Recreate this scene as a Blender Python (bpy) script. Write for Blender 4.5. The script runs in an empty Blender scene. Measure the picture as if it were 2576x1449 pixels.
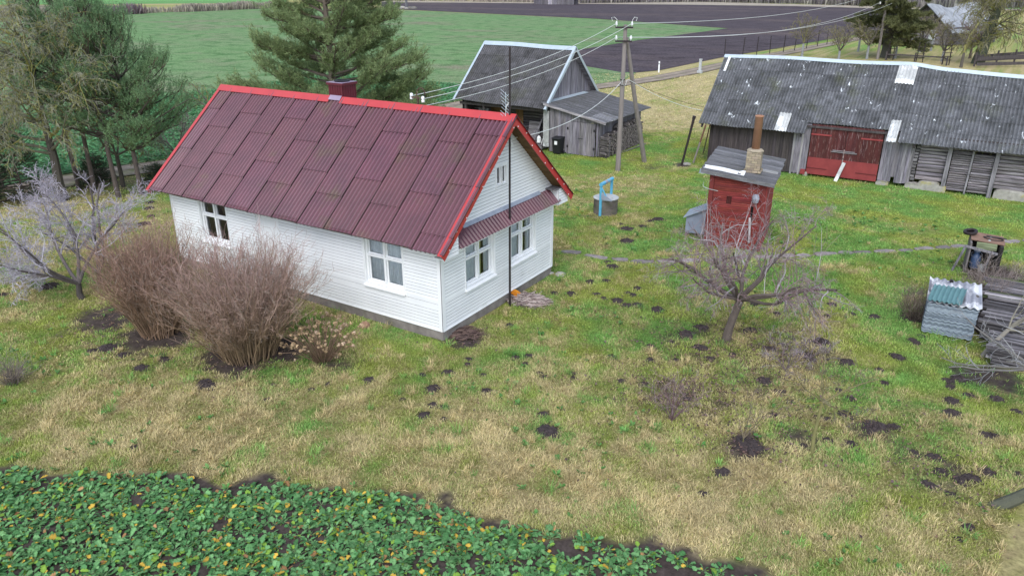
import bpy, math, random
import numpy as np
from mathutils import Matrix
SC = bpy.context.scene
COL = SC.collection
R = math.radians
random.seed(7)
RNG = np.random.default_rng(7)

# ------------------------------------------------------------------ camera
CAM = np.array([11.251, -14.267, 9.0])
F_PX = 2636.92 / 3641 * 2576          # focal length for a 2576 px wide picture
PITCH, ROLL, YAW = R(22.397), R(-0.143), R(32.38)
def _cam_axes():
    cy, sy, cp, sp = math.cos(YAW), math.sin(YAW), math.cos(PITCH), math.sin(PITCH)
    fwd = np.array([-sy * cp, cy * cp, -sp]); right = np.array([cy, sy, 0.0]); up = np.cross(right, fwd)
    cr, sr = math.cos(ROLL), math.sin(ROLL)
    return cr * right + sr * up, -sr * right + cr * up, fwd
AX = _cam_axes()
def at(px, py, z=0.0):
    """ground point seen at a pixel of the 2576 px wide photograph"""
    d = AX[0] * ((px - 1288) / F_PX) - AX[1] * ((py - 724.5) / F_PX) + AX[2]
    return CAM + d * ((z - CAM[2]) / d[2])
cam = bpy.data.cameras.new('camera'); camo = bpy.data.objects.new('camera', cam); COL.objects.link(camo)
cam.sensor_width = 36.0; cam.lens = 2636.92 / 3641 * 36.0; cam.clip_start = 0.1; cam.clip_end = 3000
mw = Matrix.Identity(4)
for i in range(3):
    mw[i][0], mw[i][1], mw[i][2], mw[i][3] = AX[0][i], AX[1][i], -AX[2][i], CAM[i]
camo.matrix_world = mw
SC.camera = camo

# ------------------------------------------------------------------ light
w = bpy.data.worlds.new('World'); SC.world = w; w.use_nodes = True
nt = w.node_tree; bg = nt.nodes['Background']
sky = nt.nodes.new('ShaderNodeTexSky'); sky.sky_type = 'NISHITA'; sky.sun_disc = False
SUN_EL, SUN_AZ = R(50), R(160)        # azimuth measured from +y towards +x
sky.sun_elevation = SUN_EL; sky.sun_rotation = SUN_AZ
sky.air_density = 1.0; sky.dust_density = 1.2; sky.ozone_density = 1.0
hs = nt.nodes.new('ShaderNodeHueSaturation'); hs.inputs['Saturation'].default_value = 0.62
nt.links.new(sky.outputs[0], hs.inputs['Color']); nt.links.new(hs.outputs[0], bg.inputs[0])
bg.inputs[1].default_value = 0.125
sun = bpy.data.lights.new('sun', 'SUN'); suno = bpy.data.objects.new('sun', sun); COL.objects.link(suno)
sun.energy = 0.7; sun.angle = R(35); sun.color = (1.0, 0.98, 0.96)
sd = np.array([math.sin(SUN_AZ) * math.cos(SUN_EL), math.cos(SUN_AZ) * math.cos(SUN_EL), math.sin(SUN_EL)])
from mathutils import Vector
suno.rotation_euler = Vector(sd).to_track_quat('Z', 'Y').to_euler()
SC.view_settings.view_transform = 'Standard'; SC.view_settings.look = 'None'
SC.view_settings.exposure = 1.22; SC.view_settings.gamma = 1.0

# ------------------------------------------------------------------ mesh builder
class MB:
    def __init__(s): s.v = []; s.f = []; s.c = []; s.n = 0; s.anyc = False
    def add(s, v, f, col=None):
        v = np.asarray(v, float).reshape(-1, 3)
        fs = f if isinstance(f, list) and len(f) and isinstance(f[0], np.ndarray) else [np.asarray(f, int)]
        for a in fs:
            if len(a): s.f.append(a + s.n)
        if col is None: c = np.ones((len(v), 3))
        else:
            c = np.asarray(col, float); s.anyc = True
            if c.ndim == 0: c = np.full(3, float(c))
            if c.ndim == 1: c = np.tile(c, (len(v), 1))
        s.v.append(v); s.c.append(c); s.n += len(v)
    def box(s, c, size, rot=None, col=None):
        h = np.array(size, float) / 2
        v = np.array([[x, y, z] for x in (-1, 1) for y in (-1, 1) for z in (-1, 1)], float) * h
        if rot is not None: v = v @ np.asarray(rot).T
        s.add(v + np.array(c, float), BOXF, col)
    def hexa(s, p, col=None):                      # eight corners ordered as in box()
        s.add(np.array(p, float), BOXF, col)
    def bar(s, a, b, wdt, hgt, up=(0, 0, 1), col=None):
        a = np.array(a, float); b = np.array(b, float); d = b - a; L = np.linalg.norm(d); d /= L
        u = np.array(up, float)
        if abs(u @ d) > 0.98: u = np.array([0.0, 1.0, 0.0])
        q = np.cross(d, u); q /= np.linalg.norm(q); u = np.cross(q, d)
        s.box((a + b) / 2, (L, wdt, hgt), np.stack([d, q, u], 1), col)
    def tube(s, pts, rad, k=6, col=None, cap=True):
        P = np.asarray(pts, float)[None]; Rr = np.broadcast_to(np.asarray(rad, float), (P.shape[1],))[None]
        s.tubes(P, Rr, k, col, cap)
    def tubes(s, P, Rr, k=3, col=None, cap=False):
        """a batch of polylines P (B,n,3) with radii (B,n)"""
        P = np.asarray(P, float); B, n, _ = P.shape
        T = np.gradient(P, axis=1); T /= np.linalg.norm(T, axis=2, keepdims=True) + 1e-12
        ref = np.where(np.abs(T[:, :1, 2:3]) > 0.9, np.array([1.0, 0, 0]), np.array([0, 0, 1.0]))
        A = np.cross(T, np.broadcast_to(ref, T.shape)); A /= np.linalg.norm(A, axis=2, keepdims=True) + 1e-12
        Bn = np.cross(T, A)
        th = np.arange(k) / k * 2 * np.pi
        V = P[:, :, None] + Rr[:, :, None, None] * (A[:, :, None] * np.cos(th)[:, None] + Bn[:, :, None] * np.sin(th)[:, None])
        idx = np.arange(B * n * k).reshape(B, n, k); nx = np.roll(idx, -1, 2)
        q = np.stack([idx[:, :-1], nx[:, :-1], nx[:, 1:], idx[:, 1:]], -1).reshape(-1, 4)
        fs = [q]
        if cap and k == 4: fs += [idx[:, 0, ::-1].reshape(-1, 4), idx[:, -1].reshape(-1, 4)]
        elif cap and k > 4:
            fs += [idx[:, 0, ::-1].reshape(-1, k), idx[:, -1].reshape(-1, k)]
        if col is not None:
            col = np.asarray(col, float)
            if col.ndim == 2: col = np.repeat(col, n * k, 0)
        s.add(V.reshape(-1, 3), fs, col)
    def lathe(s, prof, c, k=20, col=None):         # profile (r, z)
        pr = np.array(prof, float); th = np.arange(k) / k * 2 * np.pi
        V = np.stack([pr[:, 0, None] * np.cos(th), pr[:, 0, None] * np.sin(th), np.repeat(pr[:, 1, None], k, 1)], -1)
        idx = np.arange(len(pr) * k).reshape(len(pr), k); nx = np.roll(idx, -1, 1)
        q = np.stack([idx[:-1], nx[:-1], nx[1:], idx[1:]], -1).reshape(-1, 4)
        fs = [q]
        if pr[0, 0] > 0.001: fs.append(idx[:1, ::-1])
        if pr[-1, 0] > 0.001: fs.append(idx[-1:])
        s.add(V.reshape(-1, 3) + np.array(c, float), fs, col)
    def grid(s, V, col=None, flip=False):
        a, b, _ = V.shape; i = np.arange(a * b).reshape(a, b)
        q = np.stack([i[:-1, :-1], i[1:, :-1], i[1:, 1:], i[:-1, 1:]], -1).reshape(-1, 4)
        if flip: q = q[:, ::-1]
        s.add(V.reshape(-1, 3), q, None if col is None else (col.reshape(-1, 3) if np.ndim(col) == 3 else col))
    def prism(s, poly, ext, col=None):             # planar polygon (n,3) extruded by a vector
        p = np.array(poly, float); n = len(p); e = np.array(ext, float)
        i = np.arange(n); j = (i + 1) % n
        s.add(np.vstack([p, p + e]), [np.array([i[::-1]]), np.array([i + n]), np.stack([i, j, j + n, i + n], -1)], col)
    def build(s, name, mat, parent=None, smooth=False):
        me = bpy.data.meshes.new(name)
        V = np.vstack(s.v) if s.v else np.zeros((0, 3))
        if parent is not None: V = V - np.array(parent.location)
        nl = sum(a.size for a in s.f); nf = sum(len(a) for a in s.f)
        me.vertices.add(len(V)); me.vertices.foreach_set('co', V.astype(np.float32).ravel())
        me.loops.add(nl); me.loops.foreach_set('vertex_index', np.concatenate([a.ravel() for a in s.f]).astype(np.int32))
        me.polygons.add(nf)
        tot = np.concatenate([np.full(len(a), a.shape[1]) for a in s.f]).astype(np.int32)
        st = np.concatenate([[0], np.cumsum(tot)[:-1]]).astype(np.int32)
        me.polygons.foreach_set('loop_start', st); me.polygons.foreach_set('loop_total', tot)
        me.polygons.foreach_set('use_smooth', np.full(nf, bool(smooth)))
        me.update(calc_edges=True)
        at_ = me.color_attributes.new('col', 'FLOAT_COLOR', 'POINT')
        c4 = np.ones((len(V), 4), np.float32); c4[:, :3] = np.vstack(s.c)
        at_.data.foreach_set('color', c4.ravel())
        me.validate(clean_customdata=False)
        for m in (mat if isinstance(mat, (list, tuple)) else [mat]): me.materials.append(m)
        o = bpy.data.objects.new(name, me); COL.objects.link(o)
        if parent is not None: o.parent = parent
        return o
BOXF = np.array([[0, 1, 3, 2], [4, 6, 7, 5], [0, 4, 5, 1], [2, 3, 7, 6], [0, 2, 6, 4], [1, 5, 7, 3]])

def tag(o, label=None, cat=None, group=None, kind=None):
    if label: o['label'] = label
    if cat: o['category'] = cat
    if group: o['group'] = group
    if kind: o['kind'] = kind
    return o
def thing(name, loc, label, cat, group=None):
    o = bpy.data.objects.new(name, None); COL.objects.link(o); o.location = tuple(float(x) for x in loc)
    o.empty_display_size = 0.2
    return tag(o, label, cat, group)
def copy_tree(o, parent=None):
    c = o.copy(); COL.objects.link(c)
    if parent is not None: c.parent = parent
    for ch in list(o.children): copy_tree(ch, c)
    return c
def rotz(a):
    c, s = math.cos(a), math.sin(a); return np.array([[c, -s, 0], [s, c, 0], [0, 0, 1.0]])
def rotx(a):
    c, s = math.cos(a), math.sin(a); return np.array([[1.0, 0, 0], [0, c, -s], [0, s, c]])
def roty(a):
    c, s = math.cos(a), math.sin(a); return np.array([[c, 0, s], [0, 1.0, 0], [-s, 0, c]])
def arr(*a): return np.array(a, float)

# ------------------------------------------------------------------ noise in numpy
_T = np.random.default_rng(3).random((256, 256))
def vn(x, y):
    xi = np.floor(x).astype(int); yi = np.floor(y).astype(int); fx = x - xi; fy = y - yi
    fx = fx * fx * (3 - 2 * fx); fy = fy * fy * (3 - 2 * fy)
    a = _T[xi & 255, yi & 255]; b = _T[(xi + 1) & 255, yi & 255]; c = _T[xi & 255, (yi + 1) & 255]; d = _T[(xi + 1) & 255, (yi + 1) & 255]
    return (a * (1 - fx) + b * fx) * (1 - fy) + (c * (1 - fx) + d * fx) * fy
def fbm(x, y, sc, oc=4, seed=0.0):
    s = 0; am = 1; t = 0
    for k in range(oc):
        s = s + am * vn(x * sc + 17.3 * k + seed, y * sc + 9.1 * k + seed * 1.7); t += am; am *= 0.55; sc *= 2.03
    return s / t

# ------------------------------------------------------------------ materials
def pmat(name, c1, c2=None, scale=(1, 1, 1), nscale=6.0, rough=0.8, bump=0.0, bscale=None, metal=0.0, spec=0.3,
         stain=None, stain2=None, detail=6.0, contrast=(0.3, 0.7), fine=0.0, fscale=60.0, sheen=None):
    """colour = noise mix(c1,c2) x vertex tint, with optional stains (colour, scale, low, high, stretch)"""
    m = bpy.data.materials.new(name); m.use_nodes = True
    t = m.node_tree; N = t.nodes; L = t.links; b = N['Principled BSDF']
    geo = N.new('ShaderNodeNewGeometry')
    def mapped(sc):
        mp = N.new('ShaderNodeMapping'); mp.inputs['Scale'].default_value = sc; L.new(geo.outputs['Position'], mp.inputs[0]); return mp.outputs[0]
    def noise(vec, sc, det=detail, ro=0.6):
        n = N.new('ShaderNodeTexNoise'); n.inputs['Scale'].default_value = sc; n.inputs['Detail'].default_value = det
        n.inputs['Roughness'].default_value = ro; L.new(vec, n.inputs['Vector']); return n.outputs[0]
    def ramp(f, lo, hi):
        r = N.new('ShaderNodeMapRange'); r.inputs[1].default_value = lo; r.inputs[2].default_value = hi; L.new(f, r.inputs[0]); return r.outputs[0]
    def mix(f, a, bcol, mode='MIX'):
        x = N.new('ShaderNodeMix'); x.data_type = 'RGBA'; x.blend_type = mode
        if isinstance(f, float): x.inputs[0].default_value = f
        else: L.new(f, x.inputs[0])
        for s_, v in ((6, a), (7, bcol)):
            if isinstance(v, tuple): x.inputs[s_].default_value = (*v, 1)
            else: L.new(v, x.inputs[s_])
        return x.outputs[2]
    c2 = c2 or tuple(0.7 * x for x in c1)
    vec = mapped(scale); nz = noise(vec, nscale)
    col = mix(ramp(nz, *contrast), c1, c2)
    for stn in (stain, stain2):
        if stn:
            sv = mapped(stn[4]) if len(stn) > 4 else vec
            col = mix(ramp(noise(sv, stn[1], 5.0), stn[2], stn[3]), col, stn[0])
    if fine:
        fz = ramp(noise(mapped((1, 1, 1)), fscale, 2.0), 0.25, 0.75)
        g = N.new('ShaderNodeMapRange'); g.inputs[3].default_value = 1 - fine; g.inputs[4].default_value = 1 + fine; L.new(fz, g.inputs[0])
        x = N.new('ShaderNodeVectorMath'); x.operation = 'SCALE'; L.new(col, x.inputs[0]); L.new(g.outputs[0], x.inputs['Scale']); col = x.outputs[0]
    a = N.new('ShaderNodeAttribute'); a.attribute_name = 'col'
    col = mix(1.0, col, a.outputs['Color'], 'MULTIPLY')
    L.new(col, b.inputs['Base Color'])
    b.inputs['Roughness'].default_value = rough; b.inputs['Metallic'].default_value = metal
    b.inputs['Specular IOR Level'].default_value = spec
    if bump:
        bp = N.new('ShaderNodeBump'); bp.inputs['Strength'].default_value = bump; bp.inputs['Distance'].default_value = 0.02
        L.new(noise(vec, bscale or nscale * 2.5, 4.0), bp.inputs['Height']); L.new(bp.outputs[0], b.inputs['Normal'])
    return m
def leafmat(name, rough=0.6, trans=0.25, spec=0.3):
    """vertex coloured foliage with a little light passing through"""
    m = bpy.data.materials.new(name); m.use_nodes = True
    t = m.node_tree; N = t.nodes; L = t.links; b = N['Principled BSDF']
    a = N.new('ShaderNodeAttribute'); a.attribute_name = 'col'
    L.new(a.outputs['Color'], b.inputs['Base Color']); b.inputs['Roughness'].default_value = rough; b.inputs['Specular IOR Level'].default_value = spec
    if trans:
        tr = N.new('ShaderNodeBsdfTranslucent'); L.new(a.outputs['Color'], tr.inputs[0])
        mx = N.new('ShaderNodeMixShader'); mx.inputs[0].default_value = trans
        L.new(b.outputs[0], mx.inputs[1]); L.new(tr.outputs[0], mx.inputs[2]); L.new(mx.outputs[0], N['Material Output'].inputs[0])
    return m
def glassmat(name, tint=(0.9, 0.94, 0.95)):
    m = bpy.data.materials.new(name); m.use_nodes = True
    t = m.node_tree; N = t.nodes; L = t.links; N.remove(N['Principled BSDF'])
    g = N.new('ShaderNodeBsdfGlossy'); g.inputs['Roughness'].default_value = 0.03
    tr = N.new('ShaderNodeBsdfTransparent'); tr.inputs[0].default_value = (*tint, 1)
    fr = N.new('ShaderNodeFresnel'); fr.inputs[0].default_value = 1.6
    mx = N.new('ShaderNodeMixShader'); L.new(fr.outputs[0], mx.inputs[0]); L.new(tr.outputs[0], mx.inputs[1]); L.new(g.outputs[0], mx.inputs[2])
    L.new(mx.outputs[0], N['Material Output'].inputs[0])
    return m
V_ = (9, 9, 0.7)      # grain running up a vertical board
X_ = (0.7, 9, 9)      # grain running along x
Y_ = (9, 0.7, 9)
MT = {}
MT['siding'] = pmat('white_siding', (.86, .875, .89), (.79, .81, .83), nscale=1.2, rough=.45, stain=((.42, .45, .40), 1.6, .62, .95, (.5, .5, 1.5)))
MT['white'] = pmat('white_paint', (.86, .87, .88), (.80, .82, .83), nscale=5, rough=.45)
MT['trimgrey'] = pmat('grey_flashing', (.34, .38, .45), (.25, .28, .34), nscale=4, rough=.5)
MT['roof'] = pmat('maroon_fibre_cement', (.128, .042, .058), (.090, .032, .046), scale=(1, 1, 1), nscale=1.4, rough=.36, spec=.5, fine=.22, fscale=45,
                  stain=((.085, .062, .028), .9, .58, .85), stain2=((.30, .24, .25), 30, .70, .82))
MT['red'] = pmat('red_painted_metal', (.52, .05, .05), (.45, .04, .042), nscale=2, rough=.28, spec=.8)
MT['maroon'] = pmat('maroon_steel', (.11, .012, .028), (.09, .01, .022), nscale=3, rough=.35, spec=.5)
MT['concrete'] = pmat('rough_concrete', (.30, .27, .25), (.17, .15, .14), nscale=3, rough=.95, bump=.6, fine=.2, stain=((.10, .11, .06), 1.3, .52, .75))
MT['soffit'] = pmat('bare_brown_boards', (.20, .12, .05), (.11, .062, .026), scale=Y_, nscale=2, rough=.8, bump=.3)
MT['glass'] = glassmat('window_glass')
MT['lace'] = pmat('lace_curtain', (.88, .90, .92), (.70, .74, .78), nscale=9, rough=.9)
MT['ycurtain'] = pmat('yellow_curtain', (.70, .70, .34), (.55, .56, .26), scale=(1, 12, 1), nscale=2, rough=.9)
MT['browncurtain'] = pmat('dim_brown_curtain', (.10, .07, .05), (.06, .045, .04), nscale=4, rough=.9)
MT['dark'] = pmat('black_steel', (.022, .018, .022), (.035, .024, .024), nscale=5, rough=.5)
MT['galv'] = pmat('galvanised_steel', (.55, .64, .70), (.46, .54, .60), nscale=3, rough=.4, spec=.5, metal=.2)
MT['greywood'] = pmat('weathered_boards', (.30, .285, .31), (.10, .095, .105), scale=V_, nscale=1.6, rough=.9, bump=.5, contrast=(.35, .68))
MT['greywood_x'] = pmat('weathered_logs', (.34, .32, .34), (.095, .085, .085), scale=X_, nscale=1.6, rough=.9, bump=.6, contrast=(.35, .66))
MT['greywood_y'] = pmat('weathered_boards_lengthwise', (.27, .26, .28), (.10, .095, .10), scale=Y_, nscale=1.6, rough=.9, bump=.5)
MT['darkwood'] = pmat('dark_old_boards', (.11, .095, .095), (.045, .038, .04), scale=V_, nscale=1.6, rough=.9, bump=.5)
MT['oldroof'] = pmat('mossy_fibre_cement', (.165, .17, .185), (.065, .068, .070), nscale=2.2, rough=.95, fine=.5, fscale=26,
                     stain=((.66, .70, .73), 3.4, .655, .675, (1, 1, .6)), stain2=((.095, .105, .05), .8, .55, .85), bump=.6, bscale=20)
MT['oldroof2'] = pmat('dark_fibre_cement', (.125, .122, .13), (.055, .055, .055), scale=(1, 1, 1), nscale=2.4, rough=.95, fine=.4, fscale=26,
                      stain=((.42, .42, .40), 3.0, .72, .78, (5, .5, .5)), stain2=((.075, .08, .045), .7, .5, .85), bump=.5, bscale=20)
MT['palesheet'] = pmat('pale_fibre_cement', (.60, .61, .60), (.36, .37, .37), nscale=4, rough=.9, fine=.2, stain=((.78, .80, .82), 2, .55, .6))
MT['felt'] = pmat('weathered_roof_boards', (.20, .20, .215), (.085, .085, .085), scale=(.8, 8, 8), nscale=1.4, rough=.95, fine=.3, bump=.5,
                  stain=((.50, .52, .52), 5, .68, .74), stain2=((.10, .105, .06), 1.0, .55, .8))
MT['reddoor'] = pmat('flaking_red_boards', (.105, .030, .028), (.060, .018, .018), scale=(8, 8, .9), nscale=2, rough=.85, bump=.4, stain=((.30, .22, .21), 3.0, .56, .74))
MT['redpaint'] = pmat('faded_red_panel', (.30, .055, .055), (.22, .040, .042), nscale=2.5, rough=.7, stain=((.10, .03, .028), 4, .68, .8))
MT['redbrick'] = pmat('red_timber_cladding', (.27, .050, .042), (.14, .028, .026), scale=(1.5, 1.5, 8), nscale=2, rough=.85, bump=.4, stain=((.34, .14, .09), 2, .62, .8))
MT['buffbrick'] = pmat('buff_brick', (.40, .34, .25), (.28, .24, .18), nscale=6, rough=.9, fine=.2, bump=.5)
MT['mortar'] = pmat('mortar', (.16, .15, .13), (.11, .10, .09), nscale=6, rough=.95)
MT['clay'] = pmat('brown_clay_pipe', (.40, .215, .135), (.32, .165, .10), nscale=3, rough=.7, fine=.12)
MT['blue'] = pmat('light_blue_paint', (.13, .47, .68), (.10, .38, .58), nscale=4, rough=.5, fine=.15)
MT['wellring'] = pmat('stained_concrete', (.21, .19, .165), (.08, .068, .07), scale=(1, 1, 1.6), nscale=2.4, rough=.95, bump=.5, stain=((.11, .12, .07), 1.7, .5, .75))
MT['pale'] = pmat('pale_concrete', (.52, .54, .54), (.36, .38, .38), nscale=5, rough=.9, fine=.15)
MT['polewood'] = pmat('grey_pole_timber', (.30, .265, .25), (.19, .165, .155), scale=V_, nscale=1.2, rough=.9, bump=.3)
MT['bark'] = pmat('brown_bark', (.105, .085, .07), (.045, .036, .032), scale=(1, 1, .4), nscale=9, rough=.95, bump=.8)
MT['twig'] = pmat('tinted_twigs', (1, 1, 1), (.7, .7, .7), nscale=5, rough=.9)
MT['stone'] = pmat('field_stone', (.42, .40, .36), (.24, .23, .21), nscale=5, rough=.9, bump=.4, stain=((.38, .33, .07), 1.2, .55, .7))
MT['soil'] = pmat('dark_molehill_soil', (.075, .058, .056), (.034, .027, .028), nscale=14, rough=1, bump=1.0, bscale=30, fine=.4, fscale=30)
MT['binblack'] = pmat('black_plastic', (.018, .019, .022), (.014, .015, .017), nscale=6, rough=.5)
MT['rust'] = pmat('rusty_plywood', (.30, .185, .13), (.17, .10, .075), nscale=4, rough=.9, fine=.2)
MT['milkblue'] = pmat('blue_enamel', (.07, .12, .24), (.05, .085, .17), nscale=4, rough=.35, spec=.5)
MT['orange'] = pmat('orange_plastic', (.75, .30, .02), (.6, .22, .02), nscale=5, rough=.6)
MT['teal'] = pmat('teal_sheet', (.115, .25, .255), (.09, .20, .21), nscale=3, rough=.45, spec=.5)
MT['bluegrey'] = pmat('blue_grey_sheet', (.29, .33, .42), (.20, .23, .31), nscale=3, rough=.6)
MT['stucco'] = pmat('new_fibre_cement', (.34, .40, .46), (.26, .31, .36), nscale=3, rough=.85, fine=.12)
MT['leaf'] = leafmat('leaves', .75, .25, .15); MT['needle'] = leafmat('needles', .55, .5); MT['blade'] = leafmat('grass_blades', .7, .2)
MT['log'] = pmat('split_firewood', (1, 1, 1), (.55, .5, .52), nscale=14, rough=.9, bump=.4)
MT['insul'] = pmat('white_porcelain', (.85, .87, .88), (.8, .82, .83), nscale=5, rough=.2, spec=.6)
MT['cable'] = pmat('pale_cable', (.68, .70, .68), (.6, .62, .6), nscale=5, rough=.5)
MT['straw'] = pmat('tinted_dry_stems', (1, 1, 1), (.75, .72, .7), nscale=6, rough=.9)
MT['grate'] = pmat('rusty_steel', (.13, .075, .055), (.06, .04, .035), nscale=5, rough=.8)
# ------------------------------------------------------------------ where the moles have dug (pixel, pixel, radius)
HILLS = {
 'dark molehill on the left lawn in front of the plum and brown shrubs': ('molehills on the left lawn', [(125,722,20),(8,743,14),(272,876,21),(232,884,12),(310,893,13),(413,905,15),(405,893,9),(355,926,17),(518,973,23),(515,962,15)]),
 'dark molehill beside the left end wall of the cottage': ('molehills by the left end wall', [(375,525,12),(363,564,16),(380,545,9),(378,510,9)]),
 'small molehill on the straw coloured grass below the hydrangea': ('molehills below the hydrangea', [(688,968,8),(672,1007,9),(783,980,9),(828,966,9),(340,1128,12)]),
 'dark molehill on the front lawn before the near house corner': ('molehills before the near house corner', [(928,957,15),(1090,978,20),(1063,942,9),(1013,1003,9),(1127,937,15),(1215,944,10),(1222,985,16),(1240,987,9),(1178,905,11),(1176,918,9),(1090,1020,14),(1118,1026,12),(1066,1047,19),(1117,1056,10)]),
 'dark molehill on the lawn in front of the gable windows': ('molehills before the gable', [(1283,818,12),(1296,900,12),(1330,895,12),(1322,915,10),(1371,948,12),(1358,938,9),(1442,940,10),(1443,951,9),(1538,900,13),(1368,1043,15),(1436,740,13),(1485,710,13),(1500,742,10),(1525,708,11),(1394,738,9)]),
 'dark molehill between the slab path and the apple tree': ('molehills between path and apple tree', [(1553,758,17),(1577,770,13),(1604,769,13),(1592,743,11),(1604,727,12),(1578,738,9),(1654,780,18),(1540,672,15),(1528,660,11),(1519,752,9)]),
 'dark molehill on the lawn between the well and the red shed': ('molehills between well and red shed', [(1577,578,18),(1617,571,12),(1577,608,20),(1655,553,15),(1637,557,10),(1560,565,8)]),
 'dark molehill in the thin grass around the foot of the apple tree': ('molehills around the apple tree', [(1728,843,22),(1766,826,19),(1763,877,21),(1636,872,13),(1635,906,12),(1690,862,10),(1785,905,12),(1843,892,11),(1888,832,17),(1897,764,16),(1955,790,11),(1566,960,13),(1620,968,12),(1732,1006,15),(1700,905,9)]),
 'dark molehill right of the apple tree among thin bush twigs': ('molehills right of the apple tree', [(1935,880,17),(1965,868,10),(2028,899,23),(2067,862,21),(2130,914,19),(1925,960,20),(1962,987,15),(2093,766,12),(2080,796,10),(2200,798,13),(2145,790,8),(2075,905,13)]),
 'dark molehill on the green right lawn below the sheet stack': ('molehills below the sheet stack', [(2295,855,10),(2303,862,12),(2258,900,17),(2211,932,14),(2225,965,13),(2412,954,20),(2385,960,14),(2390,974,13),(2437,995,16),(2395,1010,17),(2505,1003,16),(2395,1040,20),(2318,845,9)]),
 'dark molehill around the foot of the lichen covered young tree': ('molehills around the lichen covered tree', [(1945,1045,13),(2138,1005,13),(2125,1043,18),(2078,1055,14),(2055,1050,11),(2138,1118,15),(2083,1108,13),(2020,1122,12),(2110,985,10),(1988,1010,10)]),
 'dark molehill on the rough grass at the lower right': ('molehills at the lower right', [(2205,1073,24),(2185,1083,15),(2250,1075,17),(2490,1098,20),(2480,1190,19),(2445,1205,17),(2365,1187,15),(2340,1222,17),(2415,1210,15),(2435,1326,14),(2558,1035,12),(2560,1195,11),(2412,1355,9),(2350,1150,15),(2390,1245,12),(2300,1140,12)]),
}
UNIQ = [(1377, 1087, 29, 'largest dark molehill, alone in the middle of the front lawn'), (1818, 1187, 21, 'round dark molehill alone on pale straw grass near the bottom'), (1768, 1240, 12, 'tiny dark molehill lowest on the pale straw grass'), (1886, 1122, 33, 'broad flat soil heap at the foot of the thin sapling')]
# ------------------------------------------------------------------ ground: one sheet, colours of the turf itself as vertex tint
ANCH = [(50,700,.45),(150,800,.5),(60,900,.4),(250,920,.45),(100,1000,.28),(300,1000,.2),(500,1000,.22),(20,1140,.75),(200,1100,.2),(400,1150,.32),
 (600,1100,.18),(700,1000,.2),(800,1100,.28),(600,1180,.3),(900,1000,.22),(950,880,.7),(1000,850,.65),(1000,1100,.22),(1150,950,.32),(1200,1080,.2),
 (1100,1180,.38),(1250,880,.6),(1300,1150,.12),(1400,900,.62),(1400,1000,.35),(1450,1200,.12),(1500,850,.7),(1480,780,.75),(1450,680,.65),(1600,700,.7),
 (1600,900,.5),(1600,1150,.12),(1700,800,.65),(1750,1250,.06),(1800,950,.3),(1700,1350,.2),(1900,1200,.06),(1950,1350,.15),(1900,880,.3),(2000,700,.7),
 (2050,800,.5),(2000,900,.3),(2100,650,.8),(2200,700,.75),(2250,780,.6),(2300,650,.7),(2200,850,.8),(2300,950,.8),(2100,950,.4),(2000,1050,.3),
 (2250,1100,.3),(2400,1000,.6),(2500,1100,.42),(2200,1250,.4),(2300,1350,.22),(2500,1400,.28),(2100,1280,.5),(2100,500,.9),(2300,545,.95),(2500,530,.9),
 (2200,585,.5),(2000,560,.8),(2450,600,.75),(1450,600,.6),(1500,480,.3),(1560,460,.05),(1650,450,.3),(1450,420,.9),(1600,420,.75),(1650,380,.8),
 (1700,400,.75),(1680,300,.04),(1700,240,.04),(1620,280,.06),(1800,200,.04),(1600,560,.5),(1720,550,.7),(1660,500,.6),(1500,410,.85),(1420,470,.1),
 (2200,140,.15),(2090,112,.65),(2400,150,.03),(2000,125,.35),(300,480,.38),(380,600,.3),(200,500,.25),(430,470,.5),(1750,450,.9),(1300,800,.55),(2560,640,.9),(1560,380,.9)]
AP = np.array([at(a, b)[:2] for a, b, _ in ANCH]); AG = np.array([c for _, _, c in ANCH])
SOIL = [(at(a, b)[:2], r, s) for a, b, r, s in [(400,845,1.15,.85),(600,900,1.25,.85),(700,880,.9,.8),(275,800,1.1,.8),(1160,850,.75,.75),(1760,865,1.5,.5),(1990,885,1.3,.55),
 (1700,985,1.0,.55),(1760,1000,1.0,.55),(1875,1120,.55,.9),(2010,1110,.7,.6),(2200,1085,.6,.6),(2300,1150,.7,.5),(2380,1190,.8,.52),(2430,1240,.6,.45),(1930,960,1.0,.45),
 (1640,420,1.0,.5),(1720,415,.6,.8),(850,915,.8,.6),(1330,770,.6,.4),(2150,960,1.3,.3),(1230,700,1.0,.5),(2500,690,1.2,.9),(2540,800,2.4,.9),(2300,800,.5,.8),(2490,950,.9,.8),
 (1880,610,.9,.3),(1545,1000,.5,.4),(1500,552,.55,.45),(2390,1180,.8,.5),(1480,545,.45,.5),(310,470,2.5,.5),(120,450,3.0,.8),(20,460,3,.7),(440,480,.7,.7)]]
RAPE_EDGE = np.array([at(a, b)[:2] for a, b in [(-260,1195),(0,1188),(200,1192),(420,1200),(640,1222),(800,1232),(960,1247),(1080,1272),(1200,1303),(1400,1342),(1600,1378),(1760,1412),(1900,1452),(2050,1500)]])
RAPE_EDGE = np.vstack([RAPE_EDGE, RAPE_EDGE[-1] + (RAPE_EDGE[-1] - RAPE_EDGE[-2]) / np.linalg.norm(RAPE_EDGE[-1] - RAPE_EDGE[-2]) * 30])
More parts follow.
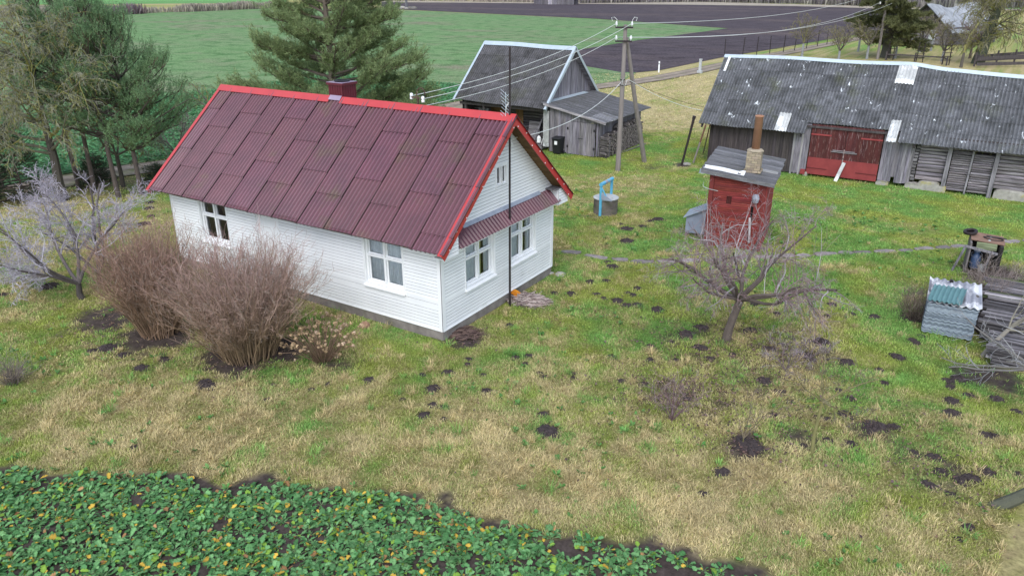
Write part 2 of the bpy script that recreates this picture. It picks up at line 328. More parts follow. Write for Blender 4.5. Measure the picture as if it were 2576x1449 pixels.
def rape_depth(x, y):
    """metres inside the crop patch (positive) measured square to its edge"""
    best = np.full(np.shape(x), 1e9); sgn = np.zeros(np.shape(x))
    for a, b in zip(RAPE_EDGE[:-1], RAPE_EDGE[1:]):
        d = b - a; L2 = d @ d
        t = np.clip(((x - a[0]) * d[0] + (y - a[1]) * d[1]) / L2, 0, 1)
        dx = x - a[0] - t * d[0]; dy = y - a[1] - t * d[1]; q = np.hypot(dx, dy)
        sg = np.sign(-(d[0] * (y - a[1]) - d[1] * (x - a[0])))
        m = q < best; best = np.where(m, q, best); sgn = np.where(m, sg, sgn)
    return best * sgn
def greenness(x, y):
    num = 0; den = 1e-9
    for (ax, ay), gv in zip(AP, AG):
        d = np.hypot(x - ax, y - ay); dist = np.hypot(ax - CAM[0], ay - CAM[1])
        wgt = 1.0 / (d / (0.06 * dist) + 0.35) ** 3
        num = num + wgt * gv; den = den + wgt
    g = num / den
    return np.clip(g + .07 + .75 * (fbm(x, y, .6, 4, 3.0) - .5) + 1.1 * (fbm(x, y, 2.6, 3, 8.0) - .5), 0, 1)
def soilness(x, y):
    s = np.zeros(np.shape(x)); nz = fbm(x, y, 1.5, 4, 21.0)
    for (c, r, st) in SOIL:
        d = np.hypot(x - c[0], y - c[1]) / r
        s = np.maximum(s, st * np.clip(1.6 - d * (0.55 + 1.1 * nz), 0, 1))
    rd = rape_depth(x, y)
    s = np.maximum(s, np.clip((rd + .45 + 1.3 * (nz - .5)) / .5, 0, 1))
    fz = fbm(x, y, 5.5, 3, 31.0)
    return np.clip((s - .55 + .75 * (fz - .25)) / .45 + .25 * s, 0, 1) * (s > .02)
HC_ = [(*at(a, b)[:2], r / F_PX * np.linalg.norm(at(a, b) - CAM)) for L in [v[1] for v in HILLS.values()] + [[q[:3] for q in UNIQ]] for a, b, r in L]
PATH = np.array([at(a, b)[:2] for a, b in [(1398,634),(1450,638),(1520,651),(1600,658),(1700,659),(1800,655),(1900,648),(2060,641),(2130,637),(2250,631),(2350,625),(2470,615),(2576,606),(2700,598)]])
def seg_dist(x, y, L):
    best = np.full(np.shape(x), 1e9)
    for a, b in zip(L[:-1], L[1:]):
        d = b - a; t = np.clip(((x - a[0]) * d[0] + (y - a[1]) * d[1]) / (d @ d), 0, 1); best = np.minimum(best, np.hypot(x - a[0] - t * d[0], y - a[1] - t * d[1]))
    return best
def bare(x, y):
    b = foundation(x, y) | (seg_dist(x, y, PATH) < .15) | (seg_dist(x, y, TW) < 1.25)
    for hx, hy, r in HC_: b |= (x - hx) ** 2 + (y - hy) ** 2 < (r * .92) ** 2
    return b
def foundation(x, y):
    return (x > -11.45) & (x < .1) & (y > -.1) & (y < 6.05)
GREEN = arr(.150, .285, .068); MOSS = arr(.245, .290, .062); STRAW = arr(.45, .375, .205); OLIVE = arr(.32, .300, .122); EARTH = arr(.085, .068, .062)
def turf(x, y):
    g = greenness(x, y)[..., None]; s = soilness(x, y)[..., None]
    mo = fbm(x, y, .8, 3, 40.0)[..., None]; gr = GREEN * (1 - np.clip((mo - .35) * 3, 0, 1)) + MOSS * np.clip((mo - .35) * 3, 0, 1)
    c = np.where(g < .4, STRAW + (OLIVE - STRAW) * (g / .4), OLIVE + (gr - OLIVE) * np.clip((g - .4) / .35, 0, 1))
    return c * (1 - s) + EARTH * s
def ground_z(x, y):
    near = np.clip(1 - np.hypot(x - 3, y - 5) / 40, 0, 1)
    return .07 * (fbm(x, y, .9, 3, 5.0) - .5) * near
def axis(lo, a, b, hi, st):
    core = np.arange(a, b, st); up = []; s = st; v = b
    while v < hi: up.append(v); s = min(s * 1.09, 40); v += s
    dn = []; s = st; v = a - st
    while v > lo: dn.append(v); s = min(s * 1.09, 40); v -= s
    return np.concatenate([dn[::-1], core, up])
gx = axis(-1100, -22, 17, 900, .2); gy = axis(-60, -12, 32, 1500, .2)
GX, GY = np.meshgrid(gx, gy, indexing='ij')
gc = turf(GX, GY)
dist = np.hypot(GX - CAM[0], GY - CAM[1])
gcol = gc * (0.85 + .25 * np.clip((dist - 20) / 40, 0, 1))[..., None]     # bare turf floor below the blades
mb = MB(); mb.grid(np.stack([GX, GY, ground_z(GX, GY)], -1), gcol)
MT['ground'] = pmat('turf_floor', (1.15, 1.15, 1.12), (.62, .60, .58), nscale=3.5, rough=1, fine=.45, fscale=14, bump=.5, spec=.1, detail=8)
tag(mb.build('ground', MT['ground'], smooth=True), kind='structure')

def sheet(name, pts, z, mat, sub=None):
    P = np.array([[*at(a, b)[:2], z] for a, b in pts]); m = MB(); m.add(P, np.arange(len(P))[None])
    o = m.build(name, mat); tag(o, kind='structure'); return o
MT['crop'] = pmat('young_green_crop', (.145, .265, .105), (.175, .250, .125), nscale=.045, rough=1, fine=.5, fscale=4.5, spec=.05, detail=8,
                  stain=((.235, .20, .15), .04, .50, .74, (1, 1.6, 1)), stain2=((.055, .145, .045), .38, .48, .70))
MT['crop_near'] = pmat('dense_green_crop', (.115, .240, .098), (.150, .245, .120), nscale=.2, rough=1, fine=.6, fscale=3.0, spec=.05, detail=8, bump=1.0, bscale=3,
                  stain=((.045, .10, .035), 1.6, .5, .7))
MT['crop_far'] = pmat('bright_green_crop', (.125, .30, .095), (.15, .29, .11), nscale=.03, rough=1, spec=.05)
MT['plough'] = pmat('ploughed_soil', (.098, .082, .092), (.062, .050, .058), scale=(.35, 1, 1), nscale=.9, rough=1, fine=.5, fscale=3.2, spec=.05, detail=9, bump=1, bscale=2.5,
                    stain=((.135, .105, .10), .05, .5, .75), stain2=((.045, .036, .042), .45, .5, .68, (.5, 1, 1)))
MT['dirt'] = pmat('worn_dirt_track', (.36, .30, .24), (.22, .185, .15), nscale=.9, rough=1, fine=.25, fscale=6, spec=.05, stain=((.19, .20, .09), .5, .55, .7))
MT['drygrass'] = pmat('dry_grass_strip', (.46, .40, .32), (.27, .24, .19), nscale=.2, rough=1, fine=.2, fscale=2, spec=.05)
MT['browngrass'] = pmat('brown_field', (.27, .22, .17), (.19, .17, .12), nscale=.06, rough=1, spec=.05)
trackW = [(-26.4,2),(-26.2,6),(-25.0,9.2),(-24.8,14),(-24.6,22),(-24.2,33),(-23.4,42.5),(-20.6,47.5),(-19.0,52),(-17.6,58),(-16.6,66),(-15.9,75),(-14.6,88),(-13.3,98),(-11.6,114),(-9,135)]
TW = np.array(trackW, float)
# field of young crop beyond the track
P = [(a - 1.6, b) for a, b in trackW[:9]] + [(-19.8,55.5),(-20.9,60.5)]
poly = [(-900, 2)] + P + [tuple(at(1600,184)[:2]), tuple(at(1462,168)[:2]), tuple(at(1455,126)[:2]), tuple(at(1600,103)[:2]), tuple(at(1832,73)[:2]), tuple(at(1500,49)[:2]), tuple(at(960,24)[:2]), tuple(at(700,21)[:2]), tuple(at(250,38)[:2]), tuple(at(60,44)[:2]), (-900, 130)]
def flat(name, poly, z, mat):
    P3 = np.array([[a, b, z] for a, b in poly]); m = MB(); m.add(P3, np.arange(len(P3))[None]); o = m.build(name, mat)
    return tag(o, kind='structure')
flat('crop_field', poly, .03, MT['crop'])
nearc = [(-60, 3)] + P[:7] + [(-25.5, 45), (-45, 40)]
flat('crop_headland', nearc, .05, MT['crop_near'])
sheet('ploughed_field', [(1462,166),(1560,183),(1600,184),(1660,178),(1810,147),(1960,122),(2110,96),(2300,60),(2420,38),(2330,26),(2120,20),(2000,17),(1700,13),(1450,11),(1200,8.5),(960,7),(960,23),(1500,48.5),(1832,72.5),(1600,103.5),(1455,127)], .04, MT['plough'])
sheet('meadow', [(710,20),(710,8),(250,12),(-100,14),(-400,10),(-400,-12),(730,-12)], .05, MT['crop_far'])
sheet('stubble_field', [(250,36),(250,14),(-300,16),(-300,44),(60,44)], .06, MT['browngrass'])
sheet('far_meadow', [(2360,26),(2700,22),(2700,2),(2420,-2),(2300,6)], .07, MT['crop_far'])
sheet('grass_verge', [(960,7),(1200,8.5),(1450,11),(1700,13),(2000,17),(2120,20),(2330,27),(2600,27),(2600,24),(2330,23),(2120,15),(2000,12),(1760,6),(1500,7),(1200,5),(960,3.5)], .08, MT['drygrass'])
# dirt track with two worn ruts
m = MB(); t_ = np.gradient(TW, axis=0); t_ /= np.linalg.norm(t_, axis=1, keepdims=True); nrm = np.stack([t_[:, 1], -t_[:, 0]], 1)
wd = np.linspace(-1, 1, 5)
m.grid(np.stack([np.stack([TW[:, 0] + nrm[:, 0] * 1.3 * k, TW[:, 1] + nrm[:, 1] * 1.3 * k, np.full(len(TW), .062)], -1) for k in wd], 1),
       np.stack([np.tile(arr(c, c, c), (len(TW), 1)) for c in (.75, 1.1, .7, 1.1, .75)], 1), flip=True)
tag(m.build('dirt_track', MT['dirt']), kind='structure')
# slab path across the lawn
pp = PATH
m = MB(); seg = np.cumsum([0] + list(np.linalg.norm(np.diff(pp, axis=0), axis=1))); s = 0.1
rs = np.random.default_rng(5)
while s < seg[-1] - .5:
    L = rs.uniform(.6, 1.0); c0 = np.array([np.interp(s + L / 2, seg, pp[:, k]) for k in (0, 1)]); c1 = np.array([np.interp(s + L / 2 + .05, seg, pp[:, k]) for k in (0, 1)])
    a = math.atan2(*(c1 - c0)[::-1]); n = 7; th = np.arange(n) / n * 2 * np.pi + rs.uniform(0, 1)
    rr = rs.uniform(.8, 1.1, n); sq = 1 / np.maximum(np.abs(np.cos(th)), np.abs(np.sin(th))) ** .6
    px = rr * sq * np.cos(th) * L / 2 * .93; py = rr * sq * np.sin(th) * .19 + rs.uniform(-.04, .04)
    g0 = float(ground_z(c0[0], c0[1])); rot = rotz(a)[:2, :2]; xy = np.stack([px, py], 1) @ rot.T + c0
    m.prism([(x, y, g0 - .05) for x, y in xy], (0, 0, .05 + rs.uniform(.02, .055)), rs.uniform(.6, 1.1) * arr(1, .98, 1.0))
    s += L + rs.uniform(-.02, .04)
MT['slab'] = pmat('worn_path_slabs', (.37, .335, .325), (.21, .19, .18), nscale=4, rough=.95, fine=.25, stain=((.14, .15, .07), 3, .55, .7))
tag(m.build('path', MT['slab']), kind='structure')

# ------------------------------------------------------------------ grass
def blades(n, sampler, hlo, hhi, wlo, whi, seed, name, dens=None):
    rg = np.random.default_rng(seed); x, y = sampler(rg, n)
    s = soilness(x, y); k = (rg.random(len(x)) > s * 1.02) & ~bare(x, y)
    x, y = x[k], y[k]; n = len(x)
    g = greenness(x, y); c = turf(x, y); s = soilness(x, y)
    tuft = fbm(x, y, 1.7, 3, 60.0)
    own = rg.normal(0, .24, n); isg = np.clip(g + own, 0, 1)[:, None]
    ca = STRAW * 1.42; cb = OLIVE * 1.35; gmix = fbm(x, y, .8, 3, 40.0)[:, None]
    gr = (GREEN * (1 - np.clip((gmix - .35) * 3, 0, 1)) + MOSS * np.clip((gmix - .35) * 3, 0, 1)) * 1.45
    col = np.where(isg < .42, ca + (cb - ca) * (isg / .42), cb + (gr - cb) * np.clip((isg - .42) / .3, 0, 1))
    col = col * rg.uniform(.6, 1.35, n)[:, None] * np.clip(.72 + .55 * tuft, .7, 1.2)[:, None]
    h = rg.uniform(hlo, hhi, n) * (0.32 + .6 * tuft) * (1 - .35 * g)
    # lying direction swirls slowly over the lawn
    az = 2 * np.pi * 2.0 * fbm(x, y, .6, 2, 77.0) + rg.normal(0, 1.5, n)
    lean = np.clip(rg.normal(1.0 - .35 * g, .25, n), .1, 1.4)
    wv = rg.uniform(wlo, whi, n)
    z0 = ground_z(x, y) - .005
    dx = np.cos(az) * np.sin(lean); dy = np.sin(az) * np.sin(lean); dz = np.cos(lean)
    tip = np.stack([x + dx * h, y + dy * h, z0 + dz * h + .015], 1)
    sx = -np.sin(az) * wv * .5; sy = np.cos(az) * wv * .5
    # facing jitter
    ja = rg.uniform(-.9, .9, n); sz = np.sin(ja) * wv * .4
    mid = np.stack([x + dx * h * .45, y + dy * h * .45, z0 + dz * h * .62 + .01], 1); sd_ = np.stack([sx, sy, sz], 1)
    b = np.stack([x, y, z0], 1)
    V = np.stack([b, mid - sd_, mid + sd_, tip], 1).reshape(-1, 3)
    i = np.arange(n)[:, None] * 4
    F = np.concatenate([i + np.array([0, 1, 2]), i + np.array([1, 3, 2])])
    m = MB(); m.add(V, F, np.repeat(col, 4, 0)); o = m.build(name, MT['blade'])
    return tag(o, kind='stuff')
def wedge(rmin, rmax, dens_pow=1.0, amin=-40, amax=40):
    def f(rg, n):
        r = np.sqrt(rg.uniform(rmin ** 2, rmax ** 2, n)); a = YAW + R(90) + R(1) * rg.uniform(amin, amax, n)
        x = CAM[0] + r * np.cos(a); y = CAM[1] + r * np.sin(a); k = (x > -27) & (rape_depth(x, y) < .25)
        k &= (x < 17.5); return x[k], y[k]
    return f
blades(560000, wedge(6, 19.5), .09, .22, .006, .0125, 11, 'grass')
blades(430000, wedge(19.5, 31), .09, .21, .010, .018, 12, 'grass')
blades(230000, wedge(31, 50), .09, .18, .018, .034, 13, 'grass')
blades(90000, wedge(50, 82), .10, .24, .035, .06, 14, 'grass')
# crop patch in the foreground: rosettes of lobed leaves
def rape():
    rg = np.random.default_rng(21); n = 3600
    x = rg.uniform(-12, 14, n * 5); y = rg.uniform(-15, -2.5, n * 5); d = rape_depth(x, y); k = (d > .02) & (np.hypot(x - CAM[0], y - CAM[1]) > 3) 
    k &= fbm(x, y, .9, 3, 91.0) + .22 * np.clip(d, 0, 1) > .45
    x, y, d = x[k], y[k], d[k]; n = len(x)
    nl = 11; px = np.repeat(x, nl); py = np.repeat(y, nl); N = len(px)
    rs_ = np.repeat(rg.uniform(.55, 1.15, n), nl); az = rg.uniform(0, 2 * np.pi, N); el = rg.uniform(.12, 1.0, N); L = rs_ * rg.uniform(.05, .135, N); W = L * rg.uniform(.55, .85, N)
    stalk = L * rg.uniform(.3, .9, N)
    dirh = np.stack([np.cos(az), np.sin(az), np.zeros(N)], 1); side = np.stack([-np.sin(az), np.cos(az), np.zeros(N)], 1)
    b = np.stack([px, py, np.full(N, .01)], 1) + dirh * .015
    upv = np.array([0, 0, 1.0])
    p0 = b + (dirh * np.cos(el)[:, None] + upv * np.sin(el)[:, None]) * stalk[:, None]
    el2 = el - rg.uniform(.2, .9, N); fw = dirh * np.cos(el2)[:, None] + upv * np.sin(el2)[:, None]
    nn = np.cross(side, fw); nn *= np.sign(nn[:, 2:3]) 
    roll = rg.normal(0, .35, N)[:, None]; sd_ = side * np.cos(roll) + nn * np.sin(roll)
    prof = [(0.0, .12, 0), (.22, .34, .03), (.42, .50, .05), (.55, .36, .0), (.72, .48, .03), (.9, .30, -.03), (1.0, .0, -.08)]
    verts = []; cup = rg.uniform(.0, .25, N)
    for (t, wv, dr) in prof:
        c = p0 + fw * (L * t)[:, None] + nn * (L * dr)[:, None]
        wj = rg.uniform(.72, 1.3, N); wv = wv * wj
        verts.append(c - sd_ * (W * wv)[:, None] + nn * (W * wv * cup)[:, None]); 
        verts.append(c + nn * (-.02 * L)[:, None]); 
        verts.append(c + sd_ * (W * wv)[:, None] + nn * (W * wv * cup)[:, None])
    V = np.stack(verts, 1); k_ = V.shape[1]
    base = rg.random(N)[:, None]
    c = arr(.060, .175, .058) * (1 - base) + arr(.175, .350, .140) * base
    lime = (rg.random(N) < .10)[:, None]; yel = (rg.random(N) < .045)[:, None]; bro = (rg.random(N) < .02)[:, None]
    c = np.where(lime, arr(.19, .32, .05), c); c = np.where(yel, arr(.55, .36, .06), c); c = np.where(bro, arr(.36, .20, .09), c)
    c = c * rg.uniform(.65, 1.3, N)[:, None]
    i = np.arange(N)[:, None] * k_; F = []
    for r_ in range(len(prof) - 1):
        a0 = 3 * r_
        F += [i + np.array([a0, a0 + 3, a0 + 4, a0 + 1]), i + np.array([a0 + 1, a0 + 4, a0 + 5, a0 + 2])]
    cc = np.repeat(c[:, None, :], k_, 1); cc[:, 1::3] *= 1.35
    m = MB(); m.add(V.reshape(-1, 3), np.concatenate(F), cc.reshape(-1, 3))
    # pale stalks
    P = np.stack([b, (b + p0) / 2 + upv * .01, p0], 1); m.tubes(P, np.full((N, 3), .004), 3, np.tile(arr(.22, .34, .16), (N, 1)))
    tag(m.build('rapeseed_crop', MT['leaf']), kind='stuff')
rape()
def litter():
    rg = np.random.default_rng(41); m = MB(); P = []
    for (px, py, r, n) in ((1830,865,2.3,1500),(1740,985,1.6,1400),(1960,900,1.7,900),(2050,1060,2.2,700),(300,830,2.0,700),(620,905,2.0,700),(1880,1110,1.0,300),(2380,1180,2.2,600),(1650,960,4.5,900),(2500,720,1.5,300),(1160,845,.9,150)):
        c = at(px, py)[:2]; q = rg.normal(0, r * .55, (n, 2)); P.append(c + q)
    P = np.vstack(P); P = P[rape_depth(P[:, 0], P[:, 1]) < -.1]; P = P[~foundation(P[:, 0], P[:, 1])]; n = len(P); az = rg.uniform(0, 6.28, n); s = rg.uniform(.015, .042, n)[:, None]; t = rg.uniform(-.5, .5, (n, 2))
    c = np.concatenate([P, (ground_z(P[:, 0], P[:, 1]) + rg.uniform(.02, .075, n))[:, None]], 1); u = np.stack([np.cos(az), np.sin(az), t[:, 0]], 1); v = np.stack([-np.sin(az), np.cos(az), t[:, 1]], 1) * .65
    V = np.stack([c - u * s, c - v * s, c + u * s, c + v * s], 1); pal = np.array([(.16, .10, .085), (.22, .145, .10), (.12, .08, .085), (.30, .215, .14), (.20, .13, .14)]); col = pal[rg.integers(0, 5, n)] * rg.uniform(.6, 1.3, (n, 1))
    m.add(V.reshape(-1, 3), np.arange(4 * n).reshape(-1, 4), np.repeat(col, 4, 0)); tag(m.build('fallen_leaves', MT['leaf']), kind='stuff')
litter()
def tussocks():
    rg = np.random.default_rng(43); x, y = wedge(7, 30)(rg, 5200); g = greenness(x, y); k = (~bare(x, y)) & (soilness(x, y) < .4) & (rg.random(len(x)) < np.where(g < .45, .55, .16)); x, y, g = x[k], y[k], g[k]; N = len(x); nb = 46
    X = np.repeat(x, nb); Y = np.repeat(y, nb); n = len(X); sz = np.repeat(rg.uniform(.5, 1.25, N), nb); az = rg.uniform(0, 6.28, n); ln = rg.uniform(.25, 1.35, n); h = sz * rg.uniform(.10, .30, n); w_ = rg.uniform(.006, .012, n)
    off = rg.normal(0, .05, (n, 2)) * sz[:, None]; b = np.stack([X + off[:, 0], Y + off[:, 1], ground_z(X, Y)], 1); d = np.stack([np.cos(az) * np.sin(ln), np.sin(az) * np.sin(ln), np.cos(ln)], 1); sd_ = np.stack([-np.sin(az), np.cos(az), rg.uniform(-.5, .5, n)], 1) * w_[:, None] * .5
    mid = b + d * h[:, None] * .5 + UPZ * h[:, None] * .12; tip = b + d * h[:, None]; isg = np.repeat((rg.random(N) < np.clip(g * 1.1 - .1, .06, .9)), nb)[:, None]
    col = np.where(isg, (GREEN * 1.5), STRAW * 1.35 * arr(1, .97, .92)) * np.repeat(rg.uniform(.7, 1.2, N), nb)[:, None] * rg.uniform(.6, 1.3, (n, 1))
    V = np.stack([b, mid - sd_, mid + sd_, tip], 1).reshape(-1, 3); i = np.arange(n)[:, None] * 4; m = MB(); m.add(V, np.concatenate([i + np.array([0, 1, 2]), i + np.array([1, 3, 2])]), np.repeat(col, 4, 0)); tag(m.build('grass_tussocks', MT['blade']), kind='stuff')
UPZ = np.array([0, 0, 1.0])
tussocks()
def weeds():
    rg = np.random.default_rng(47); x, y = wedge(8, 34)(rg, 2600); k = (~bare(x, y)) & (fbm(x, y, .35, 3, 55.0) > .52); x, y = x[k], y[k]; N = len(x); nl = 9; X = np.repeat(x, nl); Y = np.repeat(y, nl); n = len(X); az = rg.uniform(0, 6.28, n); L = np.repeat(rg.uniform(.4, 1.2, N), nl) * rg.uniform(.05, .13, n); el = rg.uniform(.15, .9, n)
    b = np.stack([X, Y, ground_z(X, Y) + .03], 1); f = np.stack([np.cos(az) * np.cos(el), np.sin(az) * np.cos(el), np.sin(el)], 1) * L[:, None]; s = np.stack([-np.sin(az), np.cos(az), rg.uniform(-.3, .3, n)], 1) * L[:, None] * .28
    V = np.stack([b, b + f * .6 - s, b + f, b + f * .6 + s], 1); col = (arr(.085, .235, .055) + rg.random((n, 1)) * arr(.09, .10, .05)) * np.repeat(rg.uniform(.7, 1.25, N), nl)[:, None]; m = MB(); m.add(V.reshape(-1, 3), np.arange(4 * n).reshape(-1, 4), np.repeat(col, 4, 0)); tag(m.build('lawn_weeds', MT['leaf']), kind='stuff')
weeds()
# the crop along the far side of the track
def crop_tufts():
    rg = np.random.default_rng(31); n = 70000
    x = rg.uniform(-48, -25.5, n); y = rg.uniform(3, 44, n); k = x < np.interp(y, TW[:, 1], TW[:, 0]) - 1.7; x, y = x[k], y[k]; n = len(x)
    m = MB(); az = rg.uniform(0, 6.28, n); s = rg.uniform(.06, .15, n); t = rg.uniform(-.5, .5, n)
    c = np.stack([x, y, rg.uniform(.06, .2, n)], 1); u = np.stack([np.cos(az), np.sin(az), t], 1); v = np.stack([-np.sin(az), np.cos(az), rg.uniform(-.5, .5, n)], 1)
    V = np.stack([c - u * s[:, None], c - v * s[:, None] * .6, c + u * s[:, None], c + v * s[:, None] * .6], 1)
    col = (arr(.07, .22, .085) + rg.random(n)[:, None] * arr(.08, .12, .07)) * rg.uniform(.6, 1.3, n)[:, None]
    m.add(V.reshape(-1, 3), np.arange(n * 4).reshape(-1, 4), np.repeat(col, 4, 0)); tag(m.build('crop_plants', MT['leaf']), kind='stuff')
crop_tufts()
# ------------------------------------------------------------------ white house
HL, HW, RZ, EZ, EY, OG = 11.344, 5.927, 5.606, 2.675, -0.461, 0.428
HS = (RZ - EZ) / (HW / 2 - EY)
house = thing('white_house', (-HL / 2, HW / 2, 0), 'white clapboard cottage with a maroon corrugated roof and red trim', 'house')
m = MB()
for a, b in (((-HL, -.0), (0, .2)), ((-HL, HW - .2), (0, HW))): m.box(((a[0] + b[0]) / 2, (a[1] + b[1]) / 2, .14), (b[0] - a[0] - .02, .2, .36))
for xx in (-HL + .1, -.1): m.box((xx, HW / 2, .14), (.2, HW - .4, .36))
m.build('foundation', MT['concrete'], house)

def siding(mb, O, u, n, z0, z1, h, span, opens, prot=.014, gr=.014):
    O, u, n = arr(*O), arr(*u), arr(*n); z = z0
    rg = np.random.default_rng(int(abs(O.sum()) * 100) + 5)
    while z < z1 - 1e-6:
        zt = min(z + h, z1); tint = rg.uniform(.955, 1.03) * arr(1, 1, 1)
        cuts = sorted({z, zt} | {q for o in opens for q in (o[2], o[3]) if z < q < zt})
        for za, zb in zip(cuts[:-1], cuts[1:]):
            zm = (za + zb) / 2; la, ra = span(za); lb, rb = span(zb)
            iv = [[(la, lb), (ra, rb)]]
            for o in opens:
                if o[2] < zm < o[3]:
                    nv = []
                    for (L_, R_) in iv:
                        if o[0] > min(L_) and o[1] < max(R_): nv += [[L_, (o[0], o[0])], [(o[1], o[1]), R_]]
                        else: nv.append([L_, R_])
                    iv = nv
            for (L_, R_) in iv:
                pa = prot * (1 - .5 * (za - z) / h) + .002; pb = prot * (1 - .5 * (zb - z) / h) + .002; zg = zb
                if zb == zt and zb - za > gr * 1.5: zg = zb - gr
                q = [O + u * L_[0] + n * pa + arr(0, 0, za), O + u * R_[0] + n * pa + arr(0, 0, za), O + u * R_[1] + n * pb + arr(0, 0, zg), O + u * L_[1] + n * pb + arr(0, 0, zg)]
                mb.add(q, [[0, 1, 2, 3]], tint)
                if zg < zb:      # groove under the next board, dirt and its shade put into the tint
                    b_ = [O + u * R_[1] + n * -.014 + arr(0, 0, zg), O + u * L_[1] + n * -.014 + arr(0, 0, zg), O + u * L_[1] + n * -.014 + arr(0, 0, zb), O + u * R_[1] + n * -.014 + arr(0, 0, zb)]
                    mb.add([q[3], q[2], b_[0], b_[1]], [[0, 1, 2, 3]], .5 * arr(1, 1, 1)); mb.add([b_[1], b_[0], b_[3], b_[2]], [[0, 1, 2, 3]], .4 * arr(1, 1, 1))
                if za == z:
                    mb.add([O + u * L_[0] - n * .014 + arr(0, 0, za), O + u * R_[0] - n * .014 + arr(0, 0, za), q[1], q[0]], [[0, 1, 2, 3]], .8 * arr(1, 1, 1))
        z = zt
BH = .0945
W_LONG = [(-2.68, -1.28, 1.15, 2.56), (-9.86, -8.50, 1.15, 2.60)]
W_GAB = [(1.08, 2.52, 1.15, 2.48), (3.40, 4.84, 1.15, 2.48)]
W_ATT = [(2.62, 3.23, 3.66, 4.29)]
PANEL = [(-7.09, -6.10, .95, 2.78)]
roofz = lambda y: RZ - abs(y - HW / 2) * HS
m = MB(); siding(m, (0, 0, 0), (1, 0, 0), (0, -1, 0), .3, 2.98, BH, lambda z: (-HL + .06, -.07), W_LONG + PANEL); m.build('wall', MT['siding'], house)
def gspan(z):
    half = HW / 2 if z < 2.9 else max(.02, (RZ - .1 - z) / HS)
    return (max(.07, HW / 2 - half), min(HW - .07, HW / 2 + half))
m = MB(); siding(m, (0, 0, 0), (0, 1, 0), (1, 0, 0), .3, 5.48, BH, gspan, W_GAB + W_ATT); m.build('wall', MT['siding'], house)
m = MB(); siding(m, (0, HW, 0), (1, 0, 0), (0, 1, 0), .3, 2.98, BH, lambda z: (-HL + .06, -.06), []); m.build('wall', MT['siding'], house)
m = MB(); siding(m, (-HL, 0, 0), (0, 1, 0), (-1, 0, 0), .3, 5.48, BH, gspan, []); m.build('wall', MT['siding'], house)
for (x, y) in ((0, 0), (0, HW), (-HL, 0), (-HL, HW)):
    sx = 1 if x == 0 else -1; sy = -1 if y == 0 else 1
    m = MB(); m.box((x + sx * -.045, y + sy * .012, 1.66), (.13, .024, 2.74)); m.box((x + sx * .0125, y - sy * .045, 1.66), (.024, .138, 2.74)); m.build('corner_trim', MT['white'], house)
m = MB(); m.box((-HL / 2, -.014, .285), (HL, .03, .03)); m.box((.014, HW / 2, .285), (.03, HW, .03)); m.build('base_trim', MT['white'], house)
# blanked doorway panel
m = MB(); x0, x1, z0, z1 = PANEL[0]; m.box(((x0 + x1) / 2, .02, (z0 + z1) / 2), (x1 - x0, .03, z1 - z0))
for xx in (x0 + .05, x0 + .2, x1 - .02): m.box((xx, -.006, (z0 + z1) / 2), (.05, .03, z1 - z0))
m.build('blank_panel', MT['white'], house)

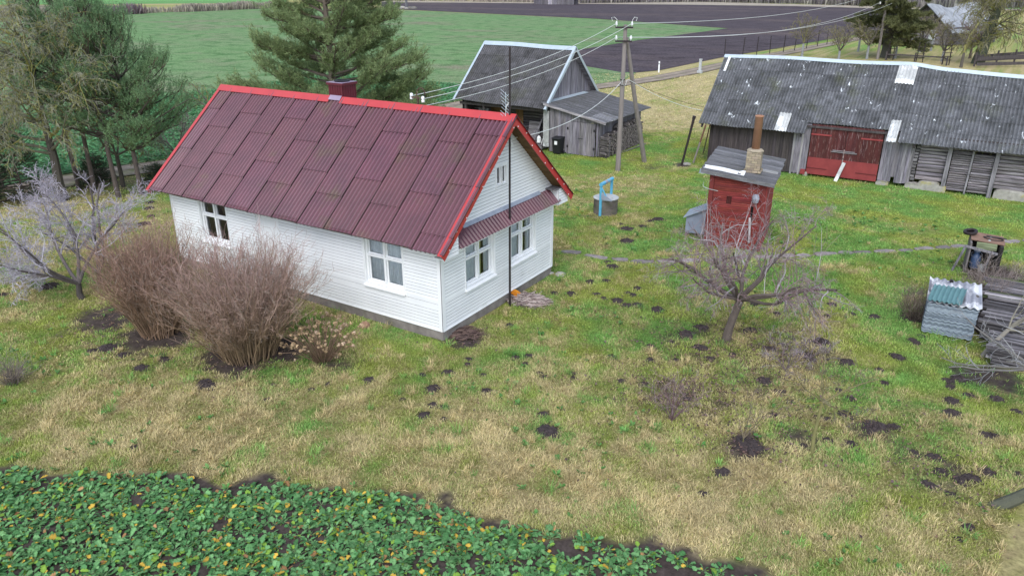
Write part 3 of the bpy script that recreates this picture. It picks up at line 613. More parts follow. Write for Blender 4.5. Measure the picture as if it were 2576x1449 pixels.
def window(O, u, n, op, dep, cols, rows, curtain, sill=True, gap=.3, bars=.036, f=.055):
    O, u, n = arr(*O), arr(*u), arr(*n); a, b, z0, z1 = op
    Rm = np.stack([u, n, arr(0, 0, 1)], 1)
    def bx(m, s0, s1, d0, d1, za, zb, col=None): m.box(O + u * (s0 + s1) / 2 + n * (d0 + d1) / 2 + arr(0, 0, (za + zb) / 2), (s1 - s0, d1 - d0, zb - za), Rm, col)
    m = MB()
    t = .03   # reveal lining
    bx(m, a, a + t, -dep, .012, z0, z1); bx(m, b - t, b, -dep, .012, z0, z1); bx(m, a + t, b - t, -dep, .012, z1 - t, z1)
    bx(m, a + t, b - t, -dep, -.002, z0, z0 + t)
    for s in (a - .035, b): bx(m, s, s + .035, .002, .028, z0 - .02, z1 + .03)
    bx(m, a, b, .002, .026, z1, z1 + .035)
    d0, d1 = -dep, -dep + .07
    A, B, Z0, Z1 = a + t, b - t, z0 + t, z1 - t
    bx(m, A, A + f, d0, d1, Z0, Z1); bx(m, B - f, B, d0, d1, Z0, Z1); bx(m, A + f, B - f, d0, d1, Z0, Z0 + f); bx(m, A + f, B - f, d0, d1, Z1 - f, Z1)
    cx = [A + (B - A) * k for k in cols]; rz = [Z0 + (Z1 - Z0) * k for k in rows]
    for c in cx: bx(m, c - bars, c + bars, d0 + .004, d1 + .012, Z0 + f, Z1 - f)
    edges = [A + f] + [q for c in cx for q in (c - bars, c + bars)] + [B - f]
    for r in rz:
        for k in range(0, len(edges), 2): bx(m, edges[k], edges[k + 1], d0 + .006, d1 + .006, r - bars, r + bars)
    # inner sashes of each light
    zed = [Z0 + f] + [q for r in rz for q in (r - bars, r + bars)] + [Z1 - f]
    for k in range(0, len(edges), 2):
        for j in range(0, len(zed), 2):
            s0, s1, y0, y1 = edges[k], edges[k + 1], zed[j], zed[j + 1]; w_ = .028
            bx(m, s0, s0 + w_, d0 - .03, d0 + .02, y0, y1); bx(m, s1 - w_, s1, d0 - .03, d0 + .02, y0, y1)
            bx(m, s0 + w_, s1 - w_, d0 - .03, d0 + .02, y0, y0 + w_); bx(m, s0 + w_, s1 - w_, d0 - .03, d0 + .02, y1 - w_, y1)
    wobj = m.build('window', MT['white'], house)
    m = MB(); q = [O + u * s + n * (d0 - .005) + arr(0, 0, z) for s, z in ((A + f, Z0 + f), (B - f, Z0 + f), (B - f, Z1 - f), (A + f, Z1 - f))]; m.add(q, [[0, 1, 2, 3]])
    if not house: return
    def sub(mb, nm, mt):
        o = mb.build(nm, mt, None); v = arr(*house.location); me = o.data
        co = np.empty(len(me.vertices) * 3, np.float32); me.vertices.foreach_get('co', co); co = co.reshape(-1, 3) - v; me.vertices.foreach_set('co', co.astype(np.float32).ravel())
        o.parent = wobj; return o
    sub(m, 'pane', MT['glass'])
    # curtains hang in two drops with folds
    def drop(s0, s1, mt, nm):
        k = max(8, int((s1 - s0) / .02)); ss = np.linspace(s0, s1, k); fold = .022 * np.sin(ss * 55) + .012 * np.sin(ss * 23 + 1)
        V = np.stack([[O + u * s + n * (d0 - .065 + fo) + arr(0, 0, z) for z in (Z0 + .02, Z1 - .02)] for s, fo in zip(ss, fold)])
        mm = MB(); mm.grid(V); sub(mm, nm, mt)
    mid = (A + B) / 2
    if curtain == 'lace': drop(A, B, MT['lace'], 'curtain')
    elif curtain == 'split':
        drop(A, mid - .06, MT['lace'], 'curtain'); drop(mid - .06, mid + .30, MT['ycurtain'], 'curtain'); drop(mid + .44, B, MT['lace'], 'curtain')
    elif curtain == 'brown': drop(A, B, MT['browncurtain'], 'curtain')
    mm = MB(); bx(mm, A - .1, B + .1, d0 - .5, d0 - .48, Z0 - .1, Z1 + .1, .12 * arr(1, 1, 1)); sub(mm, 'room_shade', MT['browncurtain'])  # near-black panel painted for the unlit room behind the glass
    if sill:
        mm = MB(); mm.prism([O + u * (a - .05) + n * -.03 + arr(0, 0, z0 + .012), O + u * (a - .05) + n * .075 + arr(0, 0, z0 - .05), O + u * (a - .05) + n * .075 + arr(0, 0, z0 - .085), O + u * (a - .05) + n * .004 + arr(0, 0, z0 - .06)], u * (b - a + .1))
        sub(mm, 'sill', MT['white'])
window((0, 0, 0), (1, 0, 0), (0, -1, 0), W_LONG[0], .13, (.5,), (.60,), 'lace')
window((0, 0, 0), (1, 0, 0), (0, -1, 0), W_LONG[1], .13, (.5,), (.60,), 'brown')
for q in W_GAB: window((0, 0, 0), (0, 1, 0), (1, 0, 0), q, .13, (.5,), (.62,), 'split')
window((0, 0, 0), (0, 1, 0), (1, 0, 0), W_ATT[0], .05, (.5,), (), None, sill=False, bars=.02, f=.035)

# corrugated sheets, each laid over the one below
def corr(mb, O, eu, ed, n, u0, u1, d0, d1, pitch, amp, seg, rows, lift, skirt, col=None, tilt=0.0, lowcol=.45, warp=None, crest=0.0, crest_tint=(0, 0, 0)):
    O, eu, ed, n = arr(*O), arr(*eu), arr(*ed), arr(*n)
    us = np.linspace(u0, u1, max(2, int(round((u1 - u0) / pitch * seg)) + 1)); ds = np.linspace(d0, d1, rows + 1)
    U, D = np.meshgrid(us, ds, indexing='ij'); Hh = amp * np.cos(2 * np.pi * U / pitch) + lift[0] + (lift[1] - lift[0]) * (D - d0) / (d1 - d0) + tilt * (U - u0) / (u1 - u0)
    V = O + U[..., None] * eu + D[..., None] * ed + Hh[..., None] * n
    if warp is not None: V = V + warp(V)
    c_ = None if col is None else arr(*(col if np.ndim(col) else (col,) * 3))
    if crest and c_ is not None: k_ = np.cos(2 * np.pi * U / pitch); c_ = c_ * (1 + crest * k_ ** 3)[..., None] + crest * np.clip(k_, 0, 1)[..., None] ** 5 * arr(*crest_tint)      # pale crest wear; wave highlights and valley shade also put into the colour
    mb.grid(V, c_, flip=np.cross(eu, ed) @ n < 0)
    if skirt:
        e = V[:, -1]; S_ = np.stack([e, e - n * skirt], 1); mb.grid(S_, lowcol * arr(1, 1, 1))  # raw cut edges, tinted darker to draw the lap shadow lines
        s_ = V[-1]; mb.grid(np.stack([s_, s_ - n * skirt * .6], 1), lowcol * arr(1, 1, 1)); s_ = V[0]; mb.grid(np.stack([s_, s_ - n * skirt * .6], 1), lowcol * arr(1, 1, 1))
SL = math.hypot(HW / 2 - EY, RZ - EZ)
def slope(sign):
    ed = arr(0, sign * (HW / 2 - EY), -(RZ - EZ)) / SL; n = np.cross(arr(1, 0, 0), ed); n *= np.sign(n[2])
    O = arr(OG, HW / 2, RZ); m = MB(); rg = np.random.default_rng(2 + int(sign))
    bounds = [0] + [1.05 * k for k in range(1, 12)] + [12.2]
    jt = {'R': [.72, 2.38, 4.02], 'Q': [1.12, 2.85], 'A': [1.72, 3.40], 'B': [1.0, 2.70, 4.42]}
    typ = ['R', 'Q'] + ['A', 'B'] * 5
    for ci in range(12):
        cuts = [0.0] + [j + rg.uniform(-.03, .03) for j in jt[typ[ci]]] + [SL + rg.uniform(-.01, .02)]
        for k, (a, b) in enumerate(zip(cuts[:-1], cuts[1:])):
            c = rg.uniform(.92, 1.07) * arr(1, rg.uniform(.95, 1.05), rg.uniform(.94, 1.06))
            corr(m, O, (-1, 0, 0), ed, n, bounds[ci] - .07, bounds[ci + 1] + .02, a - .05, b, .15, .027, 8, 3, (.046, .070), .034, c, tilt=-.044, lowcol=.14, crest=.32, crest_tint=(1.8, 4.2, 3.6))
    return m.build('roof_slope', MT['roof'], house)
slope(-1); slope(1)
# boarded underside seen at the verges and eaves
for sg in (-1, 1):
    ed = arr(0, sg * (HW / 2 - EY), -(RZ - EZ)) / SL; n = np.cross(arr(1, 0, 0), ed); n *= np.sign(n[2]); m = MB()
    for k in range(28):
        a, b = k / 28 * (SL - .03), (k + 1) / 28 * (SL - .03) - .006
        p = [arr(x, HW / 2, RZ) + ed * d + n * h for x in (-HL - OG + .02, OG - .02) for d in (a, b) for h in (-.075, -.045)]
        m.hexa(p, RNG.uniform(.8, 1.2) * arr(1, 1, 1))
    m.build('soffit', MT['soffit'], house)
# ridge flashing in four lengths
m = MB(); cuts = [OG + .03, -1.9, -5.95, -6.45, -9.0, -HL - OG - .03]; rg = np.random.default_rng(9)
for a, b in zip(cuts[:-1], cuts[1:]):
    h = .055 + rg.uniform(0, .014); 
    if a == -5.95: continue
    for sg in (-1, 1):
        ed = arr(0, sg * (HW / 2 - EY), -(RZ - EZ)) / SL; n = np.cross(arr(1, 0, 0), ed); n *= np.sign(n[2])
        p = [arr(x, HW / 2, RZ) + ed * d + n * q for x in (b, a + .03) for d, q in ((-.02, h - .004), (-.02, h), (.20, h - .002), (.20, h + .002 - .02))]
        e0 = [arr(x, HW / 2, RZ + .085 + (h - .055)) for x in (b, a + .03)]; e1 = [arr(x, HW / 2, RZ) + ed * .20 + n * h for x in (b, a + .03)]; e2 = [q_ - n * .022 for q_ in e1]
        m.add([e0[0], e0[1], e1[1], e1[0]], [[0, 1, 2, 3]]); m.add([e1[0], e1[1], e2[1], e2[0]], [[0, 1, 2, 3]], .6 * arr(1, 1, 1))
m.build('ridge_cap', MT['red'], house)
# red verge boards with white screw heads
for xe, sx in ((OG, 1), (-HL - OG, -1)):
    for sg in (-1, 1):
        ed = arr(0, sg * (HW / 2 - EY), -(RZ - EZ)) / SL; n = np.cross(arr(1, 0, 0), ed); n *= np.sign(n[2]); O = arr(xe, HW / 2, RZ); m = MB()
        Lx = SL + .06
        for (xa, xb, ha, hb) in ((-.10, .035, .052, .060), (.022, .035, -.155, .052)):
            xs = sorted((sx * xa, sx * xb)); p = []
            for x in xs:
                for d in (0, Lx):
                    for h in (ha, hb):
                        q = O + arr(x, 0, 0) + ed * d + n * h
                        if d == 0: q[1] = HW / 2; q[2] = RZ + h / n[2]
                        p.append(q)
            m.hexa(p)
        m.build('verge_board', MT['red'], house)
        m = MB()
        for k in range(9):
            d = .25 + k * .5; m.box(O + arr(sx * .036, 0, 0) + ed * d + n * (-.02 if k % 2 else -.12), (.02, .03, .03))
        m.build('screw_heads', MT['white'], house)
# pent roof over the gable windows, with boxed ends
pa, pb = arr(.03, 0, 2.97), arr(.36, 0, 2.63); ed = (pb - pa) / np.linalg.norm(pb - pa); n = np.cross(arr(0, 1, 0), ed); n *= np.sign(n[2])
m = MB(); Lp = np.linalg.norm(pb - pa)
for k, (a, b) in enumerate(((.42, 1.5), (1.5, 2.55), (2.55, 3.6), (3.6, 4.65), (4.65, 5.66))):
    corr(m, (pa[0], 0, pa[2]), (0, 1, 0), ed, n, a - .02, b + .04, 0, Lp + .05, .15, .024, 8, 2, (.01, .02), .02, RNG.uniform(.85, 1.1), tilt=.012)
m.build('pent_roof', MT['roof'], house)
m = MB(); m.prism([(.016, .95, 3.05), (.03, .95, 3.05), (.10, .95, 2.96), (.016, .95, 2.98)], (0, 4.05, 0)); m.build('flashing', MT['trimgrey'], house)
m = MB(); m.box((.335, HW / 2, 2.585), (.025, 5.5, .075)); m.box((.17, HW / 2, 2.545), (.33, 5.5, .02)); m.build('pent_fascia', MT['white'], house)
m = MB(); m.box((.35, HW / 2, 2.612), (.012, 5.46, .02)); m.build('pent_edge', MT['maroon'], house)
for y0, y1 in ((EY + .16, .30), (HW - .30, HW - EY - .16)):
    m = MB(); a, b = (y0, y1)
    zt = lambda y: roofz(y) - .10
    siding(m, (.37, 0, 0), (0, 1, 0), (1, 0, 0), 2.50, 3.02, BH, lambda z: ((max(a, HW / 2 - max(0, (RZ - .1 - z) / HS)) if a < 1 else a), (b if a < 1 else min(b, HW / 2 + (RZ - .1 - z) / HS))), [])
    m.box((.185, (a + b) / 2, 2.49), (.37, b - a, .02)); yi = b if a < 1 else a; m.box((.185, yi, 2.76), (.37, .015, .5)); m.build('eave_return', MT['siding'], house)
m = MB(); m.box((.2, 5.66, 3.02), (.36, .5, .03)); m.build('eave_board', MT['greywood_y'], house)
# chimney
m = MB(); cx, cy, hw = -6.26, 3.30, .30
m.box((cx, cy, 5.58), (hw * 2, hw * 2, .95))
for k in range(6):
    for sg in (-1, 1):
        o_ = -hw + .06 + k * .105; m.box((cx + o_, cy + sg * hw, 5.58), (.03, .022, .93), col=1.15 * arr(1, 1, 1)); m.box((cx + sg * hw, cy + o_, 5.58), (.022, .03, .93), col=1.15 * arr(1, 1, 1))
ch = m.build('chimney', MT['maroon'], house)
def subpart(mb, nm, mt, par, smooth=False):
    o = mb.build(nm, mt, None, smooth); v = np.zeros(3); p = par
    while p is not None: v += np.array(p.location); p = p.parent
    me = o.data; co = np.empty(len(me.vertices) * 3, np.float32); me.vertices.foreach_get('co', co); co = co.reshape(-1, 3) - v; me.vertices.foreach_set('co', co.astype(np.float32).ravel())
    o.parent = par; return o
m = MB(); m.box((cx, cy, 6.055), (hw * 2 + .09, hw * 2 + .09, .07)); subpart(m, 'chimney_cap', MT['maroon'], ch)
MT['lilac'] = pmat('pale_lilac_sheet', (.34, .27, .37), (.28, .22, .31), nscale=3, rough=.35, spec=.5)
m = MB(); m.box((cx, cy, 6.098), (hw * 2 + .07, hw * 2 + .07, .012)); subpart(m, 'cap_sheet', MT['lilac'], ch)
m = MB(); m.lathe([(.235, 0), (.26, .03), (.2, .05), (.17, .045), (.16, -.02)], (cx, cy + .02, 6.106), 20); m.lathe([(.18, 0), (.0, 0.004)], (cx, cy + .02, 6.116), 20); subpart(m, 'flue_opening', MT['binblack'], ch)
m = MB(); ed = arr(0, -(HW / 2 - EY), -(RZ - EZ)) / SL; n = arr(0, -.65, .76)
m.prism([(cx - .2, HW / 2 - .01, RZ + .1), (cx + .3, HW / 2 - .01, RZ + .1), (cx + .3, 2.84, roofz(2.84) + .085), (cx - .2, 2.84, roofz(2.84) + .085)], (0, 0, .012))
subpart(m, 'flashing', MT['lilac'], ch)
# service bracket with porcelain insulators behind the ridge
bk = MB(); B0 = arr(-3.15, 3.25, 5.45)
bk.bar(B0, B0 + arr(0, 0, .42), .04, .04); bk.bar(B0 + arr(-.2, -.05, .4), B0 + arr(.16, .05, .36), .05, .03)
th = np.linspace(-.3, math.pi * 1.02, 14); bk.tube(np.stack([B0[0] + .12 - .16 * np.cos(th), np.full(14, B0[1]), B0[2] + .48 + .19 * np.sin(th)], 1), .017, 6)
brk = bk.build('service_bracket', MT['grate'], house)
for dx, dz in ((-.24, .40), (.19, .34)):
    m = MB(); m.lathe([(0.02, -.08), (.05, -.07), (.05, -.02), (.035, 0), (.05, .02), (.05, .07), (.03, .1), (0, .1)], B0 + arr(dx, 0, dz), 10); subpart(m, 'insulator', MT['insul'], brk)

# antenna mast by the gable
mast = thing('antenna_mast', (.27, 2.93, 0), 'tall thin black mast in front of the gable of the white cottage', 'mast')
m = MB(); m.tube([(.27, 2.93, 0), (.275, 2.935, 3.7), (.285, 2.95, 7.43)], [.034, .03, .026], 8); m.build('pole', MT['dark'], mast)
def ant(zc, ns, L):
    m = MB(); bx0 = arr(.27, 2.93, zc)
    for k in range(ns):
        p = bx0 + arr(-.10 - .0 * k, -.02, -.09 * k * 1.0); e = arr(.10, .05, -.10) * L
        m.tube([p - e, p + e], .006, 4)
    m.tube([bx0 + arr(-.10, -.02, .05), bx0 + arr(-.10, -.02, -.09 * ns)], .008, 4); m.tube([bx0 + arr(-.1, -.02, -.1), bx0], .008, 4); m.build('antenna', MT['galv'], mast)
ant(6.22, 3, 1.2); ant(5.95, 3, 1.0); ant(5.65, 2, 1.3)
m = MB(); m.tube([(.27, 2.93, 6.0), (.2, 2.9, 5.9), (.17, 2.89, 5.6), (.24, 2.92, 5.2), (.33, 2.97, 4.85), (.29, 2.95, 4.6)], .012, 5); m.build('cable', MT['cable'], mast)
# ------------------------------------------------------------------ generic board walls
def boards(mb, O, u, n, s0, s1, zb, zt, bw, rg, tint=(.7, 1.25), jag=.03, th=.025, gap=.006, dark=1.0, opens=()):
    """upright boards; zb, zt may be functions of s"""
    O, u, n = arr(*O), arr(*u), arr(*n); Rm = np.stack([u, n, arr(0, 0, 1)], 1); s = s0
    while s < s1 - .02:
        wd = min(bw * rg.uniform(.75, 1.25), s1 - s); sm = s + wd / 2
        lo = (zb(sm) if callable(zb) else zb) + rg.uniform(0, jag); hi = (zt(sm) if callable(zt) else zt)
        spans = [(lo, hi)]
        for (a, b, z0, z1) in opens:
            if a < sm < b: spans = [q for (x, y) in spans for q in ((x, min(y, z0)), (max(x, z1), y)) if q[1] - q[0] > .03]
        off = rg.uniform(0, .012); t = rg.uniform(*tint) * dark
        for (x, y) in spans:
            mb.box(O + u * sm + n * (off + th / 2) + arr(0, 0, (x + y) / 2), (wd - gap, th, y - x), Rm, t * arr(1, rg.uniform(.96, 1.0), rg.uniform(.94, 1.06)))
        s += wd
def logs(mb, O, u, n, s0, s1, z0, z1, lh, rg, tint=(.7, 1.25), depth=.12):
    O, u, n = arr(*O), arr(*u), arr(*n); z = z0
    while z < z1 - .03:
        h = min(lh * rg.uniform(.8, 1.2), z1 - z); t = rg.uniform(*tint); o = rg.uniform(-.015, .015)
        prof = [(-depth, -h / 2), (-.03, -h / 2 + .008), (.01, -h * .3), (.02, 0), (.01, h * .3), (-.03, h / 2 - .008), (-depth, h / 2)]
        P0 = [O + u * s0 + n * (d + o) + arr(0, 0, z + h / 2 + q) for d, q in prof]; wob = rg.normal(0, .008)
        mb.prism(P0, u * (s1 - s0) + arr(0, 0, wob), t * arr(1, rg.uniform(.95, 1), rg.uniform(.95, 1.05)))
        z += h
# ------------------------------------------------------------------ long barn on the right
BX0, BX1, BY0, BYR, BZE, BZR = -1.42, 19.0, 24.0, 27.42, 2.14, 5.30
barn = thing('long_barn', (8, 27.4, 0), 'long grey timber barn with a mossy corrugated roof and big red doors', 'barn')
rg = np.random.default_rng(41); bed = arr(0, BY0 - BYR, BZE - BZR); BSL = np.linalg.norm(bed); bed /= BSL; bn = np.cross(arr(1, 0, 0), bed); bn *= np.sign(bn[2])
def sagz(x): return -.20 * np.clip((x - 7.4) / 2.0, 0, 1) ** 2 * (3 - 2 * np.clip((x - 7.4) / 2.0, 0, 1)) - .03 * np.clip(x - 9.2, 0, 6) + .03 * np.sin(x * .9)
def bwarp(V):
    o = np.zeros_like(V); k = np.clip((V[..., 2] - BZE) / (BZR - BZE), 0, 1)
    o[..., 2] = sagz(V[..., 0]) * k - .045 * np.clip((V[..., 0] - 7) / 6, 0, 1.5) * (1 - k) + .015 * np.sin(V[..., 0] * 1.7 + V[..., 1] * 2); return o
m = MB(); x = 0.0; ci = 0
while x < BX1 - BX0 - .1:
    x2 = min(x + 1.05, BX1 - BX0); xw = BX0 + x + .5
    cut = BSL if not (4.15 < xw < 7.5) else BSL - .66
    rows = [0, .95, 1.95, 2.95, 3.8, BSL]; rows = [r for r in rows if r < cut - .25] + [cut]
    for a, b in zip(rows[:-1], rows[1:]):
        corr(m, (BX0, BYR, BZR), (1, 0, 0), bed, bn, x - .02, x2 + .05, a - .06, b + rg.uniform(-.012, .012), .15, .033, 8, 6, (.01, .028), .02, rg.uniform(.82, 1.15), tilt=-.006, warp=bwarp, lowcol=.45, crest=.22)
    x = x2
m.build('roof_slope', MT['oldroof'], barn)
m = MB(); bed2 = bed * arr(1, -1, 1); bn2 = bn * arr(1, -1, 1)
corr(m, (BX0, BYR, BZR), (1, 0, 0), bed2, bn2, 0, BX1 - BX0, 0, BSL, .15, .026, 4, 4, (.01, .02), .02, 1.0, warp=bwarp); m.build('roof_slope', MT['oldroof'], barn)
# pale patches and a loose white batten
for (xa, xb, da, db, nm) in ((7.16, 7.98, .10, 1.28, 'pale_patch'), (2.42, 3.0, BSL - 1.12, BSL + .03, 'pale_patch'), (7.5, 7.92, BSL - 1.22, BSL + .02, 'pale_patch')):
    m = MB(); corr(m, (BX0, BYR, BZR), (1, 0, 0), bed, bn, xa - BX0, xb - BX0, da, db, .15, .026, 8, 3, (.055, .065), .015, 1.0, warp=bwarp)
    k = db - .2 if da > 1 else db - .28
    corr(m, (BX0, BYR, BZR), (1, 0, 0), bed, bn, xa - BX0 + .01, xb - BX0 - .01, k, db + .005, .15, .026, 8, 1, (.068, .07), .01, 1.5, warp=bwarp) if xa > 7 else None
    m.build(nm, MT['palesheet'], barn)
m = MB(); O = arr(BX0, BYR, BZR); m.hexa([O + arr(a, 0, 0) + bed * d + bn * h for a in (.22, .34) for d in (.16, 1.12) for h in (.045, .065)]); m.build('white_batten', MT['white'], barn)
# ridge flashing follows the sagging ridge
m = MB(); xs = np.linspace(BX0 - .05, BX1, 60); zz = BZR + sagz(xs)
for sg, e, nn_ in ((1, bed, bn), (-1, bed2, bn2)):
    top = np.stack([xs, np.full(60, BYR), zz + .085], -1); low = np.stack([xs, np.full(60, BYR), zz], -1) + e * .15 + nn_ * .05; lip = low - nn_ * .03
    m.grid(np.stack([top, low, lip], 1), flip=sg < 0)
m.build('ridge_cap', MT['galv'], barn)
# walls
FY = 24.55; u, n = (1, 0, 0), (0, -1, 0)
m = MB(); boards(m, (0, FY, 0), u, n, -.95, 3.35, .05, 2.5, .155, rg, (.55, 1.05), .06); m.build('wall', MT['darkwood'], barn)
m = MB(); boards(m, (0, FY - .02, 0), u, n, 3.3, 4.08, .05, 2.55, .17, rg, (.8, 1.2), .05); m.box((3.37, FY - .06, 1.25), (.09, .04, 2.5), col=1.5 * arr(1, 1, .95)); m.box((3.74, FY - .06, 1.25), (.09, .04, 2.5), col=1.55 * arr(1, 1, .93)); m.build('wall', MT['greywood'], barn)
m = MB(); boards(m, (0, FY - .02, 0), u, n, 7.38, 8.75, lambda s: .15 if abs(s - 7.98) > .12 else .42, 2.5, .16, rg, (.75, 1.2), .06); m.build('wall', MT['greywood'], barn)
m = MB(); logs(m, (0, FY + .05, 0), u, n, 8.95, 10.1, .42, 2.25, .165, rg)
for k in range(12): m.box((8.85 + rg.uniform(-.03, .03), FY - .0, .45 + k * .15), (.16, .16, .11), col=rg.uniform(.5, 1.0) * arr(1, 1, 1))
m.build('log_wall', MT['greywood_x'], barn)
m = MB(); logs(m, (0, FY + .05, 0), u, n, 12.1, 19, .42, 2.3, .165, rg); m.build('log_wall', MT['greywood_x'], barn)
for xx in (10.16, 12.0, 15.5):
    m = MB(); m.box((xx, FY - .07, 1.08), (.17, .17, 2.2)); m.build('post', MT['greywood'], barn)
d = MB(); logs(d, (0, FY + .02, 0), u, n, 10.28, 11.05, .1, 1.92, .095, rg, depth=.05); do = d.build('plank_door', MT['greywood_x'], barn)
m = MB(); m.box((11.06, FY - .05, 1.0), (.075, .06, 1.95), roty(.012)); m.box((11.04, FY - .085, .95), (.3, .02, .025), col=.4 * arr(1, 1, 1)); subpart(m, 'door_batten', MT['greywood'], do)
m = MB(); logs(m, (0, FY + .03, 0), u, n, 11.12, 11.9, .1, 1.85, .1, rg, depth=.05); logs(m, (0, FY + .05, 0), u, n, 10.25, 11.92, 1.93, 2.25, .15, rg, (.6, .9)); m.build('log_wall', MT['greywood_x'], barn)
m = MB(); boards(m, (-.95, FY, 0), (0, 1, 0), (-1, 0, 0), 0, 5.8, .05, lambda s: BZE + .3 + (2.9 - abs(s - 2.9)) * .9, .16, rg, (.6, 1.1)); m.build('wall', MT['darkwood'], barn)
m = MB(); boards(m, (0, 30.3, 0), u, (0, 1, 0), -.95, 18.8, .05, 2.4, .3, rg); m.build('wall', MT['darkwood'], barn)
m = MB()
for a, b, h in ((8.6, 9.15, .28), (9.1, 10.05, .42), (10.0, 10.3, .3), (12.15, 13.4, .45), (13.5, 15.3, .45), (7.35, 7.9, .2), (4.0, 4.2, .2)):
    k = 9; th = np.linspace(0, math.pi, k); m.prism([(a + (b - a) * (.5 - .5 * math.copysign(abs(math.cos(t)) ** .5, math.cos(t))), FY - .16 + rg.uniform(-.02, .02), -.05 + (h + .05) * math.sin(t) ** .35) for t in th], (0, .4, 0), rg.uniform(.8, 1.15) * arr(1, 1, 1))
m.build('stone_footing', MT['stone'], barn)
m = MB()
for k in range(5): m.bar((-1.3 + k * 5, BY0 + .1, BZE - .16), (-1.3 + k * 5, BYR, BZR - (.1 if k < 2 else .5)), .08, .1)
m.box((8.8, BY0 + .45, BZE + .3), (20, .1, .1)); m.build('rafter', MT['darkwood'], barn)
# big red double doors
dz0, dz1 = .12, 2.56
for a, b, hs in ((4.12, 5.73, 1), (5.75, 7.34, -1)):
    m = MB(); boards(m, (0, FY - .05, 0), u, n, a, b, .9, dz1, .145, rg, (.8, 1.2), 0, gap=.003); dr = m.build('barn_door', MT['reddoor'], barn)
    m = MB(); q = (b - a) / 2
    m.box(((a + b) / 2, FY - .085, (dz0 + .95) / 2), (b - a - .004, .025, .95 - dz0)); subpart(m, 'patched_lower_panel', MT['redpaint'], dr)
    m = MB(); s0, s1 = (a, a + .95) if hs > 0 else (b - .95, b)
    for z in (2.08, .42): m.box(((s0 + s1) / 2, FY - .105, z), (s1 - s0, .014, .07 if z > 1 else .035), col=1.2 * arr(1, 1, 1) if z > 1 else .4 * arr(1, 1, 1))
    subpart(m, 'hinge_strap', MT['redpaint'], dr)
m = MB(); m.box((5.74, FY - .11, 1.33), (1.15, .05, .05)); m.box((5.72, FY - .13, 1.4), (1.0, .03, .035)); m.box((5.74, FY - .13, 1.1), (.05, .04, .75), col=1.2 * arr(1, .8, .75)); m.build('locking_bar', MT['greywood_x'], barn)
m = MB(); m.box((3.98, FY - .12, .2), (.22, .22, .22)); m.build('red_block', MT['redpaint'], barn)
# plank propped on the doors, posts by the corner, bucket
pk = MB(); pk.bar((5.62, FY - .55, .0), (5.83, FY - .14, .86), .16, .03, (0, -1, .4)); tag(pk.build('plank', MT['palesheet']), 'pale loose plank propped against the red barn doors', 'plank')
pk = MB(); A_, B_ = at(1715, 415), arr(-1.6, 23.71, 2.55); pk.tube([A_, A_ * .5 + B_ * .5 + arr(0, .02, 0), B_], [.06, .058, .068], 10); pk.tube([B_ - (B_ - A_) * .06, B_ + (B_ - A_) * .005], [.085, .09], 10)
tag(pk.build('leaning_post', MT['dark']), 'thick black post leaning near the left end of the long barn', 'post')
for a, b, r_, lb in ((at(1744, 411), (-1.05, 24.02, 2.12), .045, 'slanting pole with rusty top under the left eave of the long barn'), (at(1769, 378 + 8), (-.86, 24.1, 2.12), .03, 'thin upright pole under the left eave of the long barn')):
    pk = MB(); a = arr(*a); b = arr(*b); pk.tube([a, (a + b) / 2, (a + b) / 2 + (b - a) * .05], [r_ * 1.1, r_, r_], 8); pk.tube([(a + b) / 2 + (b - a) * .05, b], r_, 8, arr(.75, .42, .33)); tag(pk.build('pole', MT['polewood']), lb, 'pole')
pk = thing('bucket', (*at(1766, 436)[:2], 0), 'small grey bucket upside down at the foot of the barn boards', 'bucket'); c = arr(*pk.location)
m = MB(); m.lathe([(.16, 0), (.155, .02), (.12, .22), (.10, .23), (0, .235)], c, 16); m.build('body', MT['stucco'], pk)
m = MB(); m.lathe([(.165, 0), (.175, .012), (.165, .025)], c, 16); m.build('rim', MT['pale'], pk)
# red beehive at the corner
bh = thing('beehive', (.15, 23.75, 0), 'low red wooden beehive box with a flat lid beside the barn', 'beehive')
m = MB(); cx_, cy_ = .15, 23.75
for k in range(5): m.box((cx_, cy_, .1 + k * .09), (.98, .6, .082), col=RNG.uniform(.85, 1.1) * arr(1, 1, 1))
m.build('box', MT['reddoor'], bh)
m = MB(); m.hexa([(cx_ + sx * .62, cy_ + sy * .42, z) for sx in (-1, 1) for sy in (-1, 1) for z in ((.55, .585) if sy < 0 else (.66, .695))]); m.build('lid', MT['rust'], bh)
m = MB(); [m.box((cx_ + sx * .4, cy_ + sy * .22, .025), (.08, .08, .07)) for sx in (-1, 1) for sy in (-1, 1)]; m.build('foot', MT['darkwood'], bh)
st = MB(); 
def rock(mb, c, r, seed, flat=.5, col=None, k=9):
    rr = np.random.default_rng(seed); th, ph = np.meshgrid(np.linspace(0, 2 * np.pi, k + 4)[:-1], np.linspace(-.4, np.pi / 2, 5), indexing='ij')
    rad = r * (1 + rr.normal(0, .09, th.shape)); rad[:, -1] = r
    V = np.stack([rad * np.cos(th) * np.cos(ph), rad * np.sin(th) * np.cos(ph), rad * np.sin(ph) * flat], -1) + arr(*c)
    V = np.concatenate([V, V[:1]], 0); mb.grid(V, col)
rock(st, at(1728, 413), .26, 3, .3); tag(st.build('flat_stone', MT['stone']), 'flat pale stone on bare earth by the leaning black post', 'stone')

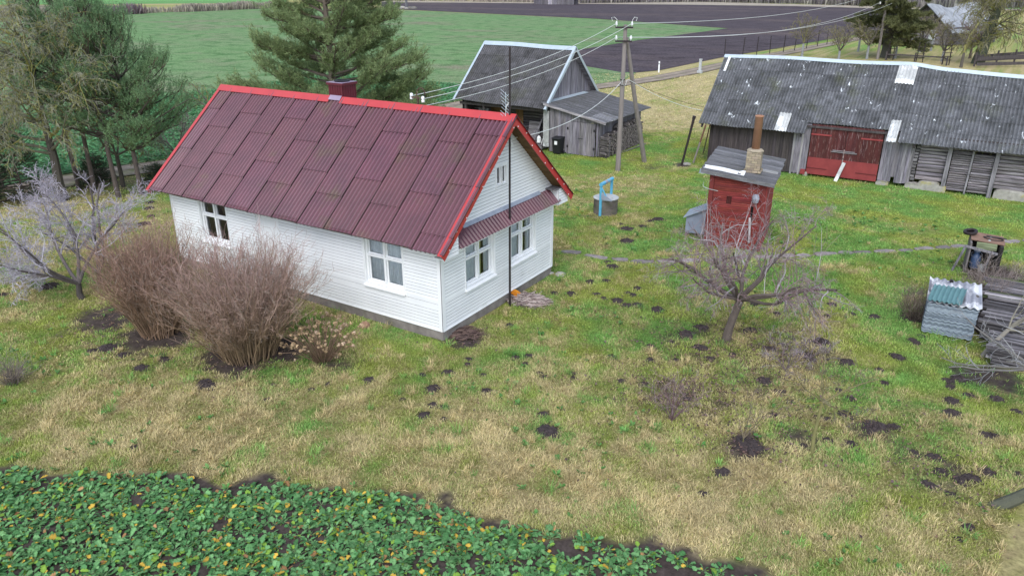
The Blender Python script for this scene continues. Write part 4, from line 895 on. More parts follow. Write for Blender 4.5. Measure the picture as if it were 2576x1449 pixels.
# ------------------------------------------------------------------ grey barn with lean-to
GX0, GX1, GYE, GYR, GYB = -16.05, -9.72, 22.32, 25.75, 28.95
gb = thing('grey_barn', (-12.9, 25.7, 0), 'small grey barn with a steep corrugated roof, white verges and a lean-to shed', 'barn')
rg = np.random.default_rng(51); GZE, GZR = 2.40, 5.46
ge = arr(0, GYE - GYR, GZE - GZR); GSL = np.linalg.norm(ge); ge /= GSL; gn = np.cross(arr(1, 0, 0), ge); gn *= np.sign(gn[2])
def gwarp(V):
    o = np.zeros_like(V); o[..., 2] = (.11 * np.clip((GX1 - V[..., 0]) / 6.3, 0, 1) + .02 * np.sin(V[..., 0] * 1.3 + V[..., 1])) ; return o
m = MB(); x = 0.0
while x < GX1 - GX0 - .05:
    x2 = min(x + 1.05, GX1 - GX0)
    for a, b in ((0, 1.0), (1.0, 2.5), (2.5, 4.0), (4.0, GSL)):
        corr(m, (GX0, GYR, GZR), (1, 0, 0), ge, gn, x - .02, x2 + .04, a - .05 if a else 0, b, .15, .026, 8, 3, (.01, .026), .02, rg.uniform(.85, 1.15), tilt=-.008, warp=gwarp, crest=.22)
    x = x2
m.build('roof_slope', MT['oldroof2'], gb)
ge2 = ge * arr(1, -1, 1); gn2 = gn * arr(1, -1, 1); m = MB(); corr(m, (GX0, GYR, GZR), (1, 0, 0), ge2, gn2, 0, GX1 - GX0, 0, 4.3, .15, .026, 6, 3, (.01, .02), .02, 1., warp=gwarp); m.build('roof_slope', MT['oldroof2'], gb)
for e, nn_ in ((ge, gn), (ge2, gn2)):
    m = MB()
    for k in range(18):
        a, b = k / 18 * 4.3, (k + 1) / 18 * 4.3 - .008; m.hexa([arr(x, GYR, GZR) + e * d + nn_ * h for x in (GX0 + .05, GX1 - .04) for d in (a, b) for h in (-.08, -.05)], rg.uniform(.7, 1.2) * arr(1, 1, 1))
    m.build('soffit', MT['greywood_x'], gb)
m = MB(); xs = np.linspace(GX0 - .03, GX1 + .04, 14); zz = GZR + gwarp(np.stack([xs, np.full(14, GYR), np.full(14, 5.)], -1))[:, 2]
for sg, e, nn_ in ((1, ge, gn), (-1, ge2, gn2)):
    top = np.stack([xs, np.full(14, GYR), zz + .09], -1); low = np.stack([xs, np.full(14, GYR), zz], -1) + e * .24 + nn_ * .055; m.grid(np.stack([top, low, low - nn_ * .025], 1), flip=sg < 0)
m.build('ridge_cap', MT['galv'], gb)
for xe, dz in ((GX0, .11), (GX1, 0)):
    for e, nn_ in ((ge, gn), (ge2, gn2)):
        m = MB(); O = arr(xe, GYR, GZR + dz); sx = 1 if xe == GX1 else -1
        m.hexa([O + arr(x, 0, 0) + e * d + nn_ * h for x in sorted((-sx * .09, sx * .05)) for d in (0, GSL + .04) for h in (.05, .062)])
        m.hexa([O + arr(x, 0, 0) + e * d + nn_ * h for x in sorted((sx * .03, sx * .05)) for d in (0, GSL + .04) for h in (-.11, .049)], .85 * arr(1, 1, 1)); m.build('verge_board', MT['galv'], gb)
gzt = lambda y: GZR - abs(y - GYR) * (GZR - GZE) / (GYR - GYE) - .1
m = MB(); boards(m, (GX1 - .33, 0, 0), (0, 1, 0), (1, 0, 0), 22.75, 28.75, .1, gzt, .15, rg, (.75, 1.2)); m.build('gable_wall', MT['greywood'], gb)
m = MB(); boards(m, (GX0 + .45, 0, 0), (0, 1, 0), (-1, 0, 0), 22.6, 28.75, .1, gzt, .15, rg, (.6, 1.)); m.build('gable_wall', MT['darkwood'], gb)
m = MB(); boards(m, (0, 28.75, 0), (1, 0, 0), (0, 1, 0), GX0 + .45, GX1 - .3, .1, 2.5, .2, rg, (.6, 1.)); m.build('wall', MT['darkwood'], gb)
m = MB(); logs(m, (0, 23.75, 0), (1, 0, 0), (0, -1, 0), GX0 + .5, GX1 - .35, .3, 3.3, .17, rg, (.35, .75)); m.build('log_wall', MT['greywood_x'], gb)
m = MB(); m.box((-12.9, 23.15, .3), (5.7, 1.2, .08)); m.box((-12.9, 22.6, .2), (5.7, .12, .2)); m.build('porch_floor', MT['greywood_x'], gb)
for xx in (-15.42, -14.1, -12.4): m = MB(); m.box((xx, 22.66, 1.3), (.13, .13, 2.3)); m.build('post', MT['darkwood'], gb)
m = MB(); m.box((-12.9, 22.62, 2.3), (5.8, .12, .14)); m.build('beam', MT['darkwood'], gb)
m = MB(); boards(m, (0, 23.6, 0), (1, 0, 0), (0, -1, 0), -14.2, -13.2, .35, 2.2, .2, rg, (.9, 1.1)); m.build('brown_door', MT['soffit'], gb)
m = MB(); boards(m, (0, 23.3, 0), (1, 0, 0), (0, -1, 0), -12.25, -11.75, .35, 2.35, .2, rg, (.7, .9)); m.build('brown_panel', MT['soffit'], gb)
m = MB(); corr(m, (-9.98, 22.6, 2.3), (1, 0, 0), (0, 0, -1), (0, -1, 0), 0, .38, 0, 2.02, .095, .016, 8, 1, (.01, .01), .01, .8); m.build('corner_cladding', MT['palesheet'], gb)
# lean-to
lw = MB(); LX0, LX1, LY0, LY1 = -9.6, -6.52, 22.66, 28.3; lz = lambda x: 2.66 - (x - LX0) / 3.5 * .68
boards(lw, (0, LY0, 0), (1, 0, 0), (0, -1, 0), LX0, LX1, lambda s: 0.0 if s < -9.1 else .05, lambda s: lz(s) - .06, .15, rg, (.75, 1.15), .05, opens=[(-8.5, -6.7, .02, 1.86)])
boards(lw, (LX1, 0, 0), (0, 1, 0), (1, 0, 0), LY0, LY1, .05, lz(LX1) - .05, .14, rg, (.65, 1.05))
boards(lw, (0, LY1, 0), (1, 0, 0), (0, 1, 0), LX0, LX1, .05, lambda s: lz(s) - .06, .2, rg, (.65, 1.05))
lean = lw.build('lean_to_wall', MT['greywood'], gb)
m = MB(); rb = np.random.default_rng(3)
for k in range(26):
    y0 = 22.4 + k * .24; y1 = y0 + .232; x_end = -6.0 + rb.uniform(-.02, .03); pale = 2.0 if k in (0,) else 1
    cuts = [LX0 - .45, x_end] if k > 7 else [LX0 - .45, -7.1, x_end]
    for ci, (a, b) in enumerate(zip(cuts[:-1], cuts[1:])):
        t = rb.uniform(.75, 1.15) * (1.75 if (ci == 1) else 1.0); h = rb.uniform(0, .008)
        zz_ = lambda x: 2.66 - (x - LX0) / 3.5 * .68 + h
        m.hexa([(x, y, zz_(x) + q) for x in (a, b - .004) for y in (y0, y1) for q in (0, .03)], t * arr(1, 1, 1))
    m.hexa([(x, y, zz_(x) + q) for x in (LX0 - .4, x_end) for y in (y1 - .01, y1 + .025) for q in (.03, .045)], rb.uniform(.55, .8) * arr(1, 1, 1))
subpart(m, 'lean_to_roof', MT['felt'], lean)
m = MB(); m.hexa([(x, y, 2.66 - (x - LX0) / 3.5 * .68 + q) for x in (LX0 - .3, -6.0) for y in (22.375, 22.398) for q in (-.09, .035)], 1.5 * arr(1, 1, 1)); subpart(m, 'barge_board', MT['greywood_x'], lean)
m = MB(); m.hexa([(x, y, z) for x in (LX0 - .42, LX0 - .1) for y in (23.0, 27.6) for z in ((2.78, 2.79) if x < -9.8 else (2.735, 2.745))]); subpart(m, 'flashing', MT['galv'], lean)
for a, b, hx in ((-8.48, -7.63, -8.42), (-7.61, -6.72, -6.78)):
    m = MB(); boards(m, (0, LY0 - .012, 0), (1, 0, 0), (0, -1, 0), a, b, .03, 1.84, .17, rg, (.85, 1.25), .02)
    for z in (.45, 1.45): m.box((hx, LY0 - .055, z), (.09, .02, .14), col=.12 * arr(1, 1, 1))
    if hx < -8: m.box((-7.62, LY0 - .06, .95), (.3, .02, .025), col=.2 * arr(1, 1, 1))
    subpart(m, 'shed_door', MT['greywood'], lean)
# porch clutter: each leans or lies on its own
def lean_plank(a, b, w_, lb, mt='greywood', t=.03, cat='plank', name='plank'):
    k = MB(); k.bar(a, b, w_, t, (0, 1, .3)); tag(k.build(name, MT[mt]), lb, cat)
lean_plank((-10.9, 23.0, .35), (-10.45, 23.55, 2.0), .09, 'long grey plank slanting steeply in the open porch of the grey barn', 'greywood')
lean_plank((-11.2, 22.85, .35), (-10.6, 23.5, 1.5), .06, 'thin stick slanting in the porch of the grey barn', 'greywood')
lean_plank((-11.35, 22.75, .5), (-10.4, 22.9, .95), .07, 'grey slat lying aslant low in the porch of the grey barn', 'greywood')
lean_plank((-10.2, 22.75, .36), (-10.0, 22.95, 1.1), .05, 'short pale slat by the corrugated corner of the grey barn porch', 'palesheet')
lean_plank((-10.5, 22.8, .36), (-10.25, 23.2, 1.2), .05, 'dark stick leaning beside the white jug in the porch', 'darkwood')
k = MB(); k.bar((-11.1, 23.35, .38), (-11.1, 23.55, 1.45), .75, .03, (0, 1, .3)); tag(k.build('board_panel', MT['greywood_x']), 'square grey board panel leaning on the porch wall of the grey barn', 'panel')
k = MB()
for q in range(5): k.bar((-14.75 + q * .14, 22.8, .4), (-14.7 + q * .14, 23.1, 2.02), .03, .13, (1, 0, 0), RNG.uniform(.8, 1.2) * arr(1, 1, 1))
tag(k.build('boarded_panel', MT['greywood']), 'grey boarded panel standing at the far left of the grey barn porch', 'panel')
jug = thing('jug', (-10.35, 22.72, .4), 'white plastic jug lying among planks in the grey barn porch', 'jug')
m = MB(); c = arr(-10.35, 22.74, .42); m.lathe([(.0, 0), (.10, .0), (.12, .03), (.12, .26), (.09, .34), (.04, .38), (.04, .41), (0, .41)], c, 14); m.build('body', MT['white'], jug)
m = MB(); th = np.linspace(-1.2, 1.2, 7); m.tube(np.stack([c[0] + .1 + .07 * np.cos(th), np.full(7, c[1] - .05), c[2] + .22 + .09 * np.sin(th)], 1), .012, 5); m.build('handle', MT['white'], jug)
# wheeled rubbish bin
wb = thing('wheelie_bin', (-8.88, 22.38, 0), 'black wheeled rubbish bin with a white sticker in front of the lean-to', 'bin')
m = MB(); cx_, cy_ = -8.88, 22.38; m.hexa([(cx_ + sx * w_, cy_ + sy * w_ * .95, z) for sx in (-1, 1) for sy in (-1, 1) for z, w_ in ((.06, .21), (.88, .27))]); m.build('body', MT['binblack'], wb)
m = MB(); m.hexa([(cx_ + sx * w_, cy_ + sy * w_ * 1.05 + .0, z + (.03 if sy > 0 else 0)) for sx in (-1, 1) for sy in (-1, 1) for z, w_ in ((.885, .30), (.94, .27))]); m.box((cx_, cy_ + .32, .9), (.5, .06, .04)); m.build('lid', MT['binblack'], wb)
m = MB(); m.box((cx_ - .02, cy_ - .262, .66), (.17, .012, .2), rotx(-.065)); m.build('sticker', MT['white'], wb)
for sx in (-1, 1): m = MB(); m.tube([(cx_ + sx * .24, cy_ + .2, .1), (cx_ + sx * .29, cy_ + .2, .1)], .1, 14); m.build('wheel', MT['binblack'], wb)
# firewood: every log of the two visible faces
proto = None; rw = np.random.default_rng(61)
MESH = []
for q in range(5):
    m = MB(); r0 = .052; th = np.arange(7) / 7 * 2 * np.pi + rw.uniform(0, 1); pr = r0 * rw.uniform(.75, 1.1, 7)
    ring = np.stack([np.zeros(7), pr * np.cos(th), pr * np.sin(th)], 1); t = rw.uniform(.12, .24); side = arr(t, t * .93, t * .9); endc = arr(.34, .30, .27) * rw.uniform(.7, 1.25)
    V = np.vstack([ring, ring + arr(.45, 0, 0)]); i = np.arange(7); j = (i + 1) % 7
    m.add(V, [np.stack([i, j, j + 7, i + 7], -1)], side); m.add(ring + arr(.4505, 0, 0), [np.arange(7)[None]], endc); m.add(ring - arr(.0005, 0, 0), [np.arange(7)[None, ::-1]], endc)
    o = m.build('firewood_log', MT['log']); MESH.append(o)
pos = []
for iy in range(47):
    for iz in range(14):
        y = 22.78 + iy * .103 + (iz % 2) * .05; z = .07 + iz * .092
        if z < 1.32 - .1 * abs(math.sin(iy * .55)) + (.12 if iy > 14 else -.25 * (1 - iy / 14)): pos.append((-6.48 + rw.uniform(-.05, .04), y, z, rw.normal(0, .08), rw.normal(0, .06)))
pos.sort(key=lambda p: p[1] - p[2] * .5)
near = pos[:210]; rest = pos[210:]
top = [(-6.45 + rw.uniform(-.1, .1), rw.uniform(22.9, 27.4), 0, rw.normal(0, .5), rw.normal(0, .25)) for _ in range(60)]
k = 0
def putlog(p, first):
    global k
    src = MESH[k % 5]; o = src if k < 5 else src.copy()
    if k >= 5: COL.objects.link(o)
    k += 1; o.location = p[:3]; o.rotation_euler = (rw.uniform(0, 6.28), p[4], p[3]); o.scale = (rw.uniform(.85, 1.1),) + (rw.uniform(.8, 1.2),) * 2
    tag(o, 'weathered firewood log in the long stack against the lean-to wall', 'firewood', 'firewood logs stacked against the lean-to')
for p in near: putlog(p, 0)
for p in top:
    iy = (p[1] - 22.78) / .103; z = 1.33 - .1 * abs(math.sin(iy * .55)) + (.12 if iy > 14 else -.25 * (1 - iy / 14)); putlog((p[0], p[1], z + .06, p[3], p[4]), 0)
for q in range(24): putlog((-6.42 + rw.uniform(-.03, .05), 22.72 + rw.uniform(0, .04), .1 + q * .045, math.pi / 2 * 0 + rw.normal(0, .15), rw.normal(0, .12)), 0)
m = MB()
for p in rest:
    th = np.arange(6) / 6 * 2 * np.pi; r_ = .05 * rw.uniform(.75, 1.15); ring = np.stack([np.zeros(6), r_ * np.cos(th), r_ * np.sin(th)], 1) + arr(*p[:3]); t = rw.uniform(.11, .24)
    i = np.arange(6); j = (i + 1) % 6; m.add(np.vstack([ring, ring + arr(.45, 0, 0)]), [np.stack([i, j, j + 6, i + 6], -1)], t * arr(1, .93, .9)); m.add(ring + arr(.4505, 0, 0), [np.arange(6)[None]], arr(.34, .30, .28) * rw.uniform(.6, 1.25))
tag(m.build('firewood_stack', MT['log']), 'far part of the firewood stack along the lean-to wall', 'firewood', kind='stuff')
k_ = MB(); k_.bar((-6.0, 23.0, .0), (-6.02, 23.02, 1.15), .05, .03); tag(k_.build('stake', MT['greywood']), 'thin grey stake upright against the near end of the firewood', 'stake')
k_ = MB(); k_.bar((-5.95, 24.2, .02), (-5.6, 27.2, .1), .05, .04); tag(k_.build('pole', MT['greywood_y']), 'long pole lying on the ground along the foot of the firewood', 'pole')
# ------------------------------------------------------------------ red smokehouse shed
A8 = R(8); su = arr(math.cos(A8), math.sin(A8), 0); sn = arr(-math.sin(A8), math.cos(A8), 0); SO = arr(3.36, 11.43, 0); SW, SD = 1.93, 2.75
shed = thing('red_shed', SO + su * SW / 2 + sn * SD / 2, 'narrow tall red wooden shed with flat board roof and brick chimney', 'shed')
rg = np.random.default_rng(71)
rz_ = lambda s, t: 2.84 - .115 * (s + .3) + .055 * t
S3 = lambda s, t, z: SO + su * s + sn * t + arr(0, 0, z)
RS = np.stack([su, sn, arr(0, 0, 1)], 1)
def clap(mb, O, u, n, s0, s1, zt, opens=(), h=.075):
    z = .02
    while z < 2.9:
        t = rg.uniform(.75, 1.25); top = min(z + h, 9)
        a, b = s0, s1
        while b > a and zt(b) < z + h * .5: b -= .1
        if b <= a + .05: break
        iv = [(a, b)]
        for o in opens:
            if o[2] < z + h / 2 < o[3]: iv = [q for (x, y) in iv for q in ((x, o[0]), (o[1], y)) if q[1] - q[0] > .02]
        for x, y in iv:
            o0 = rg.uniform(0, .008); mb.hexa([arr(*O) + arr(*u) * s + arr(*n) * d + arr(0, 0, zz) for s in (x, y) for d in (-.02, .012 + o0) for zz in (z, z + h - .008)], t * arr(1, rg.uniform(.85, 1.1), rg.uniform(.85, 1.1)))
        z += h
m = MB(); clap(m, SO, su, -sn, .14, SW - .12, lambda s: rz_(s, 0) - .05, [(.62, .80, 1.5, 1.95), (1.49, 1.58, .4, 1.7)]); m.build('wall', MT['redbrick'], shed)
MT['redboard'] = pmat('plain_red_boards', (.20, .042, .038), (.13, .026, .025), scale=V_, nscale=1.5, rough=.85, bump=.3, stain=((.34, .16, .13), 2, .6, .75))
MT['redside'] = pmat('bright_red_side', (.30, .05, .05), (.22, .038, .038), scale=V_, nscale=1.5, rough=.8, stain=((.42, .22, .2), 3, .62, .75))
m = MB(); boards(m, S3(SW, 0, 0), sn, su, .0, SD, .02, lambda t: rz_(SW, t) - .05, .16, rg, (.85, 1.1), 0, gap=.004); m.build('wall', MT['redside'], shed)
m = MB(); boards(m, S3(0, 0, 0), sn, -su, .0, SD, .02, lambda t: rz_(0, t) - .05, .16, rg, (.8, 1.1), 0); boards(m, S3(0, SD, 0), su, sn, 0, SW, .02, lambda s: rz_(s, SD) - .05, .16, rg, (.8, 1.1), 0); m.build('wall', MT['redboard'], shed)
for s, w_ in ((.06, .14), (SW - .06, .12)):
    m = MB(); m.box(S3(s, -.02, rz_(s, 0) / 2 - .02), (w_, .045, rz_(s, 0) - .06), RS); m.build('corner_board', MT['redboard'], shed)
m = MB(); m.box(S3(.71, .01, 1.72), (.18, .03, .45), RS, .35 * arr(1, 1, 1)); m.box(S3(.71, -.02, 1.96), (.22, .04, .03), RS); m.build('hatch', MT['redboard'], shed)
m = MB(); m.box(S3(1.535, .03, 1.05), (.10, .03, 1.3), RS, .12 * arr(1, 1, 1)); m.build('gap_shade', MT['darkwood'], shed)  # near-black strip painted for the shade inside the open gap
m = MB(); m.bar(S3(1.58, -.06, .35), S3(1.5, -.03, 1.25), .07, .03, col=2.2 * arr(1, .95, .9)); m.build('door_jamb', MT['greywood'], shed)
m = MB(); m.lathe([(0, -.16), (.1, -.14), (.13, 0), (.1, .13), (.0, .16)], S3(1.62, -.1, 1.98), 9); m.build('hanging_pot', MT['trimgrey'], shed)
m = MB(); rb = np.random.default_rng(4)
for k in range(14):
    t0 = -.18 + k * .238; t1 = t0 + .226; L0 = -.36 + rb.uniform(-.02, .02); L1 = 2.22 + rb.uniform(-.03, .03); h = rb.uniform(0, .012) + (k % 2) * .006
    m.hexa([S3(s, t, rz_(s, t) + h + q) for s in (L0, L1) for t in (t0, t1) for q in (0, .028)], rb.uniform(.75, 1.2) * arr(1, 1, 1))
m.hexa([S3(s, t, rz_(s, t) + q) for s in (1.45, 2.15) for t in (1.0, 1.24) for q in (.03, .05)], 2.0 * arr(1, 1, .93))
m.hexa([S3(s, -.2, rz_(s, -.2) + q) + sn * d for s in (-.34, 2.2) for d in (0, .02) for q in (-.1, .03)], 1.2 * arr(1, 1, 1))
m.build('board_roof', MT['felt'], shed)
m = MB(); xs = np.linspace(-.30, 1.12, 14); 
V = np.stack([[S3(s, t, rz_(s, t) + .055 + .012 * math.sin(s * 5) + (.05 if t > .4 else 0) * (s > 1.0)) for t in (.02, .2, .42)] for s in xs]); m.grid(V); m.grid(np.stack([V[:, 0], V[:, 0] - arr(0, 0, .02)], 1)); m.build('white_sheet', MT['white'], shed)
# brick chimney, laid course by course
cb = MB(); CC = S3(1.32, .78, 0); zb = rz_(1.32, .78) + .02
cb.box(CC + arr(0, 0, zb + .36), (.465, .465, .74), RS, 1.0); bricks = []
bm_ = MB()
for c_ in range(9):
    w_ = .60 if c_ == 0 else .50; z = zb + .02 + c_ * .082
    for side in range(4):
        ca, sa = [(1, 0), (0, 1), (-1, 0), (0, -1)][side]; e = arr(ca, sa, 0); f_ = arr(-sa, ca, 0)
        e = RS @ e; f_ = RS @ f_
        off = .0 if c_ % 2 else .105
        q = -w_ / 2
        while q < w_ / 2 - .01:
            q2 = min(q + (.21 if q > -w_ / 2 or not off else .105), w_ / 2); bm_.hexa([CC + e * x + f_ * d + arr(0, 0, zz) for x in (q + .006, q2 - .006) for d in (w_ / 2 - .04, w_ / 2) for zz in (z, z + .072)], rg.uniform(.75, 1.2) * arr(1, rg.uniform(.95, 1), rg.uniform(.9, 1))); q = q2
chn = bm_.build('chimney', MT['buffbrick'], shed)
subpart(cb, 'mortar_core', MT['mortar'], chn)
m = MB(); m.lathe([(.28, 0), (.30, .03), (.25, .08), (.15, .1), (0, .1)], CC + arr(0, 0, zb + .73), 10); subpart(m, 'mortar_cap', MT['buffbrick'], chn)
m = MB(); m.lathe([(.14, 0), (.137, 1.15), (.152, 1.16), (.152, 1.2), (.125, 1.2), (.12, .9)], CC + arr(0, 0, zb + .78), 18); subpart(m, 'clay_pipe', MT['clay'], chn, True)
m = MB(); th = np.linspace(-1.3, 2.2, 9); m.tube([S3(-.02, -.05, 2.14), S3(-.2, -.07, 2.2), S3(-.24, -.07, 2.28), S3(-.22, -.07, 2.38)], .012, 5); m.tube([S3(-.02, -.05, 2.14), S3(.3, -.04, 2.10)], .012, 5); m.build('bent_pipe', MT['pale'], shed)
# kennel on its left
kn = thing('kennel', (2.62, 12.75, 0), 'small blue grey kennel with a pitched lid standing left of the red shed', 'kennel'); KO = arr(2.62, 12.75, 0); KR = rotz(R(8))
K = lambda x, y, z: KO + KR @ arr(x, y, z)
m = MB(); m.hexa([K(x, y, z) for x in (-.36, .42) for y in (-.5, .5) for z in (.12, .72)]); m.prism([K(-.36, -.5, .72), K(.42, -.5, .72), K(.42, -.5, 1.1)], KR @ arr(0, 1, 0)); m.build('body', MT['bluegrey'], kn)
m = MB(); m.hexa([K(x, y, z) for x in (-.46, .44) for y in (-.6, .6) for z in ((.70, .725) if x < 0 else (1.15, 1.175))]); m.build('roof', MT['stucco'], kn)
m = MB(); [m.box(K(sx * .33 + .03, sy * .42, .05), (.08, .08, .16), KR) for sx in (-1, 1) for sy in (-1, 1)]; m.build('foot', MT['darkwood'], kn)

# ------------------------------------------------------------------ well
wl = thing('well', (-1.55, 13.1, 0), 'round concrete well with a light blue windlass frame on the lawn', 'well'); c = arr(-1.55, 13.28, 0)
m = MB(); m.lathe([(.50, -.05), (.50, .25), (.495, .27), (.50, .29), (.50, .64), (.49, .66), (.42, .66)], c, 36); m.build('ring', MT['wellring'], wl)
m = MB(); m.lathe([(.53, .655), (.53, .685), (.50, .70), (0, .705)], c, 36); 
m.box(c + arr(.02, -.02, .715), (.52, .40, .02), rotz(.5)); m.build('lid', MT['pale'], wl)
m = MB(); e = rotz(R(92)) @ arr(1, 0, 0); q = rotz(R(92)) @ arr(0, 1, 0); pA = c - e * .52; pB = c + e * .40
pA = c - e * .545; pB = c + e * .545
m.box(pA + arr(0, 0, .68), (.055, .10, 1.36), rotz(R(92))); m.box(pB + arr(0, 0, 1.0), (.055, .10, .72), rotz(R(92))); m.bar(pA + arr(0, 0, 1.2) - q * .03, pA - q * .32 + arr(0, 0, .74), .05, .03); m.build('frame', MT['blue'], wl)
m = MB(); m.tube([pA + arr(0, 0, 1.34) - e * .06, pB + arr(0, 0, 1.34) + e * .06], .075, 14); m.build('drum', MT['blue'], wl)
m = MB(); m.tube([c + arr(0, 0, 1.34) - e * .22, c + arr(0, 0, 1.34) + e * .02], .083, 14); m.tube([c + arr(0, 0, 1.34) + e * .16, c + arr(0, 0, 1.34) + e * .24], .083, 14); m.build('chain_wrap', MT['trimgrey'], wl)
m = MB(); m.hexa([pA - q * a + e * b + arr(0, 0, z) for a in (.04, .5) for b in (-.04, .02) for z in ((.72, 1.0) if a < .1 else (.70, .74))]); m.build('lean_board', MT['trimgrey'], wl)

# ------------------------------------------------------------------ power pole with brace, cables
pp_ = thing('power_pole', (-4.29, 20.45, 0), 'timber power pole with a raking brace and two crossarms beside the firewood', 'power pole')
PB = arr(-4.29, 20.45, 0)
m = MB(); m.tube([PB - arr(0, 0, .3), PB + arr(.01, 0, 3.5), PB + arr(.0, .02, 7.1)], [.135, .115, .09], 12); m.build('pole', MT['polewood'], pp_)
m = MB(); m.tube([arr(-3.88, 23.07, -.2), arr(-4.1, 21.7, 3.4), arr(-4.26, 20.62, 6.5)], [.13, .11, .085], 12); m.build('brace', MT['polewood'], pp_)
ad = arr(.93, .36, 0); ad /= np.linalg.norm(ad); INS = []
for z, hl in ((6.98, .42), (6.35, .40)):
    a_ = MB(); a_.bar(PB + arr(0, -.12, z) - ad * hl, PB + arr(0, -.12, z) + ad * hl, .09, .08); arm = a_.build('crossarm', MT['dark'], pp_)
    for sg in (-.9, .85):
        P0 = PB + arr(0, -.12, z + .04) + ad * hl * sg; INS.append(P0 + arr(0, 0, .14))
        m = MB(); m.lathe([(.015, 0), (.015, .05), (.055, .06), (.06, .12), (.035, .14), (.05, .17), (.03, .22), (0, .22)], P0, 10); subpart(m, 'insulator', MT['insul'], arm)
        if z > 6.5:
            m = MB(); m.tube([P0 + arr(0, 0, .18), P0 + arr(.02, .0, .3), P0 + ad * sg * .12 + arr(0, 0, .42), P0 + ad * sg * .28 + arr(0, 0, .40), P0 + ad * sg * .22 + arr(0, 0, .25)], .012, 5); subpart(m, 'wire_loop', MT['cable'], arm)
m = MB()
for z in (4.3, 4.55): m.tube([PB + arr(.125 * math.cos(t), .125 * math.sin(t), z) for t in np.linspace(0, 6.28, 13)], .02, 5)
m.build('band', MT['dark'], pp_)
def wire(a, b, sag, r_, lb, mt='cable', n=14):
    t = np.linspace(0, 1, n)[:, None]; P = np.array(a) * (1 - t) + np.array(b) * t; P[:, 2] -= sag * 4 * (t * (1 - t))[:, 0]
    m = MB(); m.tube(P, r_, 5); return tag(m.build('cable', MT[mt]), lb, 'cable', 'overhead cables')
I1 = B0 + arr(-.24, 0, .42); I2 = B0 + arr(.19, 0, .36)
wire(I1, INS[0], .35, .011, 'pale cable from the pole top to the left insulator above the red roof')
wire(I2, INS[1], .35, .011, 'pale cable from the pole top to the right insulator above the red roof')
wire(arr(-2.9, 3.2, 5.62), INS[2], .35, .011, 'pale cable from the lower crossarm to the ridge of the cottage')
wire(arr(.27, 2.95, 5.02), PB + arr(0, -.13, 4.45), .5, .013, 'pale cable from the antenna mast to the middle of the power pole')
m = MB(); q = PB + arr(0, -.14, 4.45); m.tube([q, q + arr(.1, -.02, .15), q + arr(.05, -.02, -.12), q + arr(.22, 0, -.15), q + arr(.28, .05, .12), q + arr(.42, .08, .1)], .013, 5); m.build('cable_loop', MT['cable'], pp_)
wire(PB + arr(.42, -.06, 4.55), (-1.38, 24.15, 2.8), .2, .012, 'pale cable from the power pole down to the long barn roof corner')
wire(PB + arr(.3, .08, 4.5), (-1.38, 24.35, 2.95), .12, .009, 'thin dark cable from the power pole to the long barn roof corner', 'dark')
P2 = arr(-1.78, 91.35, 0)
p2 = thing('utility_pole', P2, 'tall plain pole beside the big conifer beyond the long barn', 'utility pole')
m = MB(); m.tube([P2, P2 + arr(-.05, 0, 4), P2 + arr(-.12, 0, 8.2)], [.17, .15, .13], 10); m.build('pole', MT['polewood'], p2)
m = MB(); m.bar(P2 + arr(-.9, -.5, 6.35), P2 + arr(.7, .4, 6.35), .1, .1); am = m.build('crossarm', MT['dark'], p2)
for s in (-1, 1): m = MB(); m.lathe([(.06, 0), (.13, .03), (.13, .25), (.05, .33), (0, .33)], P2 + arr(s * .75, s * .42, 6.38), 10); subpart(m, 'insulator', MT['insul'], am)
wire(INS[1], P2 + arr(-.75, -.4, 7.9), .8, .014, 'upper faint cable running to the distant pole above the ploughed field')
wire(INS[3], P2 + arr(-.75, -.42, 6.6), 1.1, .014, 'lower faint cable running to the distant pole above the ploughed field')
wire(INS[2], P2 + arr(.7, .4, 6.6), 1.1, .014, 'middle faint cable running to the distant pole above the ploughed field')

# ------------------------------------------------------------------ roadside markers and wire fence
rf = thing('marker_post', (*at(1657, 183)[:2], 0), 'white roadside marker post with a dark band near its top', 'marker post'); c = arr(*rf.location)
m = MB(); m.box(c + arr(0, 0, .55), (.14, .07, 1.1)); m.box(c + arr(0, 0, 1.12), (.10, .06, .06)); m.build('post', MT['white'], rf)
m = MB(); m.box(c + arr(0, -.005, .88), (.15, .08, .08), col=.5 * arr(1, 1, 1)); m.build('reflector', MT['trimgrey'], rf)
cp = thing('concrete_post', (*at(1760, 185)[:2], 0), 'grey concrete post with a wider foot by the dirt track', 'post'); c = arr(*cp.location)
m = MB(); m.box(c + arr(0, 0, .75), (.24, .24, 1.3)); m.build('shaft', MT['pale'], cp)
m = MB(); m.box(c + arr(0, 0, .14), (.48, .42, .3)); m.build('foot', MT['pale'], cp)
m = MB(); m.box(c + arr(0, 0, 1.42), (.28, .28, .08)); m.build('cap', MT['pale'], cp)
wf = thing('wire_fence', (-15, 100, 0), 'thin wire fence on dark stakes along the edge of the ploughed field', 'fence')
fp = [at(a, b) for a, b in ((1822, 147), (1868, 141), (1903, 139), (1936, 137), (1970, 133), (1998, 129), (2028, 124), (2056, 118), (2080, 113), (2106, 108), (2130, 103))]
for q in fp:
    m = MB(); m.tube([q - arr(0, 0, .1), q + arr(RNG.uniform(-.1, .1), 0, 2.3)], .055, 6); m.build('stake', MT['dark'], wf)
m = MB()
for z in (.6, 1.2, 1.8):
    m.tube([q + arr(0, 0, z) for q in fp], .012, 4)
m.build('wire', MT['dark'], wf)

